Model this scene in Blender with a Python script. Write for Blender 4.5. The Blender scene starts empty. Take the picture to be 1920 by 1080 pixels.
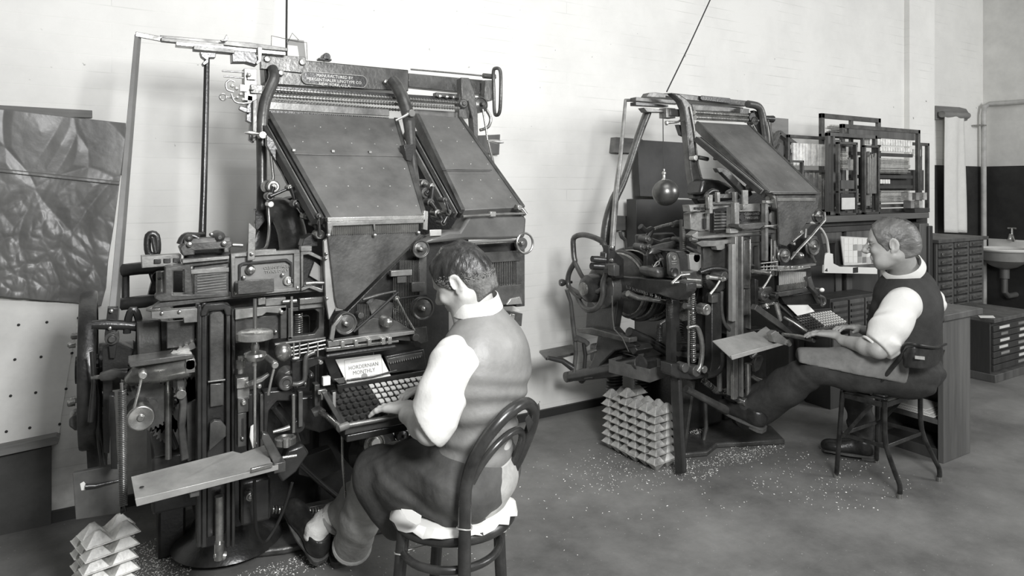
import bpy, bmesh, math, random
import numpy as np
from mathutils import Vector, Matrix
random.seed(7)
C = bpy.context.scene.collection
# ------------------------------------------------------------------ camera
F, H, HOR, CXP = 1250.0, 1.5, 350.0, 960.0
YAW = math.radians(31.0); SN, CS = math.sin(YAW), math.cos(YAW)
cam_d = bpy.data.cameras.new('camera'); cam = bpy.data.objects.new('camera', cam_d); C.objects.link(cam)
cam.location = (0, 0, H); cam.rotation_euler = (math.radians(90), 0, -YAW)
cam_d.sensor_width = 36; cam_d.lens = F/1920*36; cam_d.shift_y = -(540-HOR)/1920; cam_d.clip_start = .05
bpy.context.scene.camera = cam
# ------------------------------------------------------------------ light
def area(name, loc, target, size, energy, sy=None, col=(1, 1, 1)):
    l = bpy.data.lights.new(name, 'AREA'); l.energy = energy; l.size = size; l.color = col
    if sy: l.shape = 'RECTANGLE'; l.size_y = sy
    o = bpy.data.objects.new(name, l); C.objects.link(o); o.location = loc
    o.rotation_euler = (Vector(target)-Vector(loc)).to_track_quat('-Z', 'Y').to_euler()
    return o
world = bpy.data.worlds.new('world'); bpy.context.scene.world = world; world.use_nodes = True
world.node_tree.nodes['Background'].inputs[0].default_value = (1, 1, .985, 1)
world.node_tree.nodes['Background'].inputs[1].default_value = .15
area('flash_lamp', (.75, -.45, 2.35), (1.9, 3.0, .9), .7, 135)
area('window_daylight', (6.6, -2.2, 3.0), (4.2, 3.2, 1.2), 2.2, 210, 1.8)
area('overhead_fill', (1.2, .8, 4.6), (1.4, 2.6, 0), 2.6, 45, 1.6)  # soft fill lamp added overhead, not an actual roof opening
vs = bpy.context.scene.view_settings
vs.view_transform = 'Standard'; vs.look = 'None'; vs.gamma = 1; vs.exposure = 0.0; vs.use_curve_mapping = False
# ------------------------------------------------------------------ pixel -> place (measuring the photograph)
def P(px, py, Y):            # point on the wall-parallel plane Y
    u = (px-CXP)/F; d = Y/(CS-SN*u)
    return Vector((d*(SN+u*CS), Y, H-(py-HOR)/F*d))
def G(px, py, X):            # point on the plane X
    u = (px-CXP)/F; d = X/(SN+CS*u)
    return Vector((X, d*(CS-SN*u), H-(py-HOR)/F*d))
def K(px, py, z=0.0):        # point on the level z
    u = (px-CXP)/F; d = (H-z)*F/(py-HOR)
    return Vector((d*(SN+u*CS), d*(CS-u*SN), z))
def Dp(px, py, d):           # point at distance d along the view
    u = (px-CXP)/F
    return Vector((d*(SN+u*CS), d*(CS-u*SN), H-(py-HOR)/F*d))
def mpp(px, Y):              # metres per pixel on plane Y
    return Y/(CS-SN*(px-CXP)/F)/F
# ------------------------------------------------------------------ materials
def g3(v, warm=.965): return (v, v*.998, v*warm, 1)
def mat(name, v, rough=.5, metal=0.0, noise=0.0, nscale=8, bump=0.0, bscale=60, spec=.5, coat=0, stretch=None, alt=None, wear=0, coord='Object'):
    m = bpy.data.materials.new(name); m.use_nodes = True; nt = m.node_tree; b = nt.nodes['Principled BSDF']
    b.inputs['Base Color'].default_value = g3(v); b.inputs['Roughness'].default_value = rough
    b.inputs['Metallic'].default_value = metal; b.inputs['Specular IOR Level'].default_value = spec
    b.inputs['Coat Weight'].default_value = coat
    tc = nt.nodes.new('ShaderNodeTexCoord'); src = tc.outputs[coord]
    if stretch:
        mp = nt.nodes.new('ShaderNodeMapping'); mp.inputs['Scale'].default_value = stretch
        nt.links.new(src, mp.inputs[0]); src = mp.outputs[0]
    if noise:
        n = nt.nodes.new('ShaderNodeTexNoise'); n.inputs['Scale'].default_value = nscale; n.inputs['Detail'].default_value = 6
        n.inputs['Roughness'].default_value = .65
        nt.links.new(src, n.inputs['Vector'])
        r = nt.nodes.new('ShaderNodeValToRGB'); r.color_ramp.elements[0].position = .33; r.color_ramp.elements[1].position = .67
        a = alt if alt is not None else v*(1-noise)
        r.color_ramp.elements[0].color = g3(a); r.color_ramp.elements[1].color = g3(min(1, v*(1+noise*.6)))
        nt.links.new(n.outputs['Fac'], r.inputs[0]); nt.links.new(r.outputs[0], b.inputs['Base Color'])
        rr = nt.nodes.new('ShaderNodeMapRange'); rr.inputs['To Min'].default_value = rough*1.2; rr.inputs['To Max'].default_value = rough*.8
        nt.links.new(n.outputs['Fac'], rr.inputs['Value']); nt.links.new(rr.outputs[0], b.inputs['Roughness'])
    if wear:
        ge = nt.nodes.new('ShaderNodeNewGeometry'); wr = nt.nodes.new('ShaderNodeMapRange'); wr.interpolation_type = 'SMOOTHSTEP'
        wr.inputs['From Min'].default_value = .51; wr.inputs['From Max'].default_value = .62; wr.inputs['To Max'].default_value = wear
        nt.links.new(ge.outputs['Pointiness'], wr.inputs['Value'])
        mw = nt.nodes.new('ShaderNodeMix'); mw.data_type = 'RGBA'; mw.inputs[7].default_value = g3(.38); nt.links.new(wr.outputs[0], mw.inputs[0])
        if noise: nt.links.new(r.outputs[0], mw.inputs[6])
        else: mw.inputs[6].default_value = g3(v)
        nt.links.new(mw.outputs[2], b.inputs['Base Color'])
    if bump:
        n2 = nt.nodes.new('ShaderNodeTexNoise'); n2.inputs['Scale'].default_value = bscale; n2.inputs['Detail'].default_value = 4
        nt.links.new(src, n2.inputs['Vector'])
        bp = nt.nodes.new('ShaderNodeBump'); bp.inputs['Strength'].default_value = bump; bp.inputs['Distance'].default_value = .01
        nt.links.new(n2.outputs['Fac'], bp.inputs['Height']); nt.links.new(bp.outputs[0], b.inputs['Normal'])
    return m
IRON = mat('black enamelled iron', .026, .30, .0, .5, 14, .10, 90, .7)
IRON2 = mat('worn cast iron', .115, .34, .45, .5, 10, .12, 70)
MIDG = mat('mid grey iron', .16, .40, .5, .4, 12, .08, 60)
GREY = mat('grey machined iron', .29, .36, .55, .45, 12, .08, 60)
STEEL = mat('bright steel', .62, .28, .8, .4, 18, .03, 80)
DSTEEL = mat('oiled steel', .38, .28, .85, .4, 18, .03, 80)
BRASS = mat('pale worn brass', .60, .38, .6, .25, 20)
MAGM = mat('dull brass magazine sheet', .17, .42, .25, .35, 5, .05, 40)
MAGR = mat('dark magazine sheet', .13, .45, .25, .35, 5, .05, 40)
ALU = mat('brushed zinc plate', .40, .42, .45, .25, 9, .04, 50)
RUB = mat('black rubber', .02, .6)
SHIRT = mat('white cotton shirt', .68, .85, 0, 0, 8, .35, 22, .2)
VEST1 = mat('grey satin waistcoat', .22, .50, 0, .25, 6, .30, 26, .6)
VEST2 = mat('dark wool waistcoat', .042, .8, 0, .25, 9, .25, 40, .3)
TROU = mat('grey wool trousers', .085, .85, 0, .3, 12, .3, 40, .25)
TROUL = mat('light grey wool trousers', .42, .85, 0, .25, 12, .3, 40, .25)
TROU2 = mat('charcoal trousers', .045, .85, 0, .3, 12, .3, 40, .25)
APR1 = mat('dark canvas apron', .085, .75, 0, .35, 7, .3, 30, .3)
APR2 = mat('grey canvas apron', .17, .8, 0, .3, 9, .25, 40, .3)
SKIN = mat('skin', .52, .55, 0, .12, 16, .06, 60, .4)
SKIN2 = mat('tanned skin', .38, .5, 0, .14, 16, .06, 60, .45)
HAIR1 = mat('dark hair', .035, .42, 0, .8, 28, .7, 55, .5, stretch=(1, 1, .35))
HAIR1S = mat('short cropped hair', .15, .7, 0, .5, 60, .5, 110, .3)
HAIR2 = mat('grey combed hair', .15, .45, 0, .45, 24, .7, 60, .5, stretch=(.4, 1, 1))
HAIR2D = mat('dark grey hair top', .05, .42, 0, .5, 30, .6, 60, .5, stretch=(.4, 1, 1))
LEATH = mat('black shoe leather', .025, .35, 0, .5, 18, .2, 60, .5)
SOLE = mat('shoe sole', .09, .7, 0, .3, 30)
SOCK = mat('white sock', .72, .9, 0, 0, 8, .5, 60)
WOODD = mat('dark stained wood', .045, .5, 0, .5, 5, .12, 50, .5, stretch=(1, 1, .12))
WOODM = mat('brown wood', .10, .55, 0, .45, 6, .12, 40, .4, stretch=(1.5, 1.5, .12))
WOODH = mat('brown wood lying', .11, .55, 0, .45, 6, .12, 40, .4, stretch=(.12, 1.5, 1.5))
WOODG = mat('grey weathered wood', .22, .7, 0, .45, 7, .1, 40, .3, stretch=(.15, 1, 1))
CHAIR = mat('dark polished bentwood', .035, .28, 0, .6, 10, .03, 60, .6)
PAPER = mat('white paper', .80, .8, 0, .08, 6)
CARD = mat('pale card', .62, .8, 0, .15, 8)
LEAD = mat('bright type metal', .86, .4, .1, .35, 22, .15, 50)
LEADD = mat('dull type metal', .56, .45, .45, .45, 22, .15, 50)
CORD = mat('black cord', .03, .7)
INK = mat('printing ink', .10, .8)
LETTER = mat('pale raised letters', .50, .45, .4)
WHITEP = mat('white glazed enamel', .78, .25, 0, .06, 5)
TANK = mat('black sheet iron', .035, .42, .0, .5, 4, .05, 20, .5)
PIPE = mat('painted pipe', .50, .5, 0, .2, 10)
CLOTH = mat('white towel', .80, .9, 0, .05, 8, .3, 90)
GLASSD = mat('dark lens', .01, .1)
KEYW = mat('white key top', .66, .45); KEYB = mat('black key top', .028, .28)
# ------------------------------------------------------------------ mesh builder
class MB:
    def __init__(s): s.v = []; s.f = []
    def add(s, vs_, fs):
        o = len(s.v); s.v += [Vector(a) for a in vs_]; s.f += [tuple(i+o for i in f) for f in fs]; return s
    def box(s, a, b):
        x0, x1 = sorted((a[0], b[0])); y0, y1 = sorted((a[1], b[1])); z0, z1 = sorted((a[2], b[2]))
        return s.add([(x0,y0,z0),(x1,y0,z0),(x1,y1,z0),(x0,y1,z0),(x0,y0,z1),(x1,y0,z1),(x1,y1,z1),(x0,y1,z1)],
                     [(0,3,2,1),(4,5,6,7),(0,1,5,4),(1,2,6,5),(2,3,7,6),(3,0,4,7)])
    def prism(s, pts, vec):
        n = len(pts); pts = [Vector(p) for p in pts]; vec = Vector(vec)
        return s.add(pts+[p+vec for p in pts], [tuple(range(n))[::-1], tuple(range(n, 2*n))]+[(i, (i+1) % n, n+(i+1) % n, n+i) for i in range(n)])
    def bar(s, a, b, w, t, up=(0, 0, 1)):   # rectangular bar a->b
        a, b = Vector(a), Vector(b); d = (b-a).normalized(); sx = d.cross(Vector(up)).normalized(); sy = sx.cross(d)
        q = [a+sx*w/2*i+sy*t/2*j for i, j in ((-1,-1),(1,-1),(1,1),(-1,1))]
        return s.prism(q, b-a)
    def tube(s, pts, r, n=10, closed=False, flat=1.0, flatdir=None):
        pts = [Vector(p) for p in pts]; m = len(pts); rs = r if isinstance(r, (list, tuple)) else [r]*m
        t0 = (pts[1]-pts[0]).normalized(); ref = Vector(flatdir) if flatdir is not None else (Vector((0,0,1)) if abs(t0.z) < .9 else Vector((1,0,0)))
        nx = t0.cross(ref).normalized(); V = []; Fc = []
        for i, p in enumerate(pts):
            if closed: t = (pts[(i+1) % m]-pts[i-1]).normalized()
            else: t = (pts[min(i+1, m-1)]-pts[max(i-1, 0)]).normalized()
            if flatdir is not None: nx = t.cross(ref).normalized()
            else: nx = (nx-t*nx.dot(t)).normalized()
            ny = t.cross(nx)
            for k in range(n):
                a = 2*math.pi*k/n; V.append(p+nx*math.cos(a)*rs[i]+ny*math.sin(a)*rs[i]*flat)
        rng = m if closed else m-1
        for i in range(rng):
            j = (i+1) % m
            for k in range(n): Fc.append((i*n+k, i*n+(k+1) % n, j*n+(k+1) % n, j*n+k))
        if not closed: Fc += [tuple(range(n))[::-1], tuple((m-1)*n+k for k in range(n))]
        return s.add(V, Fc)
    def lathe(s, o, axis, prof, n=24):       # prof: (radius, height along axis)
        o = Vector(o); ax = Vector(axis).normalized(); ref = Vector((0,0,1)) if abs(ax.z) < .9 else Vector((1,0,0))
        u = ax.cross(ref).normalized(); w = ax.cross(u); V = []; Fc = []; m = len(prof)
        for r, h in prof:
            for k in range(n):
                a = 2*math.pi*k/n; V.append(o+ax*h+(u*math.cos(a)+w*math.sin(a))*max(r, 1e-5))
        for i in range(m-1):
            for k in range(n): Fc.append((i*n+k, i*n+(k+1) % n, (i+1)*n+(k+1) % n, (i+1)*n+k))
        Fc += [tuple(range(n))[::-1], tuple((m-1)*n+k for k in range(n))]
        return s.add(V, Fc)
    def ball(s, c, r, n=16, sc=(1, 1, 1)):
        prof = [(math.sin(math.pi*i/n), -math.cos(math.pi*i/n)) for i in range(n+1)]
        o = len(s.v); s.lathe((0,0,0), (0,0,1), prof, n*2)
        for i in range(o, len(s.v)):
            v = s.v[i]; s.v[i] = Vector((v.x*r*sc[0], v.y*r*sc[1], v.z*r*sc[2]))+Vector(c)
        return s
    def gear(s, o, axis, r, t, teeth, depth=None, hub=.3):
        depth = depth or r*.08; o = Vector(o); ax = Vector(axis).normalized(); ref = Vector((0,0,1)) if abs(ax.z) < .9 else Vector((1,0,0))
        u = ax.cross(ref).normalized(); w = ax.cross(u); pts = []
        for k in range(teeth*4):
            a = 2*math.pi*k/(teeth*4); rr = r if k % 4 < 2 else r-depth; pts.append(o+(u*math.cos(a)+w*math.sin(a))*rr)
        s.prism(pts, ax*t)
        return s.lathe(o-ax*t*.4, ax, [(r*hub, 0), (r*hub, t*1.8)], 20)
    def spring(s, a, b, R_, r, turns, n=6, seg=14):
        a, b = Vector(a), Vector(b); d = b-a; t = d.normalized(); ref = Vector((0,1,0)) if abs(t.y) < .9 else Vector((1,0,0))
        u = t.cross(ref).normalized(); w = t.cross(u); N = int(turns*seg)
        return s.tube([a+d*i/N+(u*math.cos(2*math.pi*i/seg)+w*math.sin(2*math.pi*i/seg))*R_ for i in range(N+1)], r, n)
    # pixel helpers
    def fp(s, pts, Y, t): return s.prism([P(x, y, Y) for x, y in pts], (0, t, 0))
    def fb(s, x0, y0, x1, y1, Y, t):
        a, b = P(x0, y0, Y), P(x1, y1, Y); return s.box(a, (b.x, Y+t, b.z))
    def tp(s, pts, rpx, n=10):
        r = rpx if isinstance(rpx, (list, tuple)) else [rpx]*len(pts)
        return s.tube([P(*p) for p in pts], [q*mpp(p[0], p[2]) for q, p in zip(r, pts)], n)
    def cy(s, px, py, Y, rpx, t, prof=None, n=28):
        k = mpp(px, Y)*rpx; prof = prof or [(1, 0), (1, 1)]
        return s.lathe(P(px, py, Y), (0, 1, 0), [(r*k, h*t) for r, h in prof], n)
def smooth_path(pts, n=6, closed=False):
    pts = [Vector(p) for p in pts]; m = len(pts); out = []
    for i in range(m if closed else m-1):
        g = lambda j: pts[j % m] if closed else pts[max(0, min(m-1, j))]
        p0, p1, p2, p3 = g(i-1), g(i), g(i+1), g(i+2)
        for k in range(n):
            t = k/n; out.append(.5*((2*p1)+(p2-p0)*t+(2*p0-5*p1+4*p2-p3)*t*t+(3*p1-p0-3*p2+p3)*t**3))
    if not closed: out.append(pts[-1])
    return out
def wpos(o):
    p = Vector((0, 0, 0))
    while o is not None: p += o.location; o = o.parent
    return p
def part(name, m, mb, parent=None, bev=.0018, sharp=38, label=None, seg=2):
    me = bpy.data.meshes.new(name); off = wpos(parent) if parent is not None else Vector((0, 0, 0))
    if parent is None:
        n = len(mb.v); off = Vector((sum(v.x for v in mb.v)/n, sum(v.y for v in mb.v)/n, min(v.z for v in mb.v)))
    me.from_pydata([tuple(v-off) for v in mb.v], [], mb.f)
    bm = bmesh.new(); bm.from_mesh(me); bmesh.ops.recalc_face_normals(bm, faces=bm.faces); bm.to_mesh(me); bm.free()
    me.polygons.foreach_set('use_smooth', [True]*len(me.polygons)); me.set_sharp_from_angle(angle=math.radians(sharp))
    me.materials.append(m); o = bpy.data.objects.new(name, me); C.objects.link(o)
    if parent is not None: o.parent = parent
    else: o.location = off
    if bev:
        b = o.modifiers.new('bevel', 'BEVEL'); b.width = bev; b.segments = seg; b.limit_method = 'ANGLE'; b.angle_limit = math.radians(40); b.use_clamp_overlap = True
    if label: o['label'] = label
    return o
def tag(o, label, cat, group=None, kind=None):
    o['label'] = label; o['category'] = cat
    if group: o['group'] = group
    if kind: o['kind'] = kind
    return o
def struct(o): o['kind'] = 'structure'; return o
def empty(name, loc, label, cat, group=None):
    o = bpy.data.objects.new(name, None); C.objects.link(o); o.location = loc; o.empty_display_size = .1
    return tag(o, label, cat, group)
def text_part(name, m, lines, parent, origin, xdir, updir, size, gap=1.15, ext=.0012, sx=1.0, align='CENTER'):
    """raised lettering; origin = centre of first line's baseline"""
    xd = Vector(xdir).normalized(); ud = Vector(updir).normalized(); nd = xd.cross(ud); V = []; Fc = []
    for i, t in enumerate(lines):
        cu = bpy.data.curves.new('t', 'FONT'); cu.body = t; cu.size = size; cu.align_x = align; cu.extrude = ext; cu.resolution_u = 2
        ob = bpy.data.objects.new('t', cu); C.objects.link(ob); dg = bpy.context.evaluated_depsgraph_get()
        me = bpy.data.meshes.new_from_object(ob.evaluated_get(dg)); o = len(V)
        for v in me.vertices: V.append(Vector(origin)+xd*v.co.x*sx+ud*(v.co.y-i*size*gap)+nd*v.co.z)
        for p in me.polygons: Fc.append(tuple(o+k for k in p.vertices))
        bpy.data.objects.remove(ob); bpy.data.curves.remove(cu); bpy.data.meshes.remove(me)
    mb = MB(); mb.add(V, Fc); return part(name, m, mb, parent, bev=0)
class Rig:
    """adds parts of one machine; every call is one part"""
    def __init__(s, root): s.r = root
    def _p(s, n, m, mb, p, **k): return part(n, m, mb, p if p is not None else s.r, **k)
    def fp(s, n, m, pts, Y, t, p=None, **k): return s._p(n, m, MB().fp(pts, Y, t), p, **k)
    def fb(s, n, m, x0, y0, x1, y1, Y, t, p=None, **k): return s._p(n, m, MB().fb(x0, y0, x1, y1, Y, t), p, **k)
    def tp(s, n, m, pts, r, p=None, sm=0, **k):
        mb = MB()
        if sm:
            q = smooth_path([P(*a) for a in pts], sm); rr = [ri*mpp(a[0], a[2]) for ri, a in zip(r if isinstance(r, (list, tuple)) else [r]*len(pts), pts)]
            rs = [rr[min(i//sm, len(rr)-1)]*(1-(i % sm)/sm)+rr[min(i//sm+1, len(rr)-1)]*(i % sm)/sm for i in range(len(q))]
            mb.tube(q, rs, 12)
        else: mb.tp(pts, r)
        return s._p(n, m, mb, p, bev=0, **k)
    def cy(s, n, m, px, py, Y, r, t, prof=None, p=None, **k): return s._p(n, m, MB().cy(px, py, Y, r, t, prof), p, **k)
    def bolt(s, px, py, Y, r=4, m=None, p=None):
        return s._p('bolt', m or DSTEEL, MB().cy(px, py, Y-.012, r, .014, [(.2, 0), (.75, .1), (.95, .4), (1, .7), (1, 1)], 14), p, bev=0)
    def gp(s, n, m, pts, X, t, p=None, **k): return s._p(n, m, MB().prism([G(a, b, X) for a, b in pts], (t, 0, 0)), p, **k)
PULLEY = [(.15, -.5), (.22, -.5), (.24, 0), (.82, .15), (.86, 0), (1, 0), (1, .25), (.9, .4), (.9, .6), (1, .75), (1, 1), (0.2, 1)]
DISC = [(.12, -.6), (.2, -.6), (.22, -.15), (.35, -.1), (.4, .1), (.85, .12), (.88, 0), (.97, 0), (1, .12), (1, 1)]
# ------------------------------------------------------------------ the room
def wall_mat(name, v, joint=.02, dirty=.0):
    m = bpy.data.materials.new(name); m.use_nodes = True; nt = m.node_tree; b = nt.nodes['Principled BSDF']; b.inputs['Roughness'].default_value = .75
    tc = nt.nodes.new('ShaderNodeTexCoord'); mp = nt.nodes.new('ShaderNodeMapping'); mp.inputs['Rotation'].default_value = (math.radians(90), 0, 0)
    nt.links.new(tc.outputs['Object'], mp.inputs[0])
    br = nt.nodes.new('ShaderNodeTexBrick'); br.inputs['Scale'].default_value = 1; br.inputs['Brick Width'].default_value = 2.6; br.inputs['Row Height'].default_value = .078
    br.inputs['Mortar Size'].default_value = .003; br.inputs['Mortar Smooth'].default_value = .6
    nt.links.new(mp.outputs[0], br.inputs['Vector'])
    n = nt.nodes.new('ShaderNodeTexNoise'); n.inputs['Scale'].default_value = 1.7; n.inputs['Detail'].default_value = 9; n.inputs['Roughness'].default_value = .7
    nt.links.new(tc.outputs['Object'], n.inputs['Vector'])
    r = nt.nodes.new('ShaderNodeValToRGB'); r.color_ramp.elements[0].position = .25; r.color_ramp.elements[1].position = .6
    r.color_ramp.elements[0].color = g3(v*.86); r.color_ramp.elements[1].color = g3(v)
    nt.links.new(n.outputs['Fac'], r.inputs[0])
    n3 = nt.nodes.new('ShaderNodeTexNoise'); n3.inputs['Scale'].default_value = 24; n3.inputs['Detail'].default_value = 3
    nt.links.new(tc.outputs['Object'], n3.inputs['Vector'])
    rs = nt.nodes.new('ShaderNodeValToRGB'); rs.color_ramp.elements[0].position = .22; rs.color_ramp.elements[1].position = .27
    rs.color_ramp.elements[0].color = (.35, .35, .34, 1)
    nt.links.new(n3.outputs['Fac'], rs.inputs[0])
    mx = nt.nodes.new('ShaderNodeMix'); mx.data_type = 'RGBA'; mx.blend_type = 'MULTIPLY'; mx.inputs[0].default_value = 1
    nt.links.new(r.outputs[0], mx.inputs[6]); nt.links.new(rs.outputs[0], mx.inputs[7])
    # broken, partly filled joints
    n4 = nt.nodes.new('ShaderNodeTexNoise'); n4.inputs['Scale'].default_value = 3.1
    nt.links.new(tc.outputs['Object'], n4.inputs['Vector'])
    r4 = nt.nodes.new('ShaderNodeMapRange'); r4.inputs['From Min'].default_value = .5; r4.inputs['From Max'].default_value = .75
    nt.links.new(n4.outputs['Fac'], r4.inputs['Value'])
    mu = nt.nodes.new('ShaderNodeMath'); mu.operation = 'MULTIPLY'; nt.links.new(br.outputs['Fac'], mu.inputs[0]); nt.links.new(r4.outputs[0], mu.inputs[1])
    mx2 = nt.nodes.new('ShaderNodeMix'); mx2.data_type = 'RGBA'; mx2.inputs[7].default_value = g3(v*.72)
    nt.links.new(mu.outputs[0], mx2.inputs[0]); nt.links.new(mx.outputs[2], mx2.inputs[6])
    out = mx2.outputs[2]
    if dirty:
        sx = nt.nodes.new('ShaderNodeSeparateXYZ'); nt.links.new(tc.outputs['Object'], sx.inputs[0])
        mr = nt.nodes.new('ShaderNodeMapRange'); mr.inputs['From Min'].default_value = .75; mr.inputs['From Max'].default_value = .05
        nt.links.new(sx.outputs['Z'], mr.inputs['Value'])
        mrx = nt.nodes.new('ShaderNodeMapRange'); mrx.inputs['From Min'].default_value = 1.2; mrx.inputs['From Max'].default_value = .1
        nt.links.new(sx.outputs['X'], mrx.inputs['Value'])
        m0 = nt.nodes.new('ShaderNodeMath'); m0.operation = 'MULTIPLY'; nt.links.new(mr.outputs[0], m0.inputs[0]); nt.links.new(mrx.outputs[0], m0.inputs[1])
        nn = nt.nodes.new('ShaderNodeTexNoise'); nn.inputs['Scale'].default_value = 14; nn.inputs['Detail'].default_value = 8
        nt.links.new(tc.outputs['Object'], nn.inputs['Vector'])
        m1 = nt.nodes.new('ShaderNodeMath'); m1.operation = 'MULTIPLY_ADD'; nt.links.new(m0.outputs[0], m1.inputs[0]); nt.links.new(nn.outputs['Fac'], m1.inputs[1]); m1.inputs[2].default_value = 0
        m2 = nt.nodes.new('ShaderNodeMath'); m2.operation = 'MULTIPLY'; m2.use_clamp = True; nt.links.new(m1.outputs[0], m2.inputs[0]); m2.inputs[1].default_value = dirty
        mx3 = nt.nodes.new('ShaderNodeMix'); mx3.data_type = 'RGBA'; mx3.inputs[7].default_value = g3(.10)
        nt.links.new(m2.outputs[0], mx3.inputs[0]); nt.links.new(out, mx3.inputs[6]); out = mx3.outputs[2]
    nt.links.new(out, b.inputs['Base Color'])
    bp = nt.nodes.new('ShaderNodeBump'); bp.inputs['Strength'].default_value = .15; bp.inputs['Distance'].default_value = .004; bp.invert = True
    nt.links.new(br.outputs['Fac'], bp.inputs['Height']); nt.links.new(bp.outputs[0], b.inputs['Normal'])
    return m
WALL = wall_mat('white painted brick', .86, dirty=.9)
WALLP = wall_mat('white painted pilaster', .90)
DADO = mat('dark brown painted dado', .030, .5, 0, .4, 4, .1, 30)
def floor_mat():
    m = bpy.data.materials.new('worn concrete floor'); m.use_nodes = True; nt = m.node_tree; b = nt.nodes['Principled BSDF']
    tc = nt.nodes.new('ShaderNodeTexCoord')
    n = nt.nodes.new('ShaderNodeTexNoise'); n.inputs['Scale'].default_value = 1.6; n.inputs['Detail'].default_value = 10; n.inputs['Roughness'].default_value = .68
    nt.links.new(tc.outputs['Object'], n.inputs['Vector'])
    r = nt.nodes.new('ShaderNodeValToRGB'); e = r.color_ramp.elements; e[0].position = .3; e[0].color = g3(.085); e[1].position = .7; e[1].color = g3(.25)
    nt.links.new(n.outputs['Fac'], r.inputs[0])
    n2 = nt.nodes.new('ShaderNodeTexNoise'); n2.inputs['Scale'].default_value = 75; n2.inputs['Detail'].default_value = 2
    nt.links.new(tc.outputs['Object'], n2.inputs['Vector'])
    r2 = nt.nodes.new('ShaderNodeValToRGB'); e = r2.color_ramp.elements; e[0].position = .72; e[0].color = (0, 0, 0, 1); e[1].position = .75; e[1].color = (1, 1, 1, 1)
    nt.links.new(n2.outputs['Fac'], r2.inputs[0])
    mx = nt.nodes.new('ShaderNodeMix'); mx.data_type = 'RGBA'; mx.inputs[7].default_value = g3(.34)
    nt.links.new(r2.outputs[0], mx.inputs[0]); nt.links.new(r.outputs[0], mx.inputs[6]); nt.links.new(mx.outputs[2], b.inputs['Base Color'])
    b.inputs['Roughness'].default_value = .55; b.inputs['Specular IOR Level'].default_value = .4
    bp = nt.nodes.new('ShaderNodeBump'); bp.inputs['Strength'].default_value = .2; bp.inputs['Distance'].default_value = .004
    nt.links.new(n2.outputs['Fac'], bp.inputs['Height']); nt.links.new(bp.outputs[0], b.inputs['Normal'])
    return m
YW = 3.62
def setting(name, mb, m):
    me = bpy.data.meshes.new(name); me.from_pydata([tuple(v) for v in mb.v], [], mb.f); me.materials.append(m)
    o = bpy.data.objects.new(name, me); C.objects.link(o); return struct(o)
setting('floor', MB().box((-5, -4, -.1), (9.4, 4.4, 0)), floor_mat())
setting('wall_back', MB().box((-5, YW, 0), (7.12, 4.3, 4.6)), WALL)
setting('trim_1', MB().box((6.66, YW-.05, 0), (7.12, YW, 4.6)), WALLP)                  # pilaster
YR = 3.80; XR = P(1843, 300, YR).x; zd = P(1800, 311, YR).z
setting('wall_recess', MB().box((7.12, YR, 0), (XR+.3, YR+.3, 4.6)), WALL)
setting('wall_right', MB().box((XR, -4, 0), (XR+.2, YR, 4.6)), mat('cream painted plaster', .72, .7, 0, .12, 4, .1, 30))
setting('trim_2', MB().box((7.12, YR-.006, 0), (XR-.006, YR, zd)), DADO)
setting('trim_3', MB().box((XR-.006, -3.9, 0), (XR, YR, zd)), DADO)
setting('baseboard_back', MB().box((-5, YW-.02, 0), (7.2, YW, .05)), mat('dark skirting', .03, .6))
# ------------------------------------------------------------------ the large machine at the left
def keyboard(rig, corners, name='keyboard', white_from=6, rows=6, cols=15):
    """corners: front-left, front-right, back-right, back-left of the sloping key bed"""
    fl, fr, br_, bl = [Vector(c) for c in corners]; nrm = (fr-fl).cross(bl-fl).normalized()
    kb = part(name, IRON2, MB().prism([fl, fr, br_, bl], -nrm*.03), rig.r)
    ex = (fr-fl).normalized(); ey = (bl-fl).normalized()
    wmesh = bmesh_key = None
    W_, D_ = (fr-fl).length, (bl-fl).length
    sx, sy = W_/(cols+.6), D_/(rows+.5)
    def key_mb():
        k = MB(); c = Vector((0, 0, 0))
        k.tube([c, c+nrm*.010], .0022, 6); 
        k.prism([c+nrm*.010+ex*a*sx*.36+ey*b*sy*.30 for a, b in ((-1,-.7),(-.7,-1),(.7,-1),(1,-.7),(1,.7),(.7,1),(-.7,1),(-1,.7))], nrm*.004); return k
    first = {}
    for i in range(cols):
        for j in range(rows):
            pos = fl+ex*sx*(i+.8)+ey*sy*(j+.75); m = KEYW if i >= white_from else KEYB
            if m.name not in first:
                k = part('key', m, key_mb(), kb, bev=0); k.location = pos-wpos(kb); 
                # mesh was built about the origin
                for v in k.data.vertices: v.co += wpos(kb)
                first[m.name] = k
            else:
                k = first[m.name].copy(); C.objects.link(k); k.parent = kb; k.location = pos-wpos(kb)
            k['label'] = 'white key top' if m is KEYW else 'black key top'
    return kb, ex, ey, nrm
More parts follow.
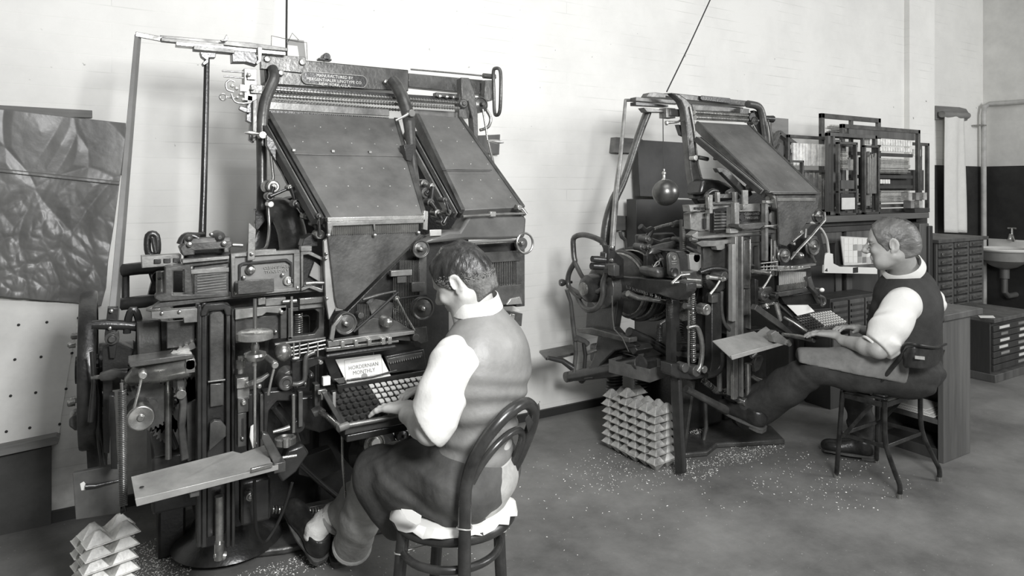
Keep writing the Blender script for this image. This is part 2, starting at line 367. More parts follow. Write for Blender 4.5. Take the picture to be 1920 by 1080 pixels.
def magazine(rig, tl, tr, br_, bl, mt, bands=(), name='magazine', dots=5):
    tl, tr, br_, bl = map(Vector, (tl, tr, br_, bl)); n = (tr-tl).cross(bl-tl).normalized()
    if n.z < 0: n = -n
    mg = part(name, mt, MB().prism([tl, tr, br_, bl], -n*.035), rig.r, bev=.003)
    for t in bands:
        a, b = tl.lerp(bl, t), tr.lerp(br_, t); down = (bl-tl).normalized()
        part('cross_band', mt, MB().prism([a+n*.001, b+n*.001, b+down*.022+n*.001, a+down*.022+n*.001], n*.004), mg, bev=.001)
        for q in (.02, .34, .66, .98): part('band_lug', GREY, MB().box(*[a.lerp(b, q)+n*.004+Vector(v) for v in ((-.006,-.012,-.004), (.006, .006, .006))]), mg, bev=.001)
    r_ = MB()
    for t in (.14, .30, .55, .72, .9):
        a, b = tl.lerp(bl, t), tr.lerp(br_, t)
        for q in range(dots): c = a.lerp(b, (q+.7)/dots); r_.lathe(c-n*.002, n, [(.003, 0), (.003, .003), (.001, .004)], 8)
    part('rivets', STEEL, r_, mg, bev=0)
    for a, b in ((tl, bl), (tr, br_)): part('edge_rail', IRON2, MB().bar(a-n*.02, b-n*.02, .018, .05, n), mg, bev=.002)
    return mg
root1 = empty('typesetting_machine', (.60, 2.9, 0), 'large black typesetting machine with two sloping magazines, operated by the dark-haired man', 'typesetting machine')
A = Rig(root1)
# --- floor casting, pedestal and dark inner frame
A._p('base_plate', IRON2, MB().prism([(.22,3.36,0),(.20,3.05,0),(.24,2.92,0),(.33,2.85,0),(.48,2.84,0),(.6,2.80,0),(1.10,2.74,0),(1.16,3.36,0)], (0,0,.035)), None, bev=.012)
A._p('base_socket', IRON, MB().lathe((.42,3.0,.03), (0,0,1), [(.22,0),(.20,.03),(.15,.06),(.13,.10),(.12,.10)], 36), None)
A._p('pedestal', IRON, MB().box((.36,3.0,.03), (.80,3.32,1.05)), None, bev=.02)
A._p('side_frame', IRON, MB().prism([(.16,2.65,.95),(.16,3.35,1.0),(.16,3.35,.1),(.16,3.2,.1),(.16,3.05,.55),(.16,2.65,.7)], (.06,0,0)), None, bev=.01)
A._p('inner_frame', IRON, MB().box((.30,2.62,.50), (.66,2.66,1.0)).box((.28,2.62,.2),(.36,3.1,.62)).box((.22,3.1,.55),(.9,3.16,1.15)), None, bev=.006)
A._p('pot_crucible', IRON2, MB().lathe((.44,2.75,.72), (0,0,1), [(.10,0),(.14,.03),(.15,.26),(.13,.28)], 28), None)
# --- drive wheel seen on edge, hub, shafts (left end)
hubc = Vector((-.07, 2.95, .82))
A._p('drive_wheel', IRON, MB().lathe(hubc-Vector((.03,0,0)), (1,0,0), [(.22,0),(.285,0),(.29,.01),(.29,.045),(.285,.055),(.25,.055),(.24,.03),(.06,.03),(.05,-.0)], 56).lathe(hubc-Vector((.045,0,0)),(1,0,0),[(.05,0),(.05,.09)],24), None)
A._p('main_shaft', IRON, MB().lathe(hubc, (1,0,0), [(.09,.03),(.09,.14),(.07,.16),(.07,.3)], 28), None)
A.tp('handwheel_rod', IRON, [(172,660,2.6),(176,720,2.6),(170,790,2.62)], [4,4,5])
for a in ((45,), (130,), (215,), (300,)):
    t = math.radians(a[0]); A._p('wheel_stud', DSTEEL, MB().lathe(hubc+Vector((-.04, math.cos(t)*.15, math.sin(t)*.15)), (-1,0,0), [(.012,0),(.012,.02),(.008,.024)], 10), None, bev=0)
A.tp('shipper_handle', IRON, [(172,609,2.6),(200,608,2.6),(240,610,2.6),(262,612,2.6)], [8,10,9,10])
A.tp('foot_lever', IRON, [(178,690,2.72),(186,745,2.72),(184,800,2.72),(196,880,2.75)], 6)
A.fp('side_strut', IRON, [(160,810),(190,740),(205,760),(200,900),(165,900)], 2.85, .04)
A.fp('foot_tread', IRON2, [(129,786),(138,779),(185,775),(210,778),(210,800),(190,806),(140,808),(129,800)], 2.75, .09, bev=.006)
A.fp('side_bracket', IRON, [(192,655),(222,640),(250,655),(250,700),(212,712),(205,850),(194,850)], 2.62, .05)
# long brown lever at far left that rises to the top slide
A._p('transfer_lever', mat('grey painted steel lever', .16, .5, 0, .2, 6), MB().prism([P(200,622,2.62),P(214,622,2.62),P(259,66,2.92),P(252,64,2.92)], (.012,.02,0)), None)
A._p('lever_foot', IRON, MB().prism([P(202,578,2.60),P(222,578,2.60),P(218,632,2.60),P(196,632,2.60)], (0,.05,0)), None)
A.cy('lever_boss', IRON2, 210, 635, 2.58, 12, .08, [(.3,-.2),(.5,-.2),(.55,0),(1,0),(1,1)])
for q in ((209,584),(206,616)): A.bolt(q[0], q[1], 2.595, 4)
A.fp('lever_stem', IRON, [(203,640),(220,640),(216,672),(206,672)], 2.6, .05)
A._p('top_link', GREY, MB().bar(P(254,64,2.92), P(305,74,2.92), .008, .02), None)
# --- top distributor slide, left
A.fp('slide_rail', MIDG, [(302,70),(420,82),(420,89),(302,77)], 2.90, .03)
A.fp('slide_rail', DSTEEL, [(330,78),(536,97),(536,104),(330,85)], 2.88, .05)
A.fp('slide_bar', MIDG, [(300,66),(470,80),(540,90),(540,96),(470,90),(300,71)], 2.94, .03)
A.fp('slide_carriage', IRON2, [(363,85),(440,92),(440,100),(363,93)], 2.86, .05)
A.fp('slide_bracket', IRON, [(435,94),(478,98),(486,112),(482,122),(462,116),(436,116)], 2.87, .06)
A.fp('slide_finger', GREY, [(413,75),(420,74),(425,64),(428,72),(426,77),(415,77)], 2.9, .015)
A.fp('slide_strap', ALU, [(483,88),(492,88),(490,115),(482,121),(480,117),(484,112)], 2.85, .01)
A.tp('support_column', IRON, [(388,104,2.84),(386,200,2.82),(382,360,2.80),(379,446,2.78)], [5,5.5,6,7])
A.fp('column_head', IRON, [(375,97),(405,99),(404,108),(392,108),(391,118),(382,123),(379,118),(386,112),(378,106)], 2.82, .04)
A.tp('column_foot', IRON, [(379,440,2.74),(370,441,2.7),(352,440,2.66)], [6,5,5])
# --- distributor beam with plate and lettering
beam = A.fp('distributor_beam', IRON2, [(494,102),(572,108),(573,113),(766,131),(766,171),(640,166),(520,159),(497,154)], 2.93, .10, bev=.004)
A.fp('beam_cap', IRON2, [(489,100),(573,107),(573,112),(567,137),(512,131),(489,129)], 2.915, .03, beam)
A.fp('beam_extension', IRON2, [(766,137),(862,146),(926,152),(924,188),(910,192),(905,178),(862,173),(766,163)], 2.98, .05, bev=.003)
np_ = []
for i in range(24):
    a = 2*math.pi*i/24; c = (577, 145.5) if math.cos(a) < 0 else (677, 153.5); np_.append((c[0]+11*math.cos(a), c[1]-11.5*math.sin(a)))
plate = A.fp('name_plate', IRON, np_, 2.918, .012, bev=.002)
pc = P(627, 141, 2.9165); xd = P(690,155,2.9165)-P(566,144,2.9165); 
text_part('plate_lettering', LETTER, ['MANUFACTURED BY', 'MERGENTHALER LINOTYPE CO.', 'NEW YORK, U.S.A.'], plate, P(628,146.5,2.9165), (1,0,0), (0,0,1), 8.0*mpp(627,2.91), .98, .0008, .92)
rim = MB(); rim.tube([P(x*1.0, y, 2.916) for x, y in np_], .0016, 6, closed=True); A._p('plate_rim', BRASS, rim, plate, bev=0)
for x, y, r in ((502,110,6.5),(568,116,6.5),(528,136,6),(725,153,5)): A.bolt(x, y, 2.91, r, STEEL)
A.cy('cam_lug', IRON, 613, 106, 2.95, 7, .05)
A.fb('lug_foot', IRON, 598, 108, 622, 114, 2.95, .04)
A.tp('beam_rod', DSTEEL, [(770,130,2.95),(840,136,2.95),(915,143,2.95)], 1.6)
A.tp('rod_collar', IRON2, [(906,142,2.94),(928,144,2.94)], 5)
loop = smooth_path([P(*q) for q in ((930,128,2.90),(938,134,2.88),(939,170,2.87),(937,208,2.88),(931,216,2.90),(927,208,2.92),(926,170,2.93),(925,135,2.92))], 5, True)
A._p('belt_guard', IRON2, MB().tube(loop, .009, 10, closed=True), None, bev=0)
# --- distributor screws, bars
def screw(rig, a, b, rpx, name='distributor_screw'):
    p, q = P(*a), P(*b); r = rpx*mpp(a[0], a[2]); n = int((q-p).length/.0135); mb = MB(); pr = []
    L_ = (q-p).length
    for i in range(n): pr += [(r, L_*(i+.05)/n), (r, L_*(i+.5)/n), (r*.66, L_*(i+.62)/n), (r*.66, L_*(i+.93)/n)]
    return rig._p(name, DSTEEL, MB().lathe(p, q-p, pr, 14), None, bev=0)
screw(A, (500,167,2.86), (862,193,2.86), 4.2); screw(A, (498,179,2.84), (862,203,2.84), 4.2)
screw(A, (515,190,2.9), (860,214,2.9), 3)
A.fp('distributor_channel', IRON, [(497,160),(862,183),(862,196),(497,172)], 2.92, .05)
A.fp('entrance_bar', MIDG, [(503,190),(730,205),(730,218),(503,205)], 2.89, .02)
comb = MB()
for i in range(60):
    t = i/59; comb.fb(505+t*222, 207+t*13, 507+t*222, 213+t*13, 2.88, .012)
A._p('entrance_comb', IRON, comb, None, bev=0)
A.fp('entrance_bar', MIDG, [(778,205),(862,210),(862,222),(778,217)], 2.89, .02)
A.fb('switch_block', IRON2, 818, 173, 858, 184, 2.90, .04)
for i in range(3): A.bolt(826+i*13, 180+i, 2.90, 3.2, STEEL)
# curved support arms
A.tp('support_arm', IRON2, [(511,128,2.90),(514,146,2.86),(507,165,2.84),(496,195,2.82),(491,245,2.80),(491,320,2.78),(490,385,2.76),(484,420,2.76)], [9,10,10.5,10.5,10,9.5,9,8], sm=5)
A.fp('arm_foot', IRON, [(479,395),(500,392),(500,410),(484,431),(479,430)], 2.74, .06)
A.fp('arm_rail', IRON2, [(474,190),(482,185),(482,262),(474,265)], 2.80, .03)
A.fp('arm_shoe', IRON, [(464,178),(474,180),(476,268),(468,262),(470,230),(462,226)], 2.83, .04)
A.tp('support_arm', IRON2, [(735,150,2.86),(746,165,2.83),(757,190,2.78),(766,222,2.74),(771,275,2.66),(777,320,2.6),(784,360,2.5),(790,392,2.42)], [11,12,12,12,9,7,6,5], sm=5)
A.fp('arm_collar', IRON, [(757,272),(777,270),(775,290),(771,303),(762,300)], 2.60, .05)
A.tp('arm_lever', STEEL, [(742,226,2.70),(760,217,2.70),(775,208,2.70)], [2,2.5,3])
A.cy('lever_hub', DSTEEL, 773, 212, 2.69, 7, .05)
A.fp('support_arm', IRON2, [(864,145),(880,146),(890,172),(896,210),(897,268),(889,266),(886,222),(878,190),(866,190)], 2.85, .05, bev=.004)
A.tp('handle_grip', STEEL, [(458,249,2.74),(466,248.5,2.74),(476,250,2.74),(484,251,2.74),(494,251,2.74)], [1.5,3.6,4.4,2.2,3])
A.cy('handle_hub', DSTEEL, 493, 253, 2.73, 7, .05)
A.tp('handle_grip', STEEL, [(944,267,2.80),(934,266,2.80),(922,264,2.80),(914,265,2.80)], [1.5,4,3,3])
A.tp('release_rod', DSTEEL, [(916,268,2.8),(928,320,2.72),(935,338,2.68)], [3,2.5,4])
A.cy('belt_pulley', IRON2, 902, 196, 2.86, 15, .05, PULLEY)
A.tp('pulley_rod', DSTEEL, [(905,205,2.84),(911,240,2.84),(914,266,2.84)], 2)
A.tp('spring_arm', DSTEEL, [(912,206,2.86),(920,222,2.86),(915,238,2.86),(900,244,2.86)], 3, sm=4)
A.cy('bearing_boss', IRON2, 870, 194, 2.84, 9, .06, [(.3,-.1),(.4,-.1),(.45,0),(.8,0),(1,.1),(1,1)])
A.fb('bearing_block', IRON2, 861, 176, 880, 222, 2.87, .05)
A.fp('end_bracket', IRON2, [(910,150),(922,150),(924,175),(918,190),(908,186)], 2.9, .04)
# bright escapement cluster at upper left
for i, (x0, y0, x1, y1) in enumerate(((416,133,462,136),(419,143,464,147))): A.tp('guide_pin', DSTEEL, [(x0,y0,2.84),(x1,y1,2.84)], 1.6)
A.fb('distributor_box', GREY, 458, 128, 482, 190, 2.83, .06)
A.fb('box_plate', DSTEEL, 464, 135, 480, 150, 2.815, .015)
A.fb('box_plate', IRON2, 470, 158, 492, 176, 2.815, .015)
A.fb('box_plate', STEEL, 450, 158, 464, 172, 2.82, .02)
A.tp('curl_spring', STEEL, [(438,172,2.8),(426,168,2.8),(424,156,2.8),(432,150,2.8),(440,153,2.8)], 2, sm=4)
A.tp('box_link', STEEL, [(434,176,2.8),(440,190,2.8),(455,194,2.8),(470,192,2.8)], 2, sm=3)
for x, y, r in ((436,160,4),(444,165,4),(452,176,4),(445,182,3),(468,140,4),(474,166,3.5),(456,186,3.5)): A.bolt(x, y, 2.81, r, STEEL)
ring = [P(418+6*math.cos(i*.52), 182+6*math.sin(i*.52), 2.81) for i in range(12)]
A._p('eye_bolt', STEEL, MB().tube(ring, .0035, 8, closed=True).tube([P(424,182,2.81),P(446,185,2.81)], .003, 8), None, bev=0)
A.fp('box_finger', IRON, [(450,198),(468,204),(470,212),(458,210),(448,205)], 2.8, .02)
# --- magazines on their sloping frames
YT, YB = 2.84, 2.36
m1 = magazine(A, P(503,210,YT), P(742,222,YT), P(797,407,YB), P(617,411,YB), MAGM, (.40,))
m2 = magazine(A, P(782,214,YT), P(862,220,YT), P(981,388,YB+.03), P(868,394,YB+.03), MAGM, (), dots=3)
A._p('magazine_seam', IRON2, MB().tube([P(829,318,2.535), P(922,319,2.535)], .0025, 6), m2, bev=0)
# frame rails and linkage beside the magazines
def rails(rig, a, b, offs, m=IRON):
    for k, (dx, w) in enumerate(offs):
        p, q = P(a[0]+dx, a[1], a[2]), P(b[0]+dx, b[1], b[2]); rig._p('magazine_frame_rail', m if k % 2 == 0 else GREY, MB().bar(p, q, w, .03), None, bev=.002)
rails(A, (502,228,2.83), (606,415,2.36), ((-2,.012),(-9,.006),(-15,.018)))
rails(A, (778,250,2.73), (862,404,2.40), ((0,.014),(-7,.005),(-13,.012),(-20,.008)))
def linkage(rig, pts, rr, YY, seedv):
    rnd = random.Random(seedv)
    for i, ((x, y), r) in enumerate(zip(pts, rr)):
        yy = YY[0]+(YY[1]-YY[0])*i/(len(pts)-1)
        rig.cy('link_roller', IRON2 if i % 2 else DSTEEL, x, y, yy-.02, r, .05, [(.3,-.2),(.45,-.2),(.5,0),(.9,0),(1,.1),(1,1)])
        if i: rig.tp('link_bar', IRON, [(pts[i-1][0], pts[i-1][1], yy), (x, y, yy)], [r*.55, r*.4])
linkage(A, [(513,350),(507,368),(545,352),(556,382),(575,405),(590,420),(600,440),(598,405)], [12,8,6,8,7,6,9,5], (2.62,2.36), 1)
linkage(A, [(797,345),(800,362),(812,350),(808,380),(822,400),(832,418),(842,398),(835,375)], [9,11,7,8,8,6,6,5], (2.55,2.34), 2)
A.fp('frame_link', IRON, [(500,252),(512,262),(540,318),(560,360),(580,402),(570,406),(548,362),(528,322),(500,272)], 2.66, .03)
A.tp('frame_rod', DSTEEL, [(505,262,2.7),(512,330,2.66),(510,372,2.64)], 3)
A.cy('large_roller', DSTEEL, 509, 350, 2.62, 13, .07, PULLEY)
A.cy('roller_knob', STEEL, 508, 383, 2.6, 6, .05)
A.fp('mounting_block', IRON, [(570,448),(586,438),(596,448),(596,462),(566,462)], 2.42, .06)
# curved neck casting and belt behind
A._p('neck_casting', IRON2, MB().tube(smooth_path([P(512,395,2.75),P(532,400,2.72),P(546,430,2.70),(P(552,475,2.70))], 5), .055, 16), None, bev=0)
A.tp('feed_tube', DSTEEL, [(503,388,2.68),(505,430,2.66),(500,462,2.62),(488,470,2.6)], 3, sm=4)
A.fp('back_panel', IRON, [(478,392),(620,396),(620,600),(478,600)], 2.95, .04)
A.fp('back_panel', IRON, [(775,300),(870,330),(880,470),(700,470),(760,400)], 2.88, .03)
A._p('belt_wheel', IRON, MB().lathe((.70,3.05,1.22), (.4,-.9,0), [(.10,-.02),(.22,-.02),(.24,0),(.24,.05),(.22,.06),(.1,.06)], 36), None)
# --- front plate below magazine 1
mf = A.fp('magazine_front', IRON2, [(614,438),(786,433),(790,440),(646,581),(632,578),(628,560)], 2.325, .012, bev=.002)
A.fp('channel_rail', STEEL, [(614,408),(800,404),(800,411),(614,416)], 2.315, .035)
A.fp('channel_frame', GREY, [(614,416),(798,411),(796,418),(704,421),(704,432),(701,432),(700,421),(624,424),(620,440),(615,440)], 2.30, .012)
slats = MB()
for i in range(46):
    x = 622+i*3.55; slats.prism([P(x, 419-i*.06, 2.318), P(x+2.9, 419-i*.06, 2.310), P(x+2.9, 440-i*.12, 2.310), P(x, 441-i*.12, 2.318)], (0,.006,0))
A._p('channel_slats', BRASS, slats, None, bev=0)
for x, y in ((617,441),(704,441),(786,436)): A.bolt(x, y, 2.31, 3.2, STEEL)
A.fp('front_edge_plate', ALU, [(607,452),(616,446),(627,560),(630,576),(617,600),(611,560)], 2.34, .02)
for x, y in ((613,476),(612,485),(614,560)): A.bolt(x, y, 2.335, 3)
A.fp('front_clip', STEEL, [(795,395),(803,396),(802,432),(793,430)], 2.30, .02)
# auxiliary magazine front: curved cover and mechanism box
cov = MB(); prof = [(0,0),(.03,-.004),(.055,-.02),(.07,-.045),(.08,-.05)]
A.fp('auxiliary_cover', MAGR, [(810,445),(842,433),(862,433),(880,404),(982,402),(988,410),(985,446),(940,449),(872,450),(790,458)], 2.36, .10, bev=.012)
A.tp('cover_rod', DSTEEL, [(868,406,2.34),(930,402,2.34),(984,400,2.34)], 2.6)
A.fb('rod_block', STEEL, 920, 397, 930, 406, 2.33, .02)
A.tp('cover_latch', DSTEEL, [(966,388,2.35),(978,392,2.35),(985,402,2.35)], 5)
A.cy('cover_knob', STEEL, 975, 389, 2.33, 5, .03)
A.fb('bright_block', BRASS, 806, 431, 828, 442, 2.35, .01)
A.fp('mechanism_box', IRON, [(842,462),(982,450),(984,573),(900,578),(842,580)], 2.46, .14, bev=.004)
A.fb('box_rail', IRON2, 898, 474, 976, 489, 2.43, .04)
A.fb('box_rail', IRON2, 898, 540, 980, 568, 2.42, .05)
A.fb('box_frame', IRON2, 968, 455, 984, 574, 2.44, .16)
A.tp('box_rod', DSTEEL, [(880,458,2.40),(975,452,2.40)], 2)
rods = MB()
for i in range(22): x = 896+i*3.3; rods.tp([(x,488,2.44),(x,546,2.44)], .9, 6)
A._p('escapement_rods', DSTEEL, rods, None, bev=0)
A.fp('box_drip', STEEL, [(958,560),(975,556),(980,570),(950,572)], 2.415, .01)
wh = [P(984+15*math.cos(i*.3142), 456+19*math.sin(i*.3142), 2.36) for i in range(20)]
A._p('keyrod_wheel', DSTEEL, MB().tube(wh, .005, 8, closed=True), None, bev=0)
A.cy('wheel_disc', IRON2, 979, 457, 2.36, 12, .02); A.cy('wheel_hub', DSTEEL, 981, 456, 2.33, 4, .04)
# --- assembler region
A.fp('assembler_face', IRON, [(618,590),(650,585),(795,440),(842,460),(842,640),(800,700),(612,712)], 2.42, .05, bev=.003)
def pulley(rig, x, y, r, Y, m=IRON2, name='belt_pulley'):
    p = rig.cy(name, m, x, y, Y, r, .03, PULLEY); rig.cy('pulley_hub', STEEL, x, y, Y-.028, r*.2, .03, [(.4,-.1),(.9,0),(1,.3),(1,1)], p, bev=0); return p
pulley(A, 790, 467, 17, 2.33); pulley(A, 794, 579, 22, 2.31); pulley(A, 649, 607, 21, 2.31)
A.cy('small_roller', IRON2, 677, 592, 2.35, 6, .04)
A.cy('assembler_ball', DSTEEL, 729, 605, 2.30, 11, .05, [(.2,-.2),(.6,-.12),(.9,.05),(1,.3),(1,1)])
k2 = MB()
for i in range(16): x = 738+i*3.1; k2.tp([(x,488 if i > 3 else 520,2.385),(x,618,2.385)], .85, 6)
A._p('key_rods', DSTEEL, k2, None, bev=0)
k3 = MB()
for i in range(8): x = 671+i*3.; k3.tp([(x,570,2.385),(x-1,612,2.385)], .85, 6)
A._p('key_rods', DSTEEL, k3, None, bev=0)
A.tp('drive_belt', RUB, [(663,622,2.33),(700,590,2.33),(746,548,2.33)], 2.6)
A.tp('drive_belt', RUB, [(746,560,2.34),(775,556,2.34),(800,553,2.34)], 2)
A.tp('belt_guard', IRON2, [(680,562,2.35),(710,553,2.35),(742,546,2.35)], [3,3,2])
A.tp('stay_rod', DSTEEL, [(744,560,2.33),(760,590,2.33),(777,620,2.33)], 2.2)
A.cy('stay_pivot', DSTEEL, 745, 560, 2.33, 5, .03)
A.fp('bracket', IRON2, [(690,570),(702,560),(738,568),(734,600),(700,602)], 2.38, .03)
A.fb('bracket_bar', GREY, 733, 508, 773, 516, 2.36, .02)
A.fb('bracket_bar', IRON2, 745, 516, 762, 530, 2.37, .02)
A.fb('post_plate', IRON2, 786, 480, 800, 560, 2.38, .03)
A.fb('block', IRON2, 772, 530, 796, 546, 2.36, .03)
A.fp('assembler_plate', IRON2, [(672,612),(700,596),(745,602),(770,618),(800,612),(802,640),(770,640),(720,636),(690,640),(672,634)], 2.35, .03)
A.fp('assembler_rail', GREY, [(615,640),(700,628),(777,620),(778,626),(700,638),(616,651)], 2.31, .03)
A.fp('assembler_rail', DSTEEL, [(612,653),(690,644),(748,638),(748,642),(690,650),(612,660)], 2.30, .03)
for x in (640,665,690,716,728): A.fb('rail_clip', STEEL, x, 640-(x-640)*.08, x+7, 652-(x-640)*.08, 2.29, .02)
A.fp('curved_guard', GREY, [(618,636),(622,612),(640,590),(644,594),(630,612),(626,640)], 2.30, .01)
A.tp('line_bar', IRON, [(612,668,2.30),(680,658,2.30),(740,650,2.30)], 4)
A.fp('end_gusset', IRON2, [(775,615),(800,612),(803,640),(790,645),(776,636)], 2.33, .03)
A.cy('gusset_knob', IRON2, 780, 633, 2.32, 7, .03)
A.fp('keyrod_cover', IRON, [(724,668),(795,654),(800,690),(735,700)], 2.36, .04, bev=.003)
A.fp('cover_strip', IRON2, [(728,672),(792,660),(793,668),(729,681)], 2.35, .012)
sc = MB()
for i in range(14): sc.fb(732+i*4.2, 679-i*.9, 734+i*4.2, 682-i*.9, 2.348, .004)
A._p('scale_marks', GREY, sc, None, bev=0)
# --- keyboard and copy desk
kfl, kfr = K(648,803,.72), K(650+150,770,.72)
kfl = P(648,801,2.17); kfr = Vector((kfl.x+.36, 2.17, kfl.z)); kbl = P(612,735,2.38); kbr = Vector((kbl.x+.37, 2.38, kbl.z))
kb1, ex, ey, kn = keyboard(A, (kfl, kfr, kbr, kbl))
A.tp('keyboard_front_bar', DSTEEL, [(650,798,2.155),(700,789,2.155),(790,771,2.155)], 5)
A.tp('keyboard_arm', DSTEEL, [(638,802,2.15),(615,782,2.25),(600,772,2.32)], [6,5,6])
A.tp('arm_end', STEEL, [(634,804,2.14),(652,797,2.15)], 7)
A.fp('side_rail', IRON2, [(604,737),(612,735),(648,797),(640,802)], 2.2, .02)
A._p('keyboard_case', IRON, MB().box((kfl.x+.01, 2.19, kfl.z-.06), (kfl.x+.35, 2.48, kfl.z-.035)), None, bev=.004)
A._p('keyboard_pedestal', IRON, MB().box((.78,2.95,.03), (1.12,3.2,.62)), None, bev=.01)
A.fp('copy_desk', IRON, [(607,672),(700,656),(706,690),(738,715),(640,733),(628,728)], 2.40, .012)
dk0, dk1, dk2, dk3 = P(640,728,2.385), P(800,700,2.385), P(780,668,2.47), P(610,680,2.47)
A._p('copy_ledge', IRON, MB().prism([P(632,722,2.375),P(798,694,2.375),P(800,704,2.375),P(634,733,2.375)], (0,.02,0)), None)
A._p('copy_clip', IRON2, MB().prism([P(625,711,2.36),P(647,708,2.36),P(647,718,2.36),P(636,720,2.36)], (0,.008,0)), None)
A.fb('white_rag', PAPER, 606, 708, 620, 722, 2.3, .02)
A.fb('key_plate', ALU, 624, 736, 630, 764, 2.25, .004)
# --- front plates at left: mold slide, ejector, delivery channel
A.fp('front_channel', IRON2, [(285,578),(300,568),(430,556),(430,548),(610,535),(610,545),(430,561),(300,577)], 2.40, .05)
A.fb('rear_bar', IRON, 370, 556, 610, 578, 2.55, .05)
pl = A.fp('delivery_plate', mat('matt machined plate', .20, .5, .3, .2, 14), [(433,478),(470,472),(540,470),(563,468),(563,545),(436,556),(433,550)], 2.40, .04, bev=.003)
A.fp('plate_frame', GREY, [(433,476),(475,472),(475,469),(518,467),(518,471),(563,468),(563,475),(441,482),(441,549),(563,538),(563,545),(435,557)], 2.385, .02, pl, bev=.0015)
A.fp('plate_frame', GREY, [(551,474),(563,473),(563,545),(551,546)], 2.386, .02, pl)
A.fp('plate_lip', IRON, [(448,496),(456,492),(538,485),(548,492),(549,532),(545,532),(544,495),(536,490),(457,497),(452,501),(452,530),(448,530)], 2.385, .012, pl)
text_part('plate_lettering', STEEL, ['CLEAN SPACES', 'TWICE DAILY'], pl, P(519,503,2.396), (1,0,.02), (0,0,1), 7*mpp(519,2.4), 1.1, .002, 1)
bn = A.fb('matrix_tray', IRON, 447, 533, 512, 548, 2.30, .09, bev=.003)
A.fb('tray_wall', IRON2, 446, 527, 514, 547, 2.295, .006, bn)
A.cy('plate_knob', DSTEEL, 471, 507, 2.375, 9, .03, [(.3,-.1),(.8,0),(1,.4),(1,1)], pl)
A.cy('plate_dial', STEEL, 541, 527, 2.385, 9, .012, [(.3,-.8),(.4,-.8),(.42,0),(.9,0),(1,.5),(1,1)], pl)
for x, y, r in ((442,549,4),(559,540,3.5),(531,516,3.5),(458,521,4)): A.bolt(x, y, 2.39, r, None, pl)
A.fp('long_finger', GREY, [(466,418),(468,418),(480,430),(478,487),(464,489)], 2.37, .012)
A.bolt(473, 477, 2.37, 3.5)
dm = A.fp('channel_gate', GREY, [(564,472),(580,470),(611,486),(611,548),(600,548),(580,540),(565,546),(565,540),(582,534),(604,542),(605,489),(578,477),(569,478),(569,535),(565,540)], 2.375, .035)
A.fp('gate_panel', IRON, [(568,474),(606,488),(606,545),(568,538)], 2.42, .02)
A.fp('gate_flag', WOODG, [(590,491),(602,500),(602,530),(580,517)], 2.40, .01)
A.tp('gate_arm', STEEL, [(573,532,2.36),(590,530,2.36),(610,530,2.36)], [4,2.5,3])
A.fb('gate_cap', GREY, 564, 462, 585, 471, 2.37, .03)
# elevator jaw plates left
jp = A.fp('jaw_plate', IRON2, [(363,500),(430,492),(430,552),(363,558)], 2.42, .04, bev=.003)
for k_ in range(9): A.fp('plate_groove', GREY, [(370,505+k_*5.2),(424,500+k_*5.0),(424,501.4+k_*5.0),(370,506.4+k_*5.2)], 2.417, .004, jp, bev=0)
A.fp('jaw_frame', IRON2, [(310,500),(345,496),(345,488),(430,482),(430,492),(358,500),(362,548),(345,550),(345,506),(324,508),(324,552),(362,552),(430,548),(430,556),(300,566),(290,560),(292,553),(310,550)], 2.40, .05, bev=.003)
A.fp('guide_rail', GREY, [(265,481),(340,477),(340,497),(266,503)], 2.46, .06)
for i in range(3): A.fb('rail_window', IRON, 289+i*18, 486-i, 302+i*18, 494-i, 2.452, .01)
A.fp('top_rail', GREY, [(342,487),(430,480),(430,486),(342,494)], 2.38, .04)
cr = A.fp('elevator_head', IRON2, [(337,465),(345,458),(435,452),(436,462),(430,466),(430,474),(420,474),(420,466),(365,470),(365,478),(343,480)], 2.42, .08, bev=.003)
A.tp('head_cam', IRON, [(338,458,2.48),(345,445,2.48),(360,442,2.48),(372,447,2.48)], [7,7,6,6], sm=3)
A.cy('head_roller', IRON2, 412, 445, 2.46, 11, .08, [(.3,-.1),(.8,0),(1,.2),(1,1)])
A.cy('head_roller', IRON2, 354, 447, 2.46, 9, .08, [(.3,-.1),(.8,0),(1,.2),(1,1)])
A.fb('head_bridge', IRON2, 345, 448, 432, 455, 2.46, .06)
for x, y in ((356,459),(421,457)): A.bolt(x, y, 2.415, 5.5)
A.tp('head_pin', DSTEEL, [(436,459,2.44),(455,460,2.44)], [3.5,4]); A.bolt(397, 440, 2.45, 4)
A.fb('cross_web', IRON, 345, 462, 432, 488, 2.52, .03)
# black rear bracket
A.tp('rear_bracket_bar', IRON, [(228,507,2.70),(262,503,2.68),(310,500,2.66)], 12)
A.tp('rear_bracket_bar', IRON, [(228,570,2.70),(262,566,2.68),(300,562,2.66)], 12)
A.fb('rear_bracket_post', IRON, 228, 508, 243, 572, 2.70, .06, bev=.008)
A.fp('rear_bracket_web', IRON, [(276,505),(300,505),(300,560),(276,562),(284,530)], 2.70, .05)
A.cy('wheel_roller', IRON, 297, 520, 2.62, 11, .08, PULLEY)
A._p('roller_column', DSTEEL, MB().tp([(302,508,2.6),(302,550,2.6)], 9), None)
A._p('upper_hook', IRON, MB().tube(smooth_path([P(278,442,2.7),P(293,442,2.7),P(294,475,2.7),P(278,474,2.7)], 4, True), .012, 10, closed=True), None, bev=0)
A.tp('hook_arm', IRON, [(286,446,2.68),(292,475,2.66)], 4)
A.fb('rail_bridge', GREY, 345, 506, 430, 510, 2.41, .01)
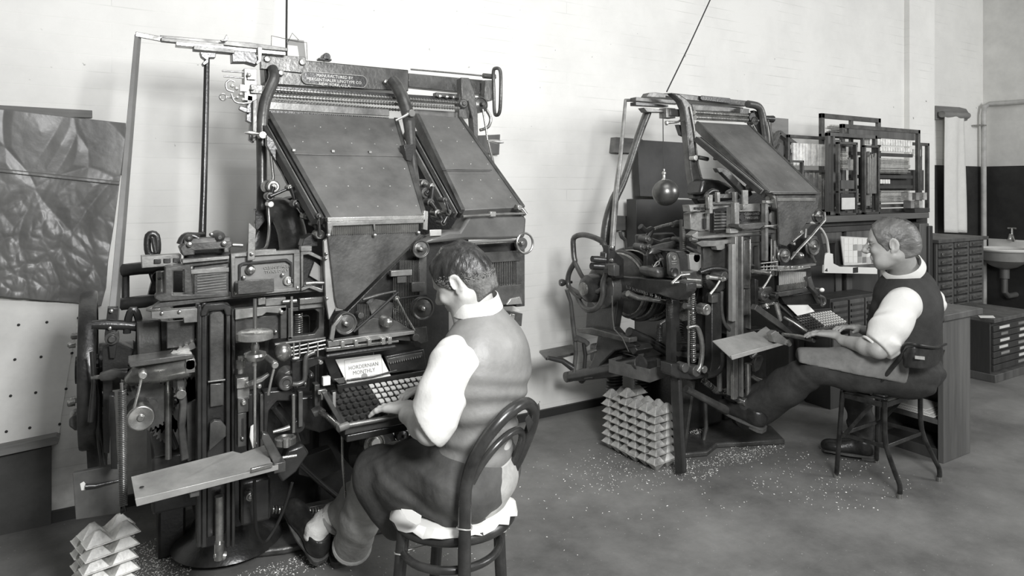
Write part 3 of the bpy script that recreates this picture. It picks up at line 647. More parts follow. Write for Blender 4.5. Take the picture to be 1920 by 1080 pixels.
# guard housing, gears
A.fp('guard_housing', IRON2, [(256,604),(300,600),(302,660),(258,668)], 2.55, .10, bev=.006)
A.fp('guard_lid', IRON2, [(300,602),(320,604),(322,655),(302,664)], 2.56, .09, bev=.004)
arc = [P(250+12*math.cos(math.radians(a)), 625-45*math.sin(math.radians(a)), 2.6) for a in range(-60, 200, 20)]
A._p('belt_hoop', IRON, MB().tube(arc, .012, 8), None, bev=0)
A.fp('slide_jaw', GREY, [(284,585),(345,580),(370,578),(370,604),(345,606),(344,596),(300,599),(284,598)], 2.40, .04)
A.tp('slide_nose', DSTEEL, [(274,580,2.42),(284,579,2.42),(300,578,2.42)], [3,6,5])
for x in (304,337): A.bolt(x, 588-(x-304)*.08, 2.40, 3.5)
A.fb('heat_plate', IRON2, 313, 604, 366, 648, 2.45, .02)
A._p('mold_gear', DSTEEL, MB().gear(P(330,720,2.62), (0,1,0), .17, .03, 72, .012, .2), None, bev=0)
gt = [P(318+20*math.cos(a), 640+12*math.sin(a), 2.5) for a in (0, 1)]
A._p('rack_gear', DSTEEL, MB().prism([P(320+i*5.5, 662-i*2.4-(3 if i % 2 else 0), 2.43) for i in range(9)]+[P(368,652,2.43), P(322,672,2.43)], (0,.02,0)), None, bev=0)
# pot mouthpiece cylinder & arms
A._p('jaw_cylinder', DSTEEL, MB().tube([P(245,712,2.50),P(262,700,2.47),P(300,694,2.44),P(355,684,2.42),P(362,684,2.42)], [.022,.036,.040,.040,.03], 24), None)
A.fp('jaw_ledge', IRON2, [(240,680),(345,665),(362,664),(362,672),(345,675),(244,690)], 2.38, .10, bev=.003)
A.tp('jaw_screw', DSTEEL, [(172,708,2.60),(200,706,2.58)], 4); A.tp('jaw_nut', IRON2, [(192,706,2.58),(212,702,2.56),(222,700,2.55),(236,702,2.55)], [9,11,8,11])
A.cy('lock_stud', STEEL, 268, 704, 2.34, 7, .05, [(.2,-.05),(.9,-.05),(1,.05),(1,1)])
A.tp('lock_handle', STEEL, [(266,706,2.35),(260,735,2.36),(252,764,2.38)], [2.5,2.3,2.8])
A.cy('jaw_clamp', IRON2, 357, 684, 2.38, 10, .05)
A.fb('clamp_block', DSTEEL, 348, 675, 366, 698, 2.38, .04)
A.cy('ratchet_drum', DSTEEL, 264, 785, 2.42, 24, .05, [(.2,0),(.25,0),(.26,.1),(.9,0),(1,.08),(1,1)])
A._p('drum_barrel', IRON, MB().cy(262, 778, 2.46, 19, .14), None)
A._p('ratchet_gear', IRON2, MB().gear(P(280,760,2.56), (0,1,0), .085, .03, 36, .009, .3), None, bev=0)
A._p('ratchet_gear', IRON2, MB().gear(P(345,770,2.62), (0,1,0), .12, .03, 48, .011, .3), None, bev=0)
A.tp('gear_sector', IRON, [(300,690,2.6),(302,740,2.6),(312,790,2.6),(330,840,2.6)], [6,5,5,6])
A.tp('push_rod', DSTEEL, [(316,700,2.55),(316,860,2.55)], 6)
A.fp('curved_arm', IRON2, [(330,700),(344,700),(350,740),(352,760),(348,800),(356,860),(340,866),(334,800),(338,760),(332,735)], 2.44, .04, bev=.004)
A.cy('arm_boss', DSTEEL, 340, 740, 2.42, 9, .05)
A.fp('rear_plate', IRON2, [(350,760),(368,750),(368,860),(352,866)], 2.5, .02)
A._p('return_spring', IRON2, MB().spring(P(229,732,2.36), P(231,948,2.36), .0095, .0030, 62), None, bev=0)
A.tp('spring_rod', DSTEEL, [(228,718,2.36),(229,735,2.36)], 3); A.tp('spring_hook', IRON, [(231,945,2.36),(235,958,2.36),(226,962,2.36)], 3)
A.fp('lower_beam', IRON, [(205,742),(215,742),(220,880),(208,880)], 2.5, .05)
A.fp('splash_guard', mat('scuffed guard plate', .12, .5, .2, .4, 6), [(136,888),(226,870),(226,962),(142,975)], 2.60, .02)
A.fp('guard_stain', PAPER, [(150,907),(157,903),(163,910),(160,919),(152,920)], 2.597, .002)
A.tp('guard_bolt', IRON, [(160,912,2.59),(180,911,2.59),(226,900,2.59)], [5,4,2])
A._p('lower_casting', IRON, MB().box((.12,2.62,.36), (.36,3.0,.56)).box((.16,3.02,.0),(.26,3.14,.5)), None, bev=.01)
# --- elevator column
col = MB().fb(370,572,378,1026,2.40,.06).fb(378,568,388,1026,2.41,.05).fb(424,572,432,1026,2.40,.06).fb(434,580,441,1026,2.42,.05).fb(388,584,424,1000,2.43,.03)
A._p('elevator_column', IRON, col, None, bev=.003)
A.fp('column_arch', IRON, [(376,585),(384,571),(420,568),(434,575),(434,592),(424,592),(420,580),(392,582),(388,592),(376,594)], 2.395, .03, bev=.004)
A.fp('column_panel', IRON2, [(393,590),(398,585),(415,584),(420,590),(420,712),(393,716)], 2.405, .012, bev=.004)
A.fp('column_panel', IRON2, [(394,720),(420,718),(420,760),(394,764)], 2.41, .01, bev=.003)
A.tp('panel_rib', IRON2, [(390,716,2.40),(422,712,2.40)], 2.2)
A.fp('column_shield', IRON2, [(394,795),(402,789),(416,790),(424,800),(424,818),(392,846)], 2.40, .02)
A.tp('column_piston', DSTEEL, [(411,930,2.40),(411,1036,2.40)], 8)
A.tp('piston_joint', STEEL, [(402,1040,2.39),(422,1042,2.39)], [6,8]); A.tp('joint_collar', DSTEEL, [(411,1018,2.39),(411,1048,2.39)], 9)
# --- right of column: stuffing block, ball, hand knob and rods
A.tp('vertical_rod', DSTEEL, [(478,560,2.28),(478,616,2.28)], 3.6)
A._p('hand_disc', STEEL, MB().lathe(P(478,636,2.28), (0,0,1), [(.01,0),(.052,0),(.056,.003),(.056,.022),(.05,.026),(.01,.026)], 40), None, bev=0)
A._p('disc_cup', DSTEEL, MB().lathe(P(478,664,2.28), (0,0,1), [(.006,-.02),(.028,-.018),(.036,-.004),(.034,.004),(.012,.012),(.014,.024),(.008,.045)], 28), None, bev=0)
A.tp('rod_collar', STEEL, [(477,668,2.28),(477,686,2.28)], [5,4]); A.tp('vertical_rod', STEEL, [(478,686,2.28),(478,838,2.28)], 2.6)
A.fp('rear_slide_plate', GREY, [(441,580),(537,572),(537,582),(528,588),(500,586),(492,592),(441,600)], 2.40, .03)
A.fb('slide_face', IRON2, 441, 598, 528, 634, 2.43, .03)
A.fb('slide_post', IRON2, 526, 576, 538, 634, 2.40, .03); A.bolt(529, 586, 2.395, 4.5); A.bolt(518, 623, 2.42, 3.5)
A.fb('gib_block', STEEL, 484, 559, 498, 571, 2.38, .03); A.fb('gib_block', GREY, 498, 560, 536, 571, 2.40, .03); A.tp('gib_screw', DSTEEL, [(530,566,2.38),(556,564,2.38)], 4)
A.fb('gate_bar', DSTEEL, 562, 560, 608, 567, 2.38, .02); A.fb('gate_bar', GREY, 562, 570, 608, 576, 2.40, .02)
A.tp('thin_rod', STEEL, [(547,556,2.36),(547,632,2.36)], 2.2)
A.fp('window_frame', IRON2, [(540,578),(608,570),(608,632),(540,640),(540,632),(590,626),(598,614),(598,586),(590,580),(548,584),(548,636),(540,636)], 2.42, .03)
A._p('window_spring', DSTEEL, MB().spring(P(560,588,2.47), P(560,625,2.47), .012, .0025, 9), None, bev=0)
A.tp('steam_tube', IRON2, [(515,646,2.36),(560,640,2.36),(610,634,2.36)], 3)
A._p('brass_ball', DSTEEL, MB().ball(P(531,660,2.34), .030, 14, (1,1,1.05)), None, bev=0)
for y0, y1 in ((648,640),(655,648),(662,655)): A.tp('guide_rod', STEEL, [(545,y0+4,2.33),(610,y1-2,2.33)], 1.7)
for x in (551,562,578,596): A.tp('guide_post', STEEL, [(x,642,2.32),(x,668,2.32)], 1.3)
A.tp('knob_pin', STEEL, [(548,673,2.32),(553,672,2.32),(561,671,2.32)], [1.5,3.5,2.5])
A._p('carry_hook', IRON2, MB().tube(smooth_path([P(590,660,2.32),P(575,668,2.32),P(572,685,2.32),P(571,712,2.32),P(560,720,2.32),P(548,720,2.32)], 4), .008, 10), None, bev=0)
A.fp('hook_frame', IRON, [(548,678),(600,668),(616,670),(600,682),(580,690),(574,728),(552,730),(548,722)], 2.35, .03)
A.cy('frame_screw', STEEL, 602, 680, 2.34, 4, .02); A.bolt(573, 720, 2.34, 3.2); A.bolt(558, 724, 2.34, 3.2)
A.cy('lock_stud', STEEL, 516, 685, 2.28, 6.5, .05, [(.3,-.05),(.9,-.05),(1,.05),(1,1)])
A.tp('lock_handle', STEEL, [(514,690,2.29),(508,715,2.30),(503,740,2.31)], [2.5,2.4,3])
A.tp('handle_arm', DSTEEL, [(516,682,2.30),(500,670,2.33),(488,665,2.35)], [6,6,4])
A.cy('drum_cup', IRON2, 537, 718, 2.36, 15, .06, [(.4,0),(.5,-.1),(.9,-.1),(1,0),(1,1)])
A._p('drum_side', GREY, MB().cy(545, 712, 2.38, 17, .08), None)
A.fb('sight_block', STEEL, 444, 710, 466, 726, 2.36, .05); A.fb('sight_block', GREY, 445, 726, 468, 748, 2.38, .04); A.fb('sight_block', IRON2, 446, 748, 466, 772, 2.37, .05)
A.tp('sight_glass', STEEL, [(451,668,2.36),(451,700,2.36)], 5); A.tp('sight_cap', DSTEEL, [(451,676,2.35),(451,690,2.35)], 8)
A.bolt(458, 756, 2.365, 5, STEEL); A.bolt(487, 725, 2.34, 4.5, STEEL)
A.fp('shear_arm', GREY, [(462,720),(492,708),(504,700),(506,704),(492,716),(466,726)], 2.33, .02)
A.fb('vise_slot_plate', IRON2, 446, 776, 462, 836, 2.37, .03); A.fb('slot', RUB, 453, 785, 457, 828, 2.368, .004); A.bolt(455, 823, 2.365, 3)
A.fb('vise_post', IRON, 466, 740, 474, 850, 2.38, .04); A.fb('vise_post', IRON2, 488, 740, 494, 850, 2.36, .03)
A.fp('metal_drips', PAPER, [(470,800),(476,796),(478,816),(482,832),(474,842),(468,820)], 2.355, .006)
A.fp('vise_frame', IRON, [(494,735),(548,730),(550,752),(520,752),(505,770),(500,850),(494,850)], 2.38, .05, bev=.004)
A.tp('vise_rod', IRON, [(515,760,2.5),(545,800,2.5),(560,850,2.5)], 10)
A.fb('slug_lever_post', DSTEEL, 548, 740, 554, 812, 2.34, .02); A.fb('slug_lever_post', IRON2, 560, 735, 568, 800, 2.34, .03)
A.cy('post_pulley', IRON, 560, 800, 2.36, 12, .03)
# lower right of the vise: arm with handle, pedestal beneath
A.tp('vise_handle', DSTEEL, [(512,810,2.25),(528,806,2.25),(543,801,2.25)], [3,4,5])
A._p('eccentric', DSTEEL, MB().lathe(P(535,826,2.28), (0,0,1), [(.034,-.01),(.034,.01),(.026,.012),(.02,.006)], 24), None, bev=0)
A.tp('oil_cup', STEEL, [(537,822,2.24),(537,838,2.24)], 6)
A.fp('galley_bracket', IRON2, [(493,812),(504,815),(535,868),(536,876),(515,880),(508,860),(490,824)], 2.18, .03, bev=.003)
A.fb('bracket_clamp', IRON2, 514, 870, 536, 884, 2.14, .05); A.tp('clamp_screw', STEEL, [(530,858,2.14),(556,854,2.14)], 2.5)
A.fp('swing_arm', IRON, [(540,845),(570,835),(580,850),(556,885),(530,905),(520,890)], 2.3, .05, bev=.006)
# the galley: sloping zinc tray
gt_ = [P(246,894,2.24), P(436,846,2.26), P(452,850,2.26), P(498,834,2.27), P(508,866,2.17), P(522,876,2.14), P(255,942,2.10)]
gl = A._p('galley', ALU, MB().prism(gt_, (0,0,-.004)), None, bev=0)
A._p('galley_edge', ALU, MB().prism([P(253,936,2.095), P(522,872,2.135), P(522,881,2.135), P(256,950,2.095)], (0,.006,0)), gl, bev=.001)
A._p('galley_stop', DSTEEL, MB().bar(P(470,882,2.12), P(510,872,2.13), .01, .012), gl)
A._p('galley_hole', RUB, MB().lathe(P(266,914,2.165)+Vector((0,0,.001)), (0,0,1), [(.006,0),(.006,.001)], 10), gl, bev=0)
A.fb('galley_foot', IRON2, 356, 918, 374, 930, 2.13, .03, gl)
# under the machine
A.cy('foot_roller', DSTEEL, 470, 932, 2.5, 9, .04, [(.3,-.1),(.5,-.1),(.6,0),(.9,0),(1,.2),(1,1)])
A.fb('lower_bracket', IRON, 452, 905, 508, 975, 2.56, .06, bev=.01)
A._p('drive_cable', RUB, MB().tube(smooth_path([P(477,900,2.46),P(478,960,2.5),P(482,1000,2.55),P(494,1017,2.6),P(510,1000,2.62),P(530,960,2.62),P(548,905,2.6)], 6), .006, 8), None, bev=0)
A._p('flexible_conduit', DSTEEL, MB().spring(P(510,955,2.8), P(632,960,2.8), .013, .004, 22), None, bev=0)
A.fp('motor_bracket', IRON, [(555,745),(620,740),(640,800),(600,812),(556,800)], 2.45, .08, bev=.008)
A.tp('keyboard_cup', IRON2, [(586,775,2.33),(595,770,2.33),(607,775,2.33)], [8,11,7])
A.fb('bracket_stem', IRON2, 590, 722, 600, 766, 2.34, .04)
A.cy('black_knob', IRON, 584, 705, 2.34, 6, .05, [(.3,-.1),(.8,0),(1,.3),(1,1)])
A._p('rack_teeth', DSTEEL, MB().fb(596,732,612,738,2.30,.02).fb(602,738,606,750,2.30,.02).fb(608,732,614,746,2.30,.02), None)
A.cy('motor_pulley', DSTEEL, 702, 833, 2.62, 21, .06, [(.2,-.1),(.5,-.1),(.55,.05),(.8,.05),(.85,-.1),(1,0),(1,1)])
A.cy('motor_badge', PAPER, 705, 832, 2.605, 9, .01)
A._p('motor', IRON, MB().lathe(P(705,850,2.68), (0,1,0), [(.03,0),(.08,.01),(.105,.04),(.105,.2),(.08,.24)], 32), None)
A.cy('small_pulley', IRON, 756, 818, 2.7, 12, .04, PULLEY)
A.tp('treadle_rod', DSTEEL, [(641,812,2.4),(642,870,2.4),(648,932,2.45)], 2.4)
A.fp('under_beam', IRON, [(560,860),(620,840),(640,880),(600,900),(560,890)], 2.75, .05)
A.tp('treadle_bar', IRON, [(560,868,2.7),(600,905,2.72),(640,938,2.75)], 5)
A.fp('debris_ledge', IRON2, [(575,952),(635,940),(640,955),(580,968)], 2.8, .04)
# ------------------------------------------------------------------ the second machine, seen more from its left side
root2 = empty('typesetting_machine', (2.95, 2.9, 0), 'black typesetting machine with a single sloping magazine and open oval hand wheel, farther back', 'typesetting machine')
B = Rig(root2)
def cv(x0, y0, s): return lambda pts: [(x0+x/s, y0+y/s) for x, y in pts]
r2 = cv(1000, 160, 3.0); rA = cv(1040, 400, 4.911); rB = cv(1280, 340, 4.154); rC = cv(1240, 580, 4.154); r3 = cv(1000, 480, 2.572); r4 = cv(1300, 340, 3.0)
def wY(pts, Y): return [(x, y, Y) for x, y in pts]
# --- base, pedestal, legs
bp_ = [K(*q, .03) for q in ((1472,824),(1345,831),(1326,846),(1285,850),(1262,835),(1240,790))]
bp_ += [Vector((bp_[-1].x-.02, 3.35, .03)), Vector((bp_[0].x+.02, 3.35, .03)), K(1446,798,.03)]
B._p('base_plate', IRON2, MB().prism(bp_, (0,0,-.03)), None, bev=.008)
B._p('pedestal', IRON, MB().box((2.85,2.86,.03), (3.25,3.25,1.1)), None, bev=.03)
B._p('pedestal_shell', IRON2, MB().prism([G(*q, 2.72) for q in ((1258,700),(1262,850),(1282,848),(1300,715))], (.02,0,0)), None, bev=.004)
B.tp('pedestal_rib', IRON2, wY([(1322,745),(1324,800),(1318,832),(1300,846)], 2.75), 4)
B._p('front_leg', IRON, MB().prism([G(*q, 2.50) for q in ((1254,690),(1258,760),(1265,890),(1281,888),(1276,800),(1272,700))], (.03,0,0)), None, bev=.008)
B.tp('leg_rib', IRON2, [(1271,700,2.52),(1272,780,2.52),(1274,882,2.53)], 2.5)
rD = cv(1012, 450, 2.4)
B._p('side_frame', IRON, MB().prism([G(*q, 2.40) for q in rD([(215,235),(285,170),(352,165),(347,300),(332,395),(372,440),(360,452),(205,408)])], (.05,0,0)), None, bev=.006)
B._p('frame_plate', IRON2, MB().prism([G(*q, 2.36) for q in rD([(165,396),(230,395),(402,440),(402,464),(165,414)])], (.06,0,0)), None, bev=.006)
B._p('frame_arch', IRON, MB().prism([G(*q, 2.39) for q in rD([(262,422),(395,452),(430,480),(335,500),(275,560),(238,628),(195,628),(240,530)])], (.05,0,0)), None, bev=.008)
B.tp('frame_edge', DSTEEL, [(1012+x/2.4, 450+y/2.4, 2.76) for x, y in ((326,250),(328,340),(334,400),(372,440),(400,500))], 1.2)
B._p('frame_foot', IRON, MB().prism([G(*q, 2.40) for q in r3([(430,370),(455,390),(500,455),(480,480),(420,400)])], (.12,0,0)), None, bev=.006)
B._p('frame_bar', IRON, MB().tube([G(*q, 2.42) for q in r3([(172,582),(240,572),(380,545),(520,520)])], [.028,.035,.045,.045], 14), None)
B._p('bar_cap', IRON2, MB().lathe(G(*r3([(172,582)])[0], 2.42)-Vector((.03,0,0)), (1,0,0), [(.02,0),(.032,.006),(.032,.05)], 20), None)
B._p('side_arch', IRON2, MB().tube(smooth_path([G(*q, 2.46) for q in r3([(230,600),(300,520),(350,470),(430,450),(520,470)])], 4), .022, 10), None, bev=0)
# side beam with raised letters
sb = B._p('side_beam', IRON, MB().prism([G(*q, 2.42) for q in r3([(370,100),(400,95),(700,120),(740,130),(740,170),(700,215),(640,200),(600,185),(380,170)])], (.07,0,0)), None, bev=.006)
o_ = G(1205, 547, 2.418)
bl_m = MB(); rnd = random.Random(2)
for i in range(22):
    if i in (3, 14, 17): continue
    p_ = o_+Vector((0, .13-i*.0125, -.001*i)); h_ = .018*rnd.uniform(.6,1); bl_m.box(p_, p_+Vector((-.0015,-.003,h_))); bl_m.box(p_+Vector((0,0,h_*rnd.choice((0,.5,.85)))), p_+Vector((-.0015,-.009,h_*.2)))
B._p('beam_lettering', GREY, bl_m, sb, bev=0)
# --- oval hand wheel
hw = [G(*q, 2.28) for q in rA([(172,240),(200,210),(250,198),(310,205),(400,238),(455,285),(485,380),(488,470),(470,570),(445,640),(445,740),(425,820),(380,875),(320,893),(265,870),(225,810),(205,760),(150,700),(125,660),(125,580),(150,510),(185,450),(178,400),(172,320)])]
hwo = B._p('hand_wheel', IRON2, MB().tube(smooth_path(hw, 3, True), .0155, 12, closed=True), None, bev=0)
hc = G(*rA([(312,692)])[0], 2.28)
for a in ([(190,460),(240,560),(290,640)], [(130,680),(200,720),(240,745),(290,720)], [(200,760),(240,770),(300,740)], [(440,690),(400,720),(350,710)]):
    B._p('wheel_spoke', IRON2, MB().tube([G(*q, 2.28) for q in rA(a)], .013, 10), hwo, bev=0)
B._p('wheel_hub', IRON, MB().lathe(hc-Vector((.03,0,0)), (1,0,0), [(.03,-.004),(.052,0),(.062,.01),(.075,.02),(.08,.06),(.08,.10)], 32), hwo, bev=0)
B._p('hub_cap', DSTEEL, MB().lathe(hc-Vector((.042,0,0)), (1,0,0), [(.004,-.002),(.036,0),(.038,.01),(.038,.02)], 28), hwo, bev=0)
B._p('main_shaft', IRON, MB().lathe(hc, (1,0,0), [(.045,.05),(.045,.9)], 20), None, bev=0)
B._p('clutch_drum', IRON2, MB().lathe(hc, (1,0,0), [(.10,.07),(.12,.08),(.12,.14),(.10,.15)], 32), None)
B._p('wheel_knob', IRON, MB().lathe(G(*rA([(88,637)])[0], 2.26), (1,-.2,0), [(.005,-.03),(.018,-.028),(.022,-.015),(.018,0),(.01,.01),(.008,.05)], 16), hwo, bev=0)
B.tp('link_rod', IRON2, wY(r3([(160,160),(180,220),(190,320),(200,400),(205,470),(195,560)]), 3.0), [4,4,4.5,4.5,4,4])
B.tp('link_collar', IRON2, wY(r3([(205,395),(245,410),(260,425)]), 2.98), [6,5,6])
B.tp('link_rod', IRON, wY(r3([(243,420),(250,480),(245,540)]), 2.98), 4)
B.tp('link_end', DSTEEL, wY(r3([(255,470),(300,455)]), 2.98), 4)
# foot tread and lever
ft = B._p('foot_tread', IRON2, MB().prism([K(*q, .55) for q in r3([(28,455),(185,425),(215,440),(215,462),(100,490),(60,490)])], (0,0,-.015)), None, bev=.004)
B._p('tread_arm', IRON, MB().tube([P(*r3([(70,490)])[0],3.05), P(*r3([(140,505)])[0],3.03), P(*r3([(190,540)])[0],3.0)], [.012,.016,.02], 10), None, bev=0)
# --- cams on the shaft
for i, (dx, r) in enumerate(((.23,.19),(.28,.225),(.34,.215),(.41,.235),(.48,.225),(.55,.24),(.63,.23))):
    c0 = Vector((2.28+dx, 2.93, .95)); ov = []
    for k in range(48):
        a = 2*math.pi*k/48; rr = r*(1+.07*math.sin(2*a+i*1.3)+.04*math.sin(3*a+i)); ov.append(c0+Vector((0, math.cos(a)*rr, math.sin(a)*rr)))
    cm = B._p('cam', IRON if i % 2 else IRON2, MB().prism(ov, (.028,0,0)), None, bev=.004)
    B._p('cam_track', DSTEEL, MB().tube([c0+Vector((-.002, (p-c0).y*.9, (p-c0).z*.9)) for p in ov], .006, 8, closed=True), cm, bev=0)
B._p('cam_levers', IRON, MB().box((2.46,2.75,.45),(2.9,3.2,.56)), None, bev=.02)
# arms behind the wheel: brace and lever that rise to the top slide
B.tp('rear_brace', IRON2, wY(r2([(642,150),(590,290),(510,530),(455,640),(415,770),(400,900)]), 2.95), [8,7,7,9,9,9], sm=4)
B.tp('transfer_lever', GREY, [(*r2([(518,86)])[0],2.96),(*r2([(492,380)])[0],2.92),(*r2([(466,600)])[0],2.88),(*r2([(442,930)])[0],2.8)], [3,4,5.5,6])
B.tp('lever_top', GREY, wY(r2([(516,84),(580,84)]), 2.96), 3)
B.fp('lever_socket', IRON, r2([(425,900),(460,905),(462,960),(450,1060),(425,1060)]), 2.76, .05)
for q in r2([(448,915),(446,985)]): B.bolt(q[0], q[1], 2.755, 4)
B.cy('socket_boss', IRON2, *rA([(560,495)])[0], 2.72, 7, .08)
B.tp('shipper_handle', IRON, wY(rA([(345,420),(400,425),(460,430)]), 2.7), [6,7,6]); B.tp('shipper_handle', IRON, wY(rA([(340,485),(440,490)]), 2.72), 7)
B.tp('crank_rod', IRON2, wY(rA([(600,165),(615,215),(650,250),(662,340)]), 2.98), 3.6, sm=4)
B.fp('clamp_plate', IRON, rA([(470,360),(560,350),(640,420),(640,600),(540,600),(460,480)]), 2.78, .05, bev=.006)
B.fp('clamp_cover', IRON2, rA([(545,470),(600,480),(600,580),(545,580)]), 2.70, .05, bev=.004)
# lever group behind
B.tp('pump_lever', DSTEEL, wY(rA([(920,140),(1000,115),(1080,98)]), 2.75), [3,3,3.5]); B.tp('pump_joint', IRON2, wY(rA([(1085,105),(1130,100),(1170,90)]), 2.74), [5,8,5])
B.tp('pump_lever', IRON2, wY(rA([(855,400),(900,345),(1000,310),(1080,290),(1160,250)]), 2.72), [4,9,8,7,7], sm=3)
for x, y, r in ((860,238,7),(812,312,7),(1160,248,6),(875,310,6)): B.cy('lever_roller', IRON2, *rA([(x,y)])[0], 2.68, r, .06, [(.3,-.2),(.5,-.2),(.55,0),(.9,0),(1,.1),(1,1)])
B.tp('lever_hook', IRON, wY(rA([(790,120),(840,160),(900,140),(850,230)]), 2.74), [6,5,5,6], sm=3)
B.fp('lever_fork', IRON, rA([(850,390),(940,340),(900,430),(890,520),(850,540)]), 2.70, .03)
B.tp('ejector_arm', IRON, wY(rA([(880,260),(960,290),(1010,270),(1060,260)]), 2.76), 8)
B.fp('cam_cover', IRON, rA([(820,200),(1100,180),(1180,260),(1180,420),(900,560),(840,420)]), 2.84, .08, bev=.01)
B.fb('notched_bar', IRON2, 1279, 412, 1287, 470, 2.56, .02, bev=.001)
ch = MB()
for i in range(12): ch.fb(1281.5, 425+i*3.6, 1284.5, 427.2+i*3.6, 2.552, .006)
B._p('bar_notches', STEEL, ch, None, bev=0)
B.tp('gas_pipes', STEEL, wY(rA([(900,510),(940,450),(980,430),(1040,405)]), 2.62), 1.5); B.tp('gas_pipes', STEEL, wY(rA([(905,500),(960,470),(970,420),(1040,415)]), 2.62), 1.2)
# governor housing with letters
gh = B.fp('governor_housing', IRON2, rA([(1050,400),(1060,370),(1090,355),(1130,365),(1150,420),(1160,560),(1130,605),(1085,600),(1060,560)]), 2.46, .02, bev=.004)
B.fp('housing_body', IRON, rA([(1090,352),(1190,340),(1225,390),(1235,520),(1180,600),(1110,605),(1160,560),(1150,420),(1130,365)]), 2.47, .12, bev=.004)
B.cy('housing_port', IRON, *rA([(1110,545)])[0], 2.445, 9, .03, [(.6,.1),(.8,0),(1,0),(1,1)], gh)
B.cy('housing_emblem', GREY, *rA([(1102,408)])[0], 2.457, 4.5, .004, [(.4,0),(.5,-.3),(1,-.3),(1,1)], gh); B.fb('housing_rib', GREY, *rA([(1078,440)])[0], *rA([(1128,446)])[0], 2.457, .004, gh); B.fb('housing_rib', GREY, *rA([(1082,462)])[0], *rA([(1122,468)])[0], 2.457, .004, gh)
B.fp('pot_body', IRON2, rA([(940,510),(1060,500),(1080,600),(950,600)]), 2.55, .15, bev=.02)
B.fp('rag_plate', ALU, rB([(50,570),(160,570),(160,640),(125,700),(60,690)]), 2.50, .03)
B.cy('ladle', DSTEEL, *r4([(20,430)])[0], 2.50, 9, .04)
# front beam ends, jaw & handles
B.fp('jaw_bar', IRON2, rB([(-10,700),(150,700),(160,830),(0,830)]), 2.46, .12, bev=.006)
for y in (765,805): B.tp('jaw_roller', DSTEEL, wY(rB([(20,y),(130,y+8)]), 2.44), [5,5])
B.tp('jaw_stud', STEEL, wY(rB([(195,745),(250,752),(320,760)]), 2.34), [4.5,4,4.5]); B.cy('stud_end', DSTEEL, *rB([(314,762)])[0], 2.31, 5, .03)
B.tp('lock_handle', STEEL, wY(rB([(290,775),(255,830),(214,880)]), 2.30), [2,2,2.6])
B.tp('lock_handle', STEEL, wY(rA([(1080,645),(1120,605),(1155,570),(1240,560)]), 2.40), [3,2.4,2.5,2]); B.tp('handle_shaft', DSTEEL, wY(rA([(1090,640),(1190,628),(1260,660)]), 2.42), [2.5,5,6])
B.cy('vise_head', IRON2, *rB([(330,740)])[0], 2.40, 9, .08)
B._p('arched_bar', IRON, MB().tube(smooth_path([P(*q, 2.43) for q in rB([(130,710),(230,680),(330,690),(390,740)])], 4), .012, 10), None, bev=0)
B._p('mold_gear', IRON2, MB().gear(P(*rB([(275,720)])[0], 2.50), (0,1,0), .10, .03, 56, .006, .3), None, bev=0)
# gears, springs and the curved arms
gcx, gcy = r3([(715,245)])[0]
B._p('worm_gear', DSTEEL, MB().gear(P(gcx, gcy, 2.60), (1,-.25,0), .075, .05, 36, .008, .4), None, bev=0)
B.tp('gear_spindle', IRON2, wY(r3([(730,240),(830,260)]), 2.45), [6,5]); B.cy('spindle_knob', DSTEEL, *r3([(840,260)])[0], 2.36, 11, .05, [(.15,0),(.2,.05),(.9,0),(1,.1),(1,1)])
B._p('large_gear', IRON, MB().gear(P(*r3([(830,330)])[0], 2.75), (.2,1,0), .16, .03, 64, .01, .3), None, bev=0)
p0 = r3([(768,180)])[0]; p1 = r3([(772,515)])[0]
B._p('return_spring', DSTEEL, MB().spring(P(*p0,2.44), P(*p1,2.44), .011, .0034, 34), None, bev=0)
B.tp('spring_bar', DSTEEL, wY(r3([(752,150),(750,350),(748,540)]), 2.46), [2.5,2.5,2.5])
B.fp('spring_post', IRON, r3([(665,210),(705,215),(705,340),(690,345),(692,520),(665,520)]), 2.55, .04)
B.tp('tall_bar', IRON2, wY(r3([(658,170),(665,300)]), 2.58), 4); B._p('short_spring', IRON2, MB().spring(P(*r3([(660,215)])[0],2.56), P(*r3([(662,300)])[0],2.56), .013, .003, 12), None, bev=0)
B._p('hanging_spring', IRON, MB().spring(P(*r3([(610,330)])[0],2.62), P(*r3([(607,412)])[0],2.62), .014, .003, 10), None, bev=0)
B.tp('spring_hanger', DSTEEL, wY(r3([(608,330),(630,315),(660,295)]), 2.6), 3)
B.tp('curved_arm', DSTEEL, wY(r3([(745,345),(785,340),(805,380),(815,450),(805,530),(790,560)]), 2.42), [3.5,4,5,5,5,6], sm=4)
B.tp('cam_rod', DSTEEL, wY(r3([(455,180),(500,200),(580,212),(680,228)]), 2.62), [6,5.5,4.5,4.5]); B.cy('rod_head', IRON2, *r3([(470,195)])[0], 2.66, 8, .05)
B.tp('long_tube', IRON, wY(r3([(460,365),(560,410),(660,470)]), 2.75), 9)
B.tp('cross_tube', IRON, wY(r3([(700,440),(860,440)]), 2.6), 7); B.tp('cross_tube', IRON2, wY(r3([(700,470),(860,490)]), 2.6), 6)
B.fp('upright_arm', IRON, r3([(862,200),(870,180),(905,178),(915,200),(908,440),(905,560),(880,570),(850,570),(862,500)]), 2.44, .05, bev=.005)
B.fb('arm_lug', IRON2, *r3([(862,190)])[0], *r3([(892,225)])[0], 2.42, .03, bev=.004)
B._p('arm_bend', IRON, MB().tube(smooth_path([P(*q, 2.45) for q in r3([(830,575),(880,560),(905,520),(905,460)])], 4), .02, 10), None, bev=0)
B.tp('arm_pipe', IRON2, wY(r3([(897,560),(897,650)]), 2.46), 5)
B.tp('guide_curve', IRON2, wY(r3([(908,170),(908,260),(925,330),(970,375)]), 2.44), 3.5, sm=4)
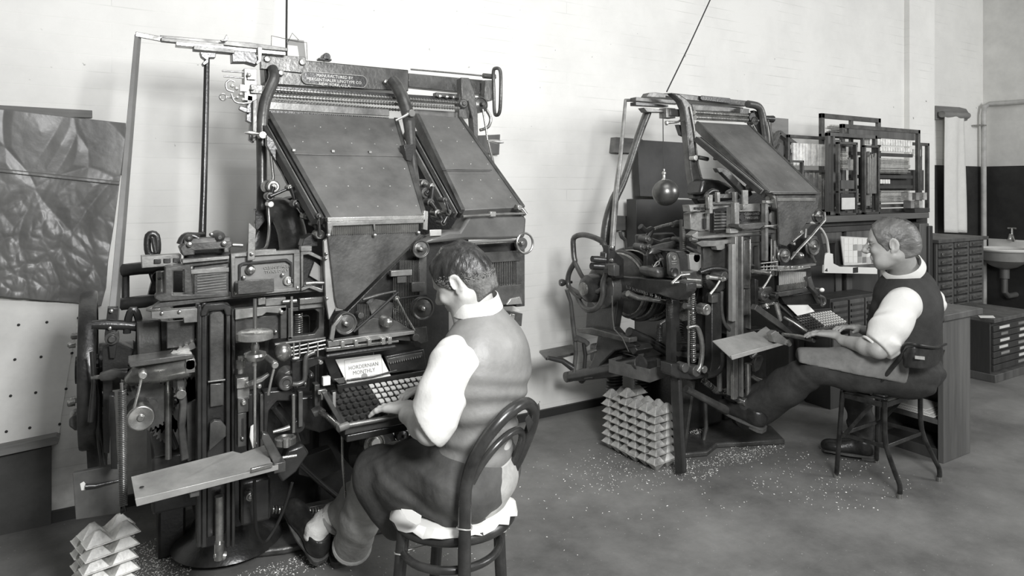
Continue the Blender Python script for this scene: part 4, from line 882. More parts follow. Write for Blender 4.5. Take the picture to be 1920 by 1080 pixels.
B.cy('bracket_nut', IRON2, *r3([(735,540)])[0], 2.44, 9, .05); B.cy('bracket_boss', IRON2, *r3([(790,555)])[0], 2.42, 11, .06); B.cy('bracket_nut', DSTEEL, *r3([(828,548)])[0], 2.42, 7, .04)
B.fp('spring_foot', IRON, r3([(665,520),(720,520),(760,560),(830,560),(830,590),(760,598),(690,590),(665,575)]), 2.46, .08, bev=.006)
B._p('conduit', DSTEEL, MB().spring(P(*r3([(820,600)])[0],2.6), P(*r3([(880,650)])[0],2.62), .015, .004, 12), None, bev=0)
B._p('conduit', DSTEEL, MB().spring(P(*r3([(880,650)])[0],2.62), P(*r3([(970,655)])[0],2.62), .015, .004, 12), None, bev=0)
B.tp('hose', DSTEEL, wY(r3([(1048,575),(1080,595),(1140,612)]), 2.55), 4, sm=4)
# spring buffers beneath
for x in (390, 525):
    a_, b_ = P(*r3([(x,575)])[0], 3.1), P(*r3([(x,715)])[0], 3.1)
    B._p('buffer_spring', IRON, MB().spring(a_, b_, .042, .009, 10, 8, 18), None, bev=0); B._p('buffer_core', IRON, MB().tube([a_+Vector((0,0,.05)), Vector((b_.x,b_.y,0))], .02, 12), None, bev=0)
# treadle bar
B.tp('treadle_bar', IRON2, wY(r3([(735,640),(830,690),(940,748),(1045,705)]), 2.50), [7,7,8,6])
B.tp('standing_pipe', DSTEEL, wY(r3([(1033,518),(1037,695)]), 2.42), 5.5)
B.cy('treadle_joint', DSTEEL, *r3([(1030,708)])[0], 2.40, 8, .05)
B._p('treadle_roller', IRON, MB().lathe(P(*r3([(1040,770)])[0], 2.58), (.3,1,0), [(.05,0),(.085,.01),(.085,.06),(.05,.07)], 28), None)
# --- oil drip box
bx = [K(1142,674,.55), K(1218,692,.55), K(1260,678,.55)]; bx.append(bx[0]+(bx[2]-bx[1]))
dbm = MB()
for i in range(4):
    a_, b_ = bx[i], bx[(i+1) % 4]; n_ = (b_-a_).normalized().cross(Vector((0,0,1)))*.003
    dbm.prism([a_, b_, b_-Vector((0,0,.07)), a_-Vector((0,0,.07))], n_)
dbm.prism([p-Vector((0,0,.066)) for p in bx], (0,0,-.004))
B._p('drip_box', mat('scratched sheet iron', .13, .5, .3, .4, 10), dbm, None, bev=.0008)
# --- elevator column
B.fb('column_edge', ALU, *rB([(390,490)])[0], *rB([(415,1090)])[0], 2.39, .03)
B.fb('elevator_column', GREY, *rB([(412,430)])[0], *rB([(432,1680)])[0], 2.40, .06); B.fb('elevator_column', GREY, *rB([(462,430)])[0], *rB([(476,1680)])[0], 2.40, .06)
B.fb('column_channel', IRON, *rB([(430,440)])[0], *rB([(530,1200)])[0], 2.43, .04); B.fb('column_edge', DSTEEL, *rB([(526,450)])[0], *rB([(534,1150)])[0], 2.40, .06)
B.fb('column_panel', IRON2, *rB([(480,460)])[0], *rB([(518,815)])[0], 2.415, .012, bev=.003); B.tp('panel_rib', IRON2, wY(rB([(470,825),(528,828)]), 2.41), 2.4)
B.fb('column_panel', IRON2, *rB([(480,840)])[0], *rB([(518,1040)])[0], 2.415, .012, bev=.003)
B.fb('column_edge', DSTEEL, *r3([(966,488)])[0], *r3([(984,690)])[0], 2.385, .02)
B.fb('column_inner', IRON, *r3([(984,470)])[0], *r3([(1005,700)])[0], 2.42, .04)
# --- front plates
B.fp('channel_bar', GREY, rB([(75,420),(120,385),(122,430),(400,405),(745,375),(745,395),(400,432),(130,450),(85,445)]), 2.42, .05, bev=.003)
B.fp('channel_bar', IRON, rB([(90,450),(740,410),(740,430),(90,480)]), 2.47, .05)
B.fp('guide_rail', GREY, rB([(52,185),(240,175),(240,195),(420,182),(420,190),(195,225),(60,238)]), 2.45, .05)
for i in range(4): B.fb('rail_window', RUB, *rB([(95+i*28,202)])[0], *rB([(112+i*28,220)])[0], 2.443, .01)
B.fp('jaw_frame', GREY, rB([(60,250),(90,240),(245,235),(245,390),(150,395),(60,375)]), 2.50, .05, bev=.003)
B.fb('jaw_opening', RUB, *rB([(165,290)])[0], *rB([(185,370)])[0], 2.49, .01); B.fb('jaw_bar', GREY, *rB([(190,250)])[0], *rB([(210,380)])[0], 2.48, .02)
jp2 = B.fb('jaw_plate', IRON, *rB([(245,235)])[0], *rB([(365,395)])[0], 2.47, .03)
for i in range(6): B.fb('plate_groove', GREY, *rB([(250,250+i*24)])[0], *rB([(362,256+i*24)])[0], 2.465, .006, jp2)
B.fb('head_post', GREY, *rB([(210,105)])[0], *rB([(235,250)])[0], 2.42, .03); B.fb('head_post', DSTEEL, *rB([(200,120)])[0], *rB([(212,215)])[0], 2.41, .02)
B.fb('head_bridge', IRON2, *rB([(270,100)])[0], *rB([(430,130)])[0], 2.46, .06); B.fb('head_post', GREY, *rB([(272,85)])[0], *rB([(292,165)])[0], 2.43, .02)
B.fb('head_post', GREY, *rB([(408,82)])[0], *rB([(428,165)])[0], 2.43, .02)
B.tp('head_cam', IRON, wY(rB([(180,130),(190,100),(230,72),(270,80)]), 2.48), 4, sm=3); B.tp('head_cam', IRON2, wY(rB([(345,95),(380,75),(400,100)]), 2.5), 5)
B.fb('head_rail', IRON2, *rB([(230,160)])[0], *rB([(420,178)])[0], 2.44, .04)
B.fb('gate_post', GREY, *rB([(408,165)])[0], *rB([(442,395)])[0], 2.38, .03); B.fb('gate_post', GREY, *rB([(375,200)])[0], *rB([(395,400)])[0], 2.41, .03)
B.fb('post_foot', ALU, *rB([(372,370)])[0], *rB([(432,402)])[0], 2.37, .03)
B.fb('long_finger', GREY, *rB([(472,68)])[0], *rB([(512,180)])[0], 2.40, .012); B.fb('long_finger', GREY, *rB([(472,180)])[0], *rB([(498,217)])[0], 2.39, .02)
dp = B.fb('delivery_plate', IRON, *rB([(440,185)])[0], *rB([(650,350)])[0], 2.43, .03)
B.fp('plate_frame', GREY, rB([(435,178),(660,172),(660,190),(640,195),(640,330),(660,345),(655,370),(440,390),(440,370),(620,340),(622,250),(600,235),(445,238)]), 2.41, .02, dp)
text_part('plate_lettering', GREY, ['CLEAN SPACES', 'TWICE DAILY'], dp, P(*rB([(545,262)])[0],2.427), (1,0,0), (0,0,1), .020, 1.1, .0015, 1)
B.cy('plate_knob', RUB, *rB([(460,280)])[0], 2.42, 6, .02, None, dp)
B.fp('matrix_tray', IRON2, rB([(440,335),(650,318),(640,345),(600,370),(470,375),(440,360)]), 2.33, .07, bev=.003)
B.fb('upright_bar', GREY, *rB([(648,150)])[0], *rB([(668,620)])[0], 2.36, .03); B.fb('bar_cap', STEEL, *rB([(655,150)])[0], *rB([(705,172)])[0], 2.35, .03)
B.fp('channel_gate', GREY, rB([(668,185),(690,183),(745,215),(745,700),(735,740),(730,700),(728,225),(690,200),(668,200)]), 2.37, .035)
B.fp('gate_panel', IRON, rB([(668,190),(735,215),(735,400),(668,390)]), 2.42, .02)
B.fp('gate_flag', WOODG, rB([(680,260),(700,235),(715,240),(700,330),(680,310)]), 2.40, .01)
B.tp('gate_arm', STEEL, wY(rB([(628,352),(680,348),(750,342)]), 2.35), [3.2,2,2.4]); B.tp('gate_arm', DSTEEL, wY(rB([(670,352),(750,368)]), 2.35), 1.6)
B.fb('gate_cap', GREY, *rB([(640,370)])[0], *rB([(750,400)])[0], 2.38, .03)
B.fp('neck_bottle', DSTEEL, rB([(680,100),(700,80),(715,95),(705,130),(710,150),(680,150)]), 2.38, .03)
B.tp('jaw_nose', IRON2, wY(rB([(62,450),(90,455),(108,460)]), 2.42), [4,5,4])
B.fp('slide_jaw', GREY, rB([(105,480),(150,462),(250,462),(400,450),(400,480),(330,488),(330,520),(305,535),(270,535),(260,505),(150,510)]), 2.43, .04)
B.fb('heat_plate', IRON2, *rB([(163,500)])[0], *rB([(390,700)])[0], 2.48, .02)
B.fb('rear_slide_plate', IRON2, *rB([(530,430)])[0], *rB([(640,470)])[0], 2.42, .03)
B.fp('window_frame', IRON2, rB([(535,480),(606,475),(606,700),(590,700),(590,500),(545,505),(545,640),(570,660),(535,660)]), 2.42, .03); B.fb('window_back', IRON, *rB([(530,430)])[0], *rB([(745,720)])[0], 2.50, .03)
B.tp('cup_stem', STEEL, wY(rB([(690,450),(690,640)]), 2.36), 1.5); B.tp('sight_tube', DSTEEL, wY(rB([(716,460),(716,600)]), 2.37), 5)
B.cy('end_ring', GREY, *rB([(718,600)])[0], 2.36, 6, .02, [(.5,0),(.6,-.2),(1,-.1),(1,1)])
for y0, y1 in ((640,625),(668,660),(690,690)): B.tp('guide_rod', STEEL, wY(rB([(610,y0),(740,y1)]), 2.33), 1.4)
for x in (632,655,685,705): B.tp('guide_post', STEEL, wY(rB([(x,650),(x,700)]), 2.33), 1.2)
B.tp('steam_cylinder', DSTEEL, wY(rB([(545,700),(580,705),(690,715)]), 2.30), [4,4,4.5]); B.cy('cylinder_end', DSTEEL, *rB([(700,716)])[0], 2.27, 6, .03)
B.tp('lock_handle', STEEL, wY(rB([(690,730),(655,790),(622,836)]), 2.26), [2.2,1.8,2.4])
B.fp('vise_frame', IRON, rB([(565,760),(590,770),(590,1000),(650,1040),(650,1055),(570,1010)]), 2.36, .03); 
B.fp('vise_arm', IRON2, rB([(580,960),(750,1080),(860,1180),(840,1200),(740,1130),(560,1000)]), 2.26, .03)
B.cy('pivot_disc', IRON2, *rB([(640,890)])[0], 2.38, 10, .04, DISC); B.fp('pivot_bracket', IRON2, rB([(600,830),(690,820),(740,890),(720,940),(620,950)]), 2.40, .03, bev=.004)
B._p('rack_gear', DSTEEL, MB().gear(P(*rB([(655,985)])[0],2.44), (0,.6,1), .05, .02, 26, .006, .3), None, bev=0)
B.tp('shift_lever', STEEL, wY(rB([(725,950),(745,1020),(760,1085)]), 2.28), [4,4.5,3.5]); B.tp('shift_lever', DSTEEL, wY(rB([(745,960),(768,1080)]), 2.28), 2)
B.cy('lever_cup', IRON, *rB([(735,895)])[0], 2.34, 5, .04)
# --- galley
gr_ = [P(*q[:2], q[2]) for q in ((1336,639,2.26),(1414,621,2.28),(1419,624,2.28),(1425,619,2.29),(1436,612,2.30),(1474,642,2.16),(1372,672,2.13))]
g2 = B._p('galley', ALU, MB().prism(gr_, (0,0,-.004)), None, bev=0)
B._p('galley_edge', ALU, MB().prism([P(1371,667,2.128), P(1474,639,2.155), P(1476,645,2.155), P(1373,675,2.128)], (0,.005,0)), g2, bev=.001)
B._p('galley_hole', RUB, MB().lathe(P(1358,655,2.20)+Vector((0,0,.001)), (0,0,1), [(.006,0),(.006,.001)], 10), g2, bev=0)
B._p('galley_hole', RUB, MB().lathe(P(1383,658,2.19)+Vector((0,0,.001)), (0,0,1), [(.012,0),(.012,.001)], 14), g2, bev=0)
B.fp('galley_bracket', GREY, [(1446,626),(1455,620),(1480,640),(1476,648),(1452,642)], 2.15, .03)
B.fb('bracket_block', STEEL, *r3([(1165,370)])[0], *r3([(1185,415)])[0], 2.17, .03); B.tp('bracket_end', DSTEEL, [(1476,640,2.15),(1480,646,2.15)], 5)
B.tp('galley_foot', IRON2, wY(rC([(700,370),(735,340)]), 2.16), 4)
# --- distributor, arms and magazine
bm2 = B.fp('distributor_beam', IRON2, r2([(735,45),(780,42),(850,50),(1250,92),(1253,112),(1200,118),(1120,112),(880,85),(745,62)]), 2.95, .12, bev=.004)
B.fp('name_plate', IRON, r2([(942,62),(950,57),(1105,72),(1115,80),(1115,98),(1105,102),(950,84),(942,78)]), 2.935, .012, bm2, bev=.002)
B.fp('slide_rail', IRON2, r2([(577,66),(830,85),(830,105),(577,88)]), 2.90, .05); B.fp('slide_rail', IRON, r2([(577,92),(760,110),(760,122),(577,112)]), 2.90, .05)
B.fp('slide_carriage', IRON2, r2([(620,125),(745,140),(745,152),(640,150)]), 2.88, .05); B.fp('slide_lug', IRON2, r2([(635,65),(650,42),(690,40),(745,48),(745,70)]), 2.92, .05)
B.fb('distributor_box', GREY, *r2([(748,125)])[0], *r2([(800,185)])[0], 2.86, .06); B.fb('box_plate', IRON2, *r2([(770,130)])[0], *r2([(838,175)])[0], 2.85, .03)
B.tp('box_link', STEEL, wY(r2([(745,210),(780,208),(815,205),(835,188)]), 2.84), [3.5,2.5,2,2], sm=3); B.bolt(*r2([(757,212)])[0], 2.83, 4, STEEL)
B.fp('box_finger', IRON, r2([(815,220),(845,225),(860,290),(835,280)]), 2.84, .03)
B.fp('support_arm', IRON2, r2([(780,42),(820,46),(862,75),(893,110),(903,160),(915,240),(920,330),(925,420),(938,500),(960,525),(1010,525),(1080,545),(1150,590),(1160,620),(905,640),(900,560),(885,470),(872,330),(862,230),(850,130),(832,90)]), 2.78, .05, bev=.008)
B.tp('arm_rib', DSTEEL, [(*r2([(880,120)])[0],2.775),(*r2([(903,240)])[0],2.775),(*r2([(915,340)])[0],2.775),(*r2([(925,440)])[0],2.775),(*r2([(945,520)])[0],2.775)], 1.8)
B.cy('arm_knob', DSTEEL, *r2([(915,408)])[0], 2.74, 5.5, .04); B.tp('arm_pin', IRON2, wY(r2([(930,405),(980,415)]), 2.74), [4,4])
B.fp('neck_casting', IRON, r2([(960,525),(1050,530),(1150,580),(1180,640),(1000,660),(1000,600),(940,620)]), 2.70, .12, bev=.02)
B.tp('support_arm', IRON2, wY(r2([(1205,105),(1262,118),(1285,160),(1298,240),(1308,330)]), 2.86), [7,7,7,7,6], sm=4)
B.fp('arm_web', IRON, r2([(1240,140),(1275,150),(1290,300),(1262,280)]), 2.88, .03)
screw(B, (*r2([(905,152)])[0], 2.86), (*r2([(1205,172)])[0], 2.86), 4.4); screw(B, (*r2([(910,180)])[0], 2.84), (*r2([(1205,196)])[0], 2.84), 4.6)
B.fp('distributor_channel', IRON, r2([(890,105),(1180,125),(1210,205),(900,190)]), 2.93, .04); B.fp('entrance_bar', MIDG, r2([(895,110),(1175,130),(1175,152),(900,140)]), 2.91, .02)
B.fb('bearing_block', IRON2, *r2([(1165,128)])[0], *r2([(1215,180)])[0], 2.86, .06); B.cy('bearing_boss', IRON, *r2([(1235,180)])[0], 2.84, 9, .06)
B.tp('pulley_stub', IRON, wY(r2([(1300,185),(1345,190)]), 2.90), [5,7]); B.cy('belt_pulley', IRON2, *r2([(1250,200)])[0], 2.83, 8, .05, PULLEY)
B.tp('belt_rod', IRON2, wY(r2([(1320,195),(1352,355)]), 2.82), 1.5); B.tp('drive_belt', STEEL, wY(r2([(1235,220),(1272,285)]), 2.82), 1)
m3 = magazine(B, P(*r2([(922,205)])[0],2.84), P(*r2([(1212,222)])[0],2.84), P(*r2([(1605,600)])[0],2.38), P(*r2([(1325,598)])[0],2.36), MAGM, (), dots=6)
rails(B, (*r2([(935,300)])[0],2.74), (*r2([(1300,600)])[0],2.36), ((0,.012),(-4,.006),(-8,.014)))
B.fp('magazine_lever', IRON2, r2([(1030,465),(1060,460),(1100,480),(1180,560),(1225,590),(1235,615),(1215,628),(1180,610),(1100,530),(1060,490),(1045,490)]), 2.50, .03, bev=.003)
B.tp('frame_rod', DSTEEL, [(*r2([(940,330)])[0],2.72),(*r2([(1060,430)])[0],2.6),(*r2([(1210,550)])[0],2.45)], 2.2)
B.cy('rail_joint', IRON2, *r2([(1240,575)])[0], 2.42, 7, .04); B.cy('rail_joint', IRON2, *r2([(1040,412)])[0], 2.6, 3, .03)
B.fp('magazine_front', IRON2, r2([(1368,612),(1612,612),(1600,690),(1480,850),(1425,905),(1385,895),(1378,700)]), 2.325, .012, bev=.002)
B.fp('channel_rail', IRON2, r2([(1345,602),(1620,600),(1618,612),(1350,614)]), 2.30, .04); B.fp('channel_frame', GREY, r2([(1325,600),(1350,600),(1385,650),(1380,700),(1368,690),(1360,640)]), 2.33, .03)
sl2 = MB()
for i in range(30): x = 1380+i*7; a_, b_, c_, d_ = r2([(x,634),(x+5.5,634),(x+5.5,650),(x,650)]); sl2.prism([P(*a_,2.316), P(*b_,2.310), P(*c_,2.310), P(*d_,2.316)], (0,.006,0))
B._p('channel_slats', BRASS, sl2, None, bev=0)
B.fp('back_panel', IRON, r2([(900,620),(1380,600),(1390,900),(1100,900),(960,700)]), 2.9, .04)
# --- assembler
pulley(B, *rB([(805,580)])[0], 13, 2.31); pulley(B, *rB([(1030,510)])[0], 16, 2.32); pulley(B, *rB([(1070,270)])[0], 12, 2.34)
B.cy('assembler_ball', DSTEEL, *rB([(930,580)])[0], 2.30, 6.5, .05, [(.2,-.2),(.6,-.12),(.9,.05),(1,.3),(1,1)])
B.tp('drive_belt', GREY, wY(rB([(1100,310),(1000,430),(905,530),(840,610)]), 2.33), [2.6,2.6,2.6,2]); B.tp('drive_belt', GREY, wY(rB([(1105,240),(1110,300),(1095,325)]), 2.33), 2.2)
B.fp('assembler_face', IRON, rB([(750,500),(870,480),(1000,340),(1060,330),(1110,560),(1100,650),(760,700)]), 2.42, .05)
B.tp('stay_rod', DSTEEL, wY(rB([(975,480),(1000,560),(1035,630)]), 2.33), 2); B.tp('stay_rod', GREY, wY(rB([(960,370),(955,440)]), 2.35), 2.5); B.tp('stay_rod', GREY, wY(rB([(855,470),(940,400)]), 2.36), 2)
B.cy('bright_screw', STEEL, *rB([(930,398)])[0], 2.33, 4, .02); B.cy('bright_screw', STEEL, *rB([(875,488)])[0], 2.34, 2.6, .02)
B.fp('assembler_rail', GREY, rB([(745,660),(900,660),(1040,640),(1040,655),(900,680),(745,700)]), 2.32, .03); B.tp('assembler_rail', DSTEEL, wY(rB([(750,695),(860,690),(990,670)]), 2.30), 2)
for x in (820,850,905,930): B.fb('rail_clip', STEEL, *rB([(x,662)])[0], *rB([(x+16,690)])[0], 2.30, .02)
B.fp('belt_wheel', IRON2, rB([(990,420),(1050,430),(1065,560),(1000,600),(975,520)]), 2.36, .02, bev=.004)
kr = MB()
for i in range(28): x = 752+i*7.6; a_, b_ = rB([(x,705),(x,860)]); kr.tp([(a_[0],a_[1],2.40),(b_[0],b_[1],2.36)], .7, 6)
B._p('key_rods', BRASS, kr, None, bev=0)
B.fp('keyrod_frame', IRON, rB([(745,700),(1000,690),(1020,880),(750,890)]), 2.43, .03)
kt = MB()
for i in range(20): x = 745+i*11.3; a_, b_ = rB([(x,812-i*1.6),(x+6,858-i*1.8)]); kt.fb(*a_, *b_, 2.33, .01)
B._p('keyrod_guides', DSTEEL, kt, None, bev=0)
B.fp('keyrod_bar', IRON2, rB([(720,870),(970,830),(975,860),(760,900)]), 2.34, .03)
B.fp('end_arm', IRON2, rB([(975,750),(1000,740),(1030,830),(1080,900),(1100,950),(1080,955),(1040,880),(985,820)]), 2.36, .03)
B.tp('shift_knob', IRON2, wY(rB([(1030,835),(1060,840)]), 2.30), 2.5); B._p('white_knob', WHITEP, MB().ball(P(*rB([(1085,846)])[0], 2.28), .012, 10, (1.3,1,1)), None, bev=0)
B.tp('end_hose', IRON2, wY(rB([(1060,890),(1100,910),(1105,950),(1085,965)]), 2.34), 3, sm=3)
B.fp('desk_back', IRON, rB([(760,895),(1000,870),(1060,880),(1070,960),(800,960)]), 2.40, .03)
# --- keyboard
kfl2 = P(1516,622,2.24); kfr2 = Vector((kfl2.x+.36, 2.24, kfl2.z)); kbl2 = P(1484,596,2.42); kbr2 = Vector((kbl2.x+.37, 2.42, kbl2.z))
keyboard(B, (kfl2, kfr2, kbr2, kbl2), white_from=6)
B._p('keyboard_case', IRON, MB().box((kfl2.x+.01, 2.26, kfl2.z-.06), (kfl2.x+.40, 2.50, kfl2.z-.035)), None, bev=.004)
B._p('keyboard_pedestal', IRON, MB().box((3.30,2.90,.03), (3.55,3.15,.64)), None, bev=.01)
B.tp('keyboard_front_bar', DSTEEL, [(1468,627,2.22),(1495,631,2.22),(1526,637,2.20)], [3.5,4.5,5.5]); B.cy('bar_end', IRON2, 1527, 637, 2.185, 6, .03)
B.tp('keyboard_arm', DSTEEL, [(1470,595,2.34),(1490,606,2.28),(1512,621,2.24)], 3)
B.fp('copy_desk', IRON, rB([(745,930),(990,960),(1010,1000),(1160,990),(1180,1010),(860,1065),(740,980)]), 2.43, .012)
B._p('copy_ledge', IRON, MB().prism([P(*q, 2.42) for q in rB([(855,1050),(1160,1000),(1165,1012),(860,1066)])], (0,.02,0)), None)
B.fp('desk_edge', IRON2, rB([(745,960),(755,950),(860,1050),(860,1066)]), 2.40, .02)
B._p('lower_frame', IRON, MB().box((3.0,2.62,.30), (3.34,2.7,.66)).box((2.85,2.66,.45),(3.05,2.9,1.0)), None, bev=.006)
B.fp('hook_arm', IRON2, r3([(1075,490),(1105,480),(1110,500),(1090,550),(1070,560),(1065,520)]), 2.46, .02); B.cy('hook_roller', DSTEEL, *r3([(1070,530)])[0], 2.5, 6, .03)
# ------------------------------------------------------------------ things on the left wall
def single(name, m, mb, label, cat, group=None, bev=.0018):
    return tag(part(name, m, mb, None, bev=bev), label, cat, group)
def noise2(x, y, s):
    return math.sin(x*3.1*s+1.7*math.sin(y*2.3*s+s))*math.cos(y*2.7*s+1.3*math.sin(x*3.7*s))
# wrinkled brown paper: corners from the photograph
def sheet(name, m, tl, tr, br_, bl, Y, nx, ny, amp, label, cat, edge=None):
    mb = MB(); V = []; Fc = []; rnd = random.Random(3)
    uu, vv = np.meshgrid(np.arange(nx+1)/nx, np.arange(ny+1)/ny); hh = np.zeros_like(uu); rs = np.random.RandomState(4)
    uu2 = uu+.03*np.sin(9*vv+4*uu); vv2 = vv+.03*np.sin(8*uu+3*vv)
    for cnt, am in ((22, .9), (90, .8), (420, .5)):
        q = rs.rand(cnt, 2)*1.1-.05; d = np.sort(np.hypot(uu2[..., None]-q[:, 0], vv2[..., None]-q[:, 1]), -1); t = (d[..., 1]-d[..., 0])*cnt**.5
        hh += am*np.minimum(t, .6)*(1 if cnt == 22 else np.clip(.12+1.5*(vv-.25), .1, 1))*(22/cnt)**.35
    hh += .5*np.sin(5*uu+3*vv)*np.cos(4*vv-2*uu)+.6*(np.abs(vv-.33) < .008)
    for j in range(ny+1):
        for i in range(nx+1):
            u, v = i/nx, j/ny
            a = Vector((*tl,0)).lerp(Vector((*tr,0)), u); b = Vector((*bl,0)).lerp(Vector((*br_,0)), u); p = a.lerp(b, v)
            if edge: p = Vector(edge(u, v, p))
            w = P(p[0], p[1], Y); w.y = Y-.026-hh[j, i]*amp; V.append(w)
    n = nx+1
    for j in range(ny):
        for i in range(nx): Fc.append((j*n+i, j*n+i+1, (j+1)*n+i+1, (j+1)*n+i))
    mb.add(V, Fc); o = part(name, m, mb, None, bev=0, sharp=30)
    s = o.modifiers.new('thick', 'SOLIDIFY'); s.thickness = .001; return tag(o, label, cat)
PAPB = mat('crumpled brown paper', .17, .36, 0, .3, 4, .1, 30, .5)
def pedge(u, v, p):
    x, y = p[0], p[1]
    if v > .02: x = x
    right = [(0,236),(.1,235),(.35,223),(.55,214),(.75,203),(.9,199),(1,190)]
    for (a, xa), (b, xb) in zip(right, right[1:]):
        if a <= v <= b: xr = xa+(xb-xa)*(v-a)/(b-a)
    return (-90+(xr+90)*u, y, 0)
sheet('wrapping_paper', PAPB, (-90,195,0), (236,232,0), (190,572,0), (-90,545,0), YW, 170, 170, .015, 'large crumpled sheet of brown paper hung from a batten on the wall', 'paper', pedge)
single('wall_batten', WOODG, MB().fp([(-90,188),(0,197),(173,207),(173,221),(-90,212)], YW-.02, .018), 'thin wooden batten along the top of the crumpled brown paper', 'batten')
single('notice_board', WOODD, MB().fp([(-80,215),(234,236),(234,328),(222,328),(222,300),(-80,300)], YW-.012, .010), 'dark board mostly covered by the crumpled brown paper', 'board')
TIN = mat('white painted tin', .80, .45, .0, .16, 3, .03, 20)
tinp = single('tin_sheet', TIN, MB().fp([(-90,560),(150,568),(116,775),(112,812),(-90,850)], YW-.012, .010), 'pale tin sheet nailed to the wall under the brown paper', 'wall panel')
for x, y in ((35,609),(88,604),(147,596),(28,674),(77,669),(135,662),(20,742),(67,736),(124,729),(12,809),(56,802),(112,795)): part('nail_head', RUB, MB().lathe(P(x,y,YW-.012), (0,-1,0), [(.006,0),(.006,.003),(.002,.004)], 8), tinp, bev=0)
single('wall_ledge', WOODG, MB().fp([(-90,858),(105,818),(112,822),(108,833),(-90,875)], YW-.07, .07), 'narrow weathered wooden ledge on the wall below the tin sheet', 'ledge')
single('wall_panel', mat('grey scuffed board', .085, .55, .2, .45, 3, .06, 20), MB().fp([(-90,876),(96,836),(96,992),(-90,1020)], YW-.03, .028), 'scuffed dark grey board on the wall under the wooden ledge', 'wall panel')
# cords, tag, wall block
single('hanging_cord', CORD, MB().tube([P(537,104,3.0), P(537,60,3.1), P(538,-40,3.2), P(538,-420,3.2)], .0045, 8), 'dark cord rising straight up from the nearer machine', 'cord', bev=0)
tg = empty('wire_frame', P(545,100,3.05), 'small wire frame with a paper slip standing on top of the nearer machine', 'wire frame')
part('wire', DSTEEL, MB().tube([P(508,105,3.04),P(509,67,3.04),P(545,75,3.04),P(575,80,3.04),P(576,112,3.04)], .0015, 6).tube([P(540,78,3.04),P(548,62,3.04),P(560,75,3.04)], .0015, 6), tg, bev=0)
part('paper_slip', mat('grey card', .30, .7), MB().fp([(538,72),(570,76),(574,112),(562,111),(558,86),(538,84)], 3.05, .002), tg, bev=0)
single('hanging_cord', CORD, MB().tube([P(1250,172,2.95), P(1290,90,2.98), P(1336,-10,3.02), P(1360,-60,3.04), P(1440,-300,3.1)], .004, 8), 'thin dark cord running up at a slant from the farther machine', 'cord', bev=0)
single('wall_block', WOODM, MB().fp([(896,254),(938,252),(936,290),(896,284)], YW-.05, .048), 'small wooden block fixed to the wall right of the nearer machine', 'block')
st = empty('type_tray', P(955,600,2.60), 'small tray of metal type on the right of the nearer machine, past the man\'s shoulder', 'tray')
part('tray_base', IRON2, MB().fp([(925,582),(940,582),(980,588),(978,612),(960,606)], 2.60, .10), st)
part('type_blocks', STEEL, MB().fp([(944,586),(952,587),(950,600),(942,598)], 2.59, .02).fp([(957,588),(966,589),(964,603),(954,601)], 2.59, .02), st)
part('paper_scrap', PAPER, MB().prism([P(930,572,2.6),P(960,573,2.6),P(975,582,2.6),P(930,583,2.62)], (0,.06,.001)), st, bev=0)
# --- ball counterweight
bl = empty('counterweight', P(1248,360,2.62), 'round dark metal ball hanging on a string from the farther machine', 'counterweight')
c_ = P(1248,361,2.62)
part('ball', mat('oiled bronze ball', .16, .33, .8, .3, 12, .04, 60), MB().ball(c_, 25*mpp(1248,2.62), 22), bl, bev=0)
part('ball_neck', STEEL, MB().lathe(P(1245,338,2.62), (0,0,1), [(.018,-.004),(.012,.004),(.007,.012),(.007,.03),(.011,.034),(.011,.042),(.005,.048),(.005,.06)], 16), bl, bev=0)
part('string', CORD, MB().tube([P(1244,322,2.62), P(1243,215,2.66)], .0025, 6), bl, bev=0)
# --- sheet iron screens and battens behind the farther machine
s1 = single('iron_screen', TANK, MB().fp([(1196,262),(1290,268),(1300,300),(1305,372),(1200,368),(1198,330)], 3.48, .05), 'upper dark sheet iron screen on the wall behind the farther machine', 'screen')
s2 = single('iron_screen', TANK, MB().fp([(1193,374),(1200,373),(1306,375),(1308,480),(1194,478)], 3.42, .10), 'lower dark sheet iron screen on the wall behind the farther machine', 'screen')
single('wall_batten', WOODG, MB().fp([(1155,257),(1205,261),(1205,287),(1152,286)], 3.56, .058), 'upper short grey batten holding the iron screen behind the farther machine', 'batten')
single('wall_batten', WOODG, MB().fp([(1155,404),(1197,406),(1197,432),(1155,432)], 3.56, .058), 'lower short grey batten holding the iron screen behind the farther machine', 'batten')
# ------------------------------------------------------------------ ingots
def ingot_mb(inv=False):
    mb = MB(); L_, W_, hf, hp = .168, .064, .004, .038; s = -1 if inv else 1
    mb.box((-L_/2,-W_/2,0),(L_/2,W_/2,s*hf))
    for cx in (-L_/4, L_/4):
        a, b = L_/4*.93, W_/2*.90; c, d = .008, .006
        v = [(cx-a,-b,s*hf),(cx+a,-b,s*hf),(cx+a,b,s*hf),(cx-a,b,s*hf),(cx-c,-d,s*(hf+hp)),(cx+c,-d,s*(hf+hp)),(cx+c,d,s*(hf+hp)),(cx-c,d,s*(hf+hp))]
        mb.add(v, [(0,3,2,1),(4,5,6,7),(0,1,5,4),(1,2,6,5),(2,3,7,6),(3,0,4,7)])
    return mb
protos = {}
def ingot(pos, rz, m, inv, label, group):
    k = (m.name, inv)
    if k not in protos:
        o = part('metal_ingot', m, ingot_mb(inv), None, bev=.0015)
        base = o.location.copy()
        for v in o.data.vertices: v.co += base
        protos[k] = o
    else: o = protos[k].copy(); C.objects.link(o)
    o.location = pos; o.rotation_euler = (random.uniform(-.03,.03)*(0 if inv else 1), 0, rz)
    return tag(o, label, 'ingot', group)
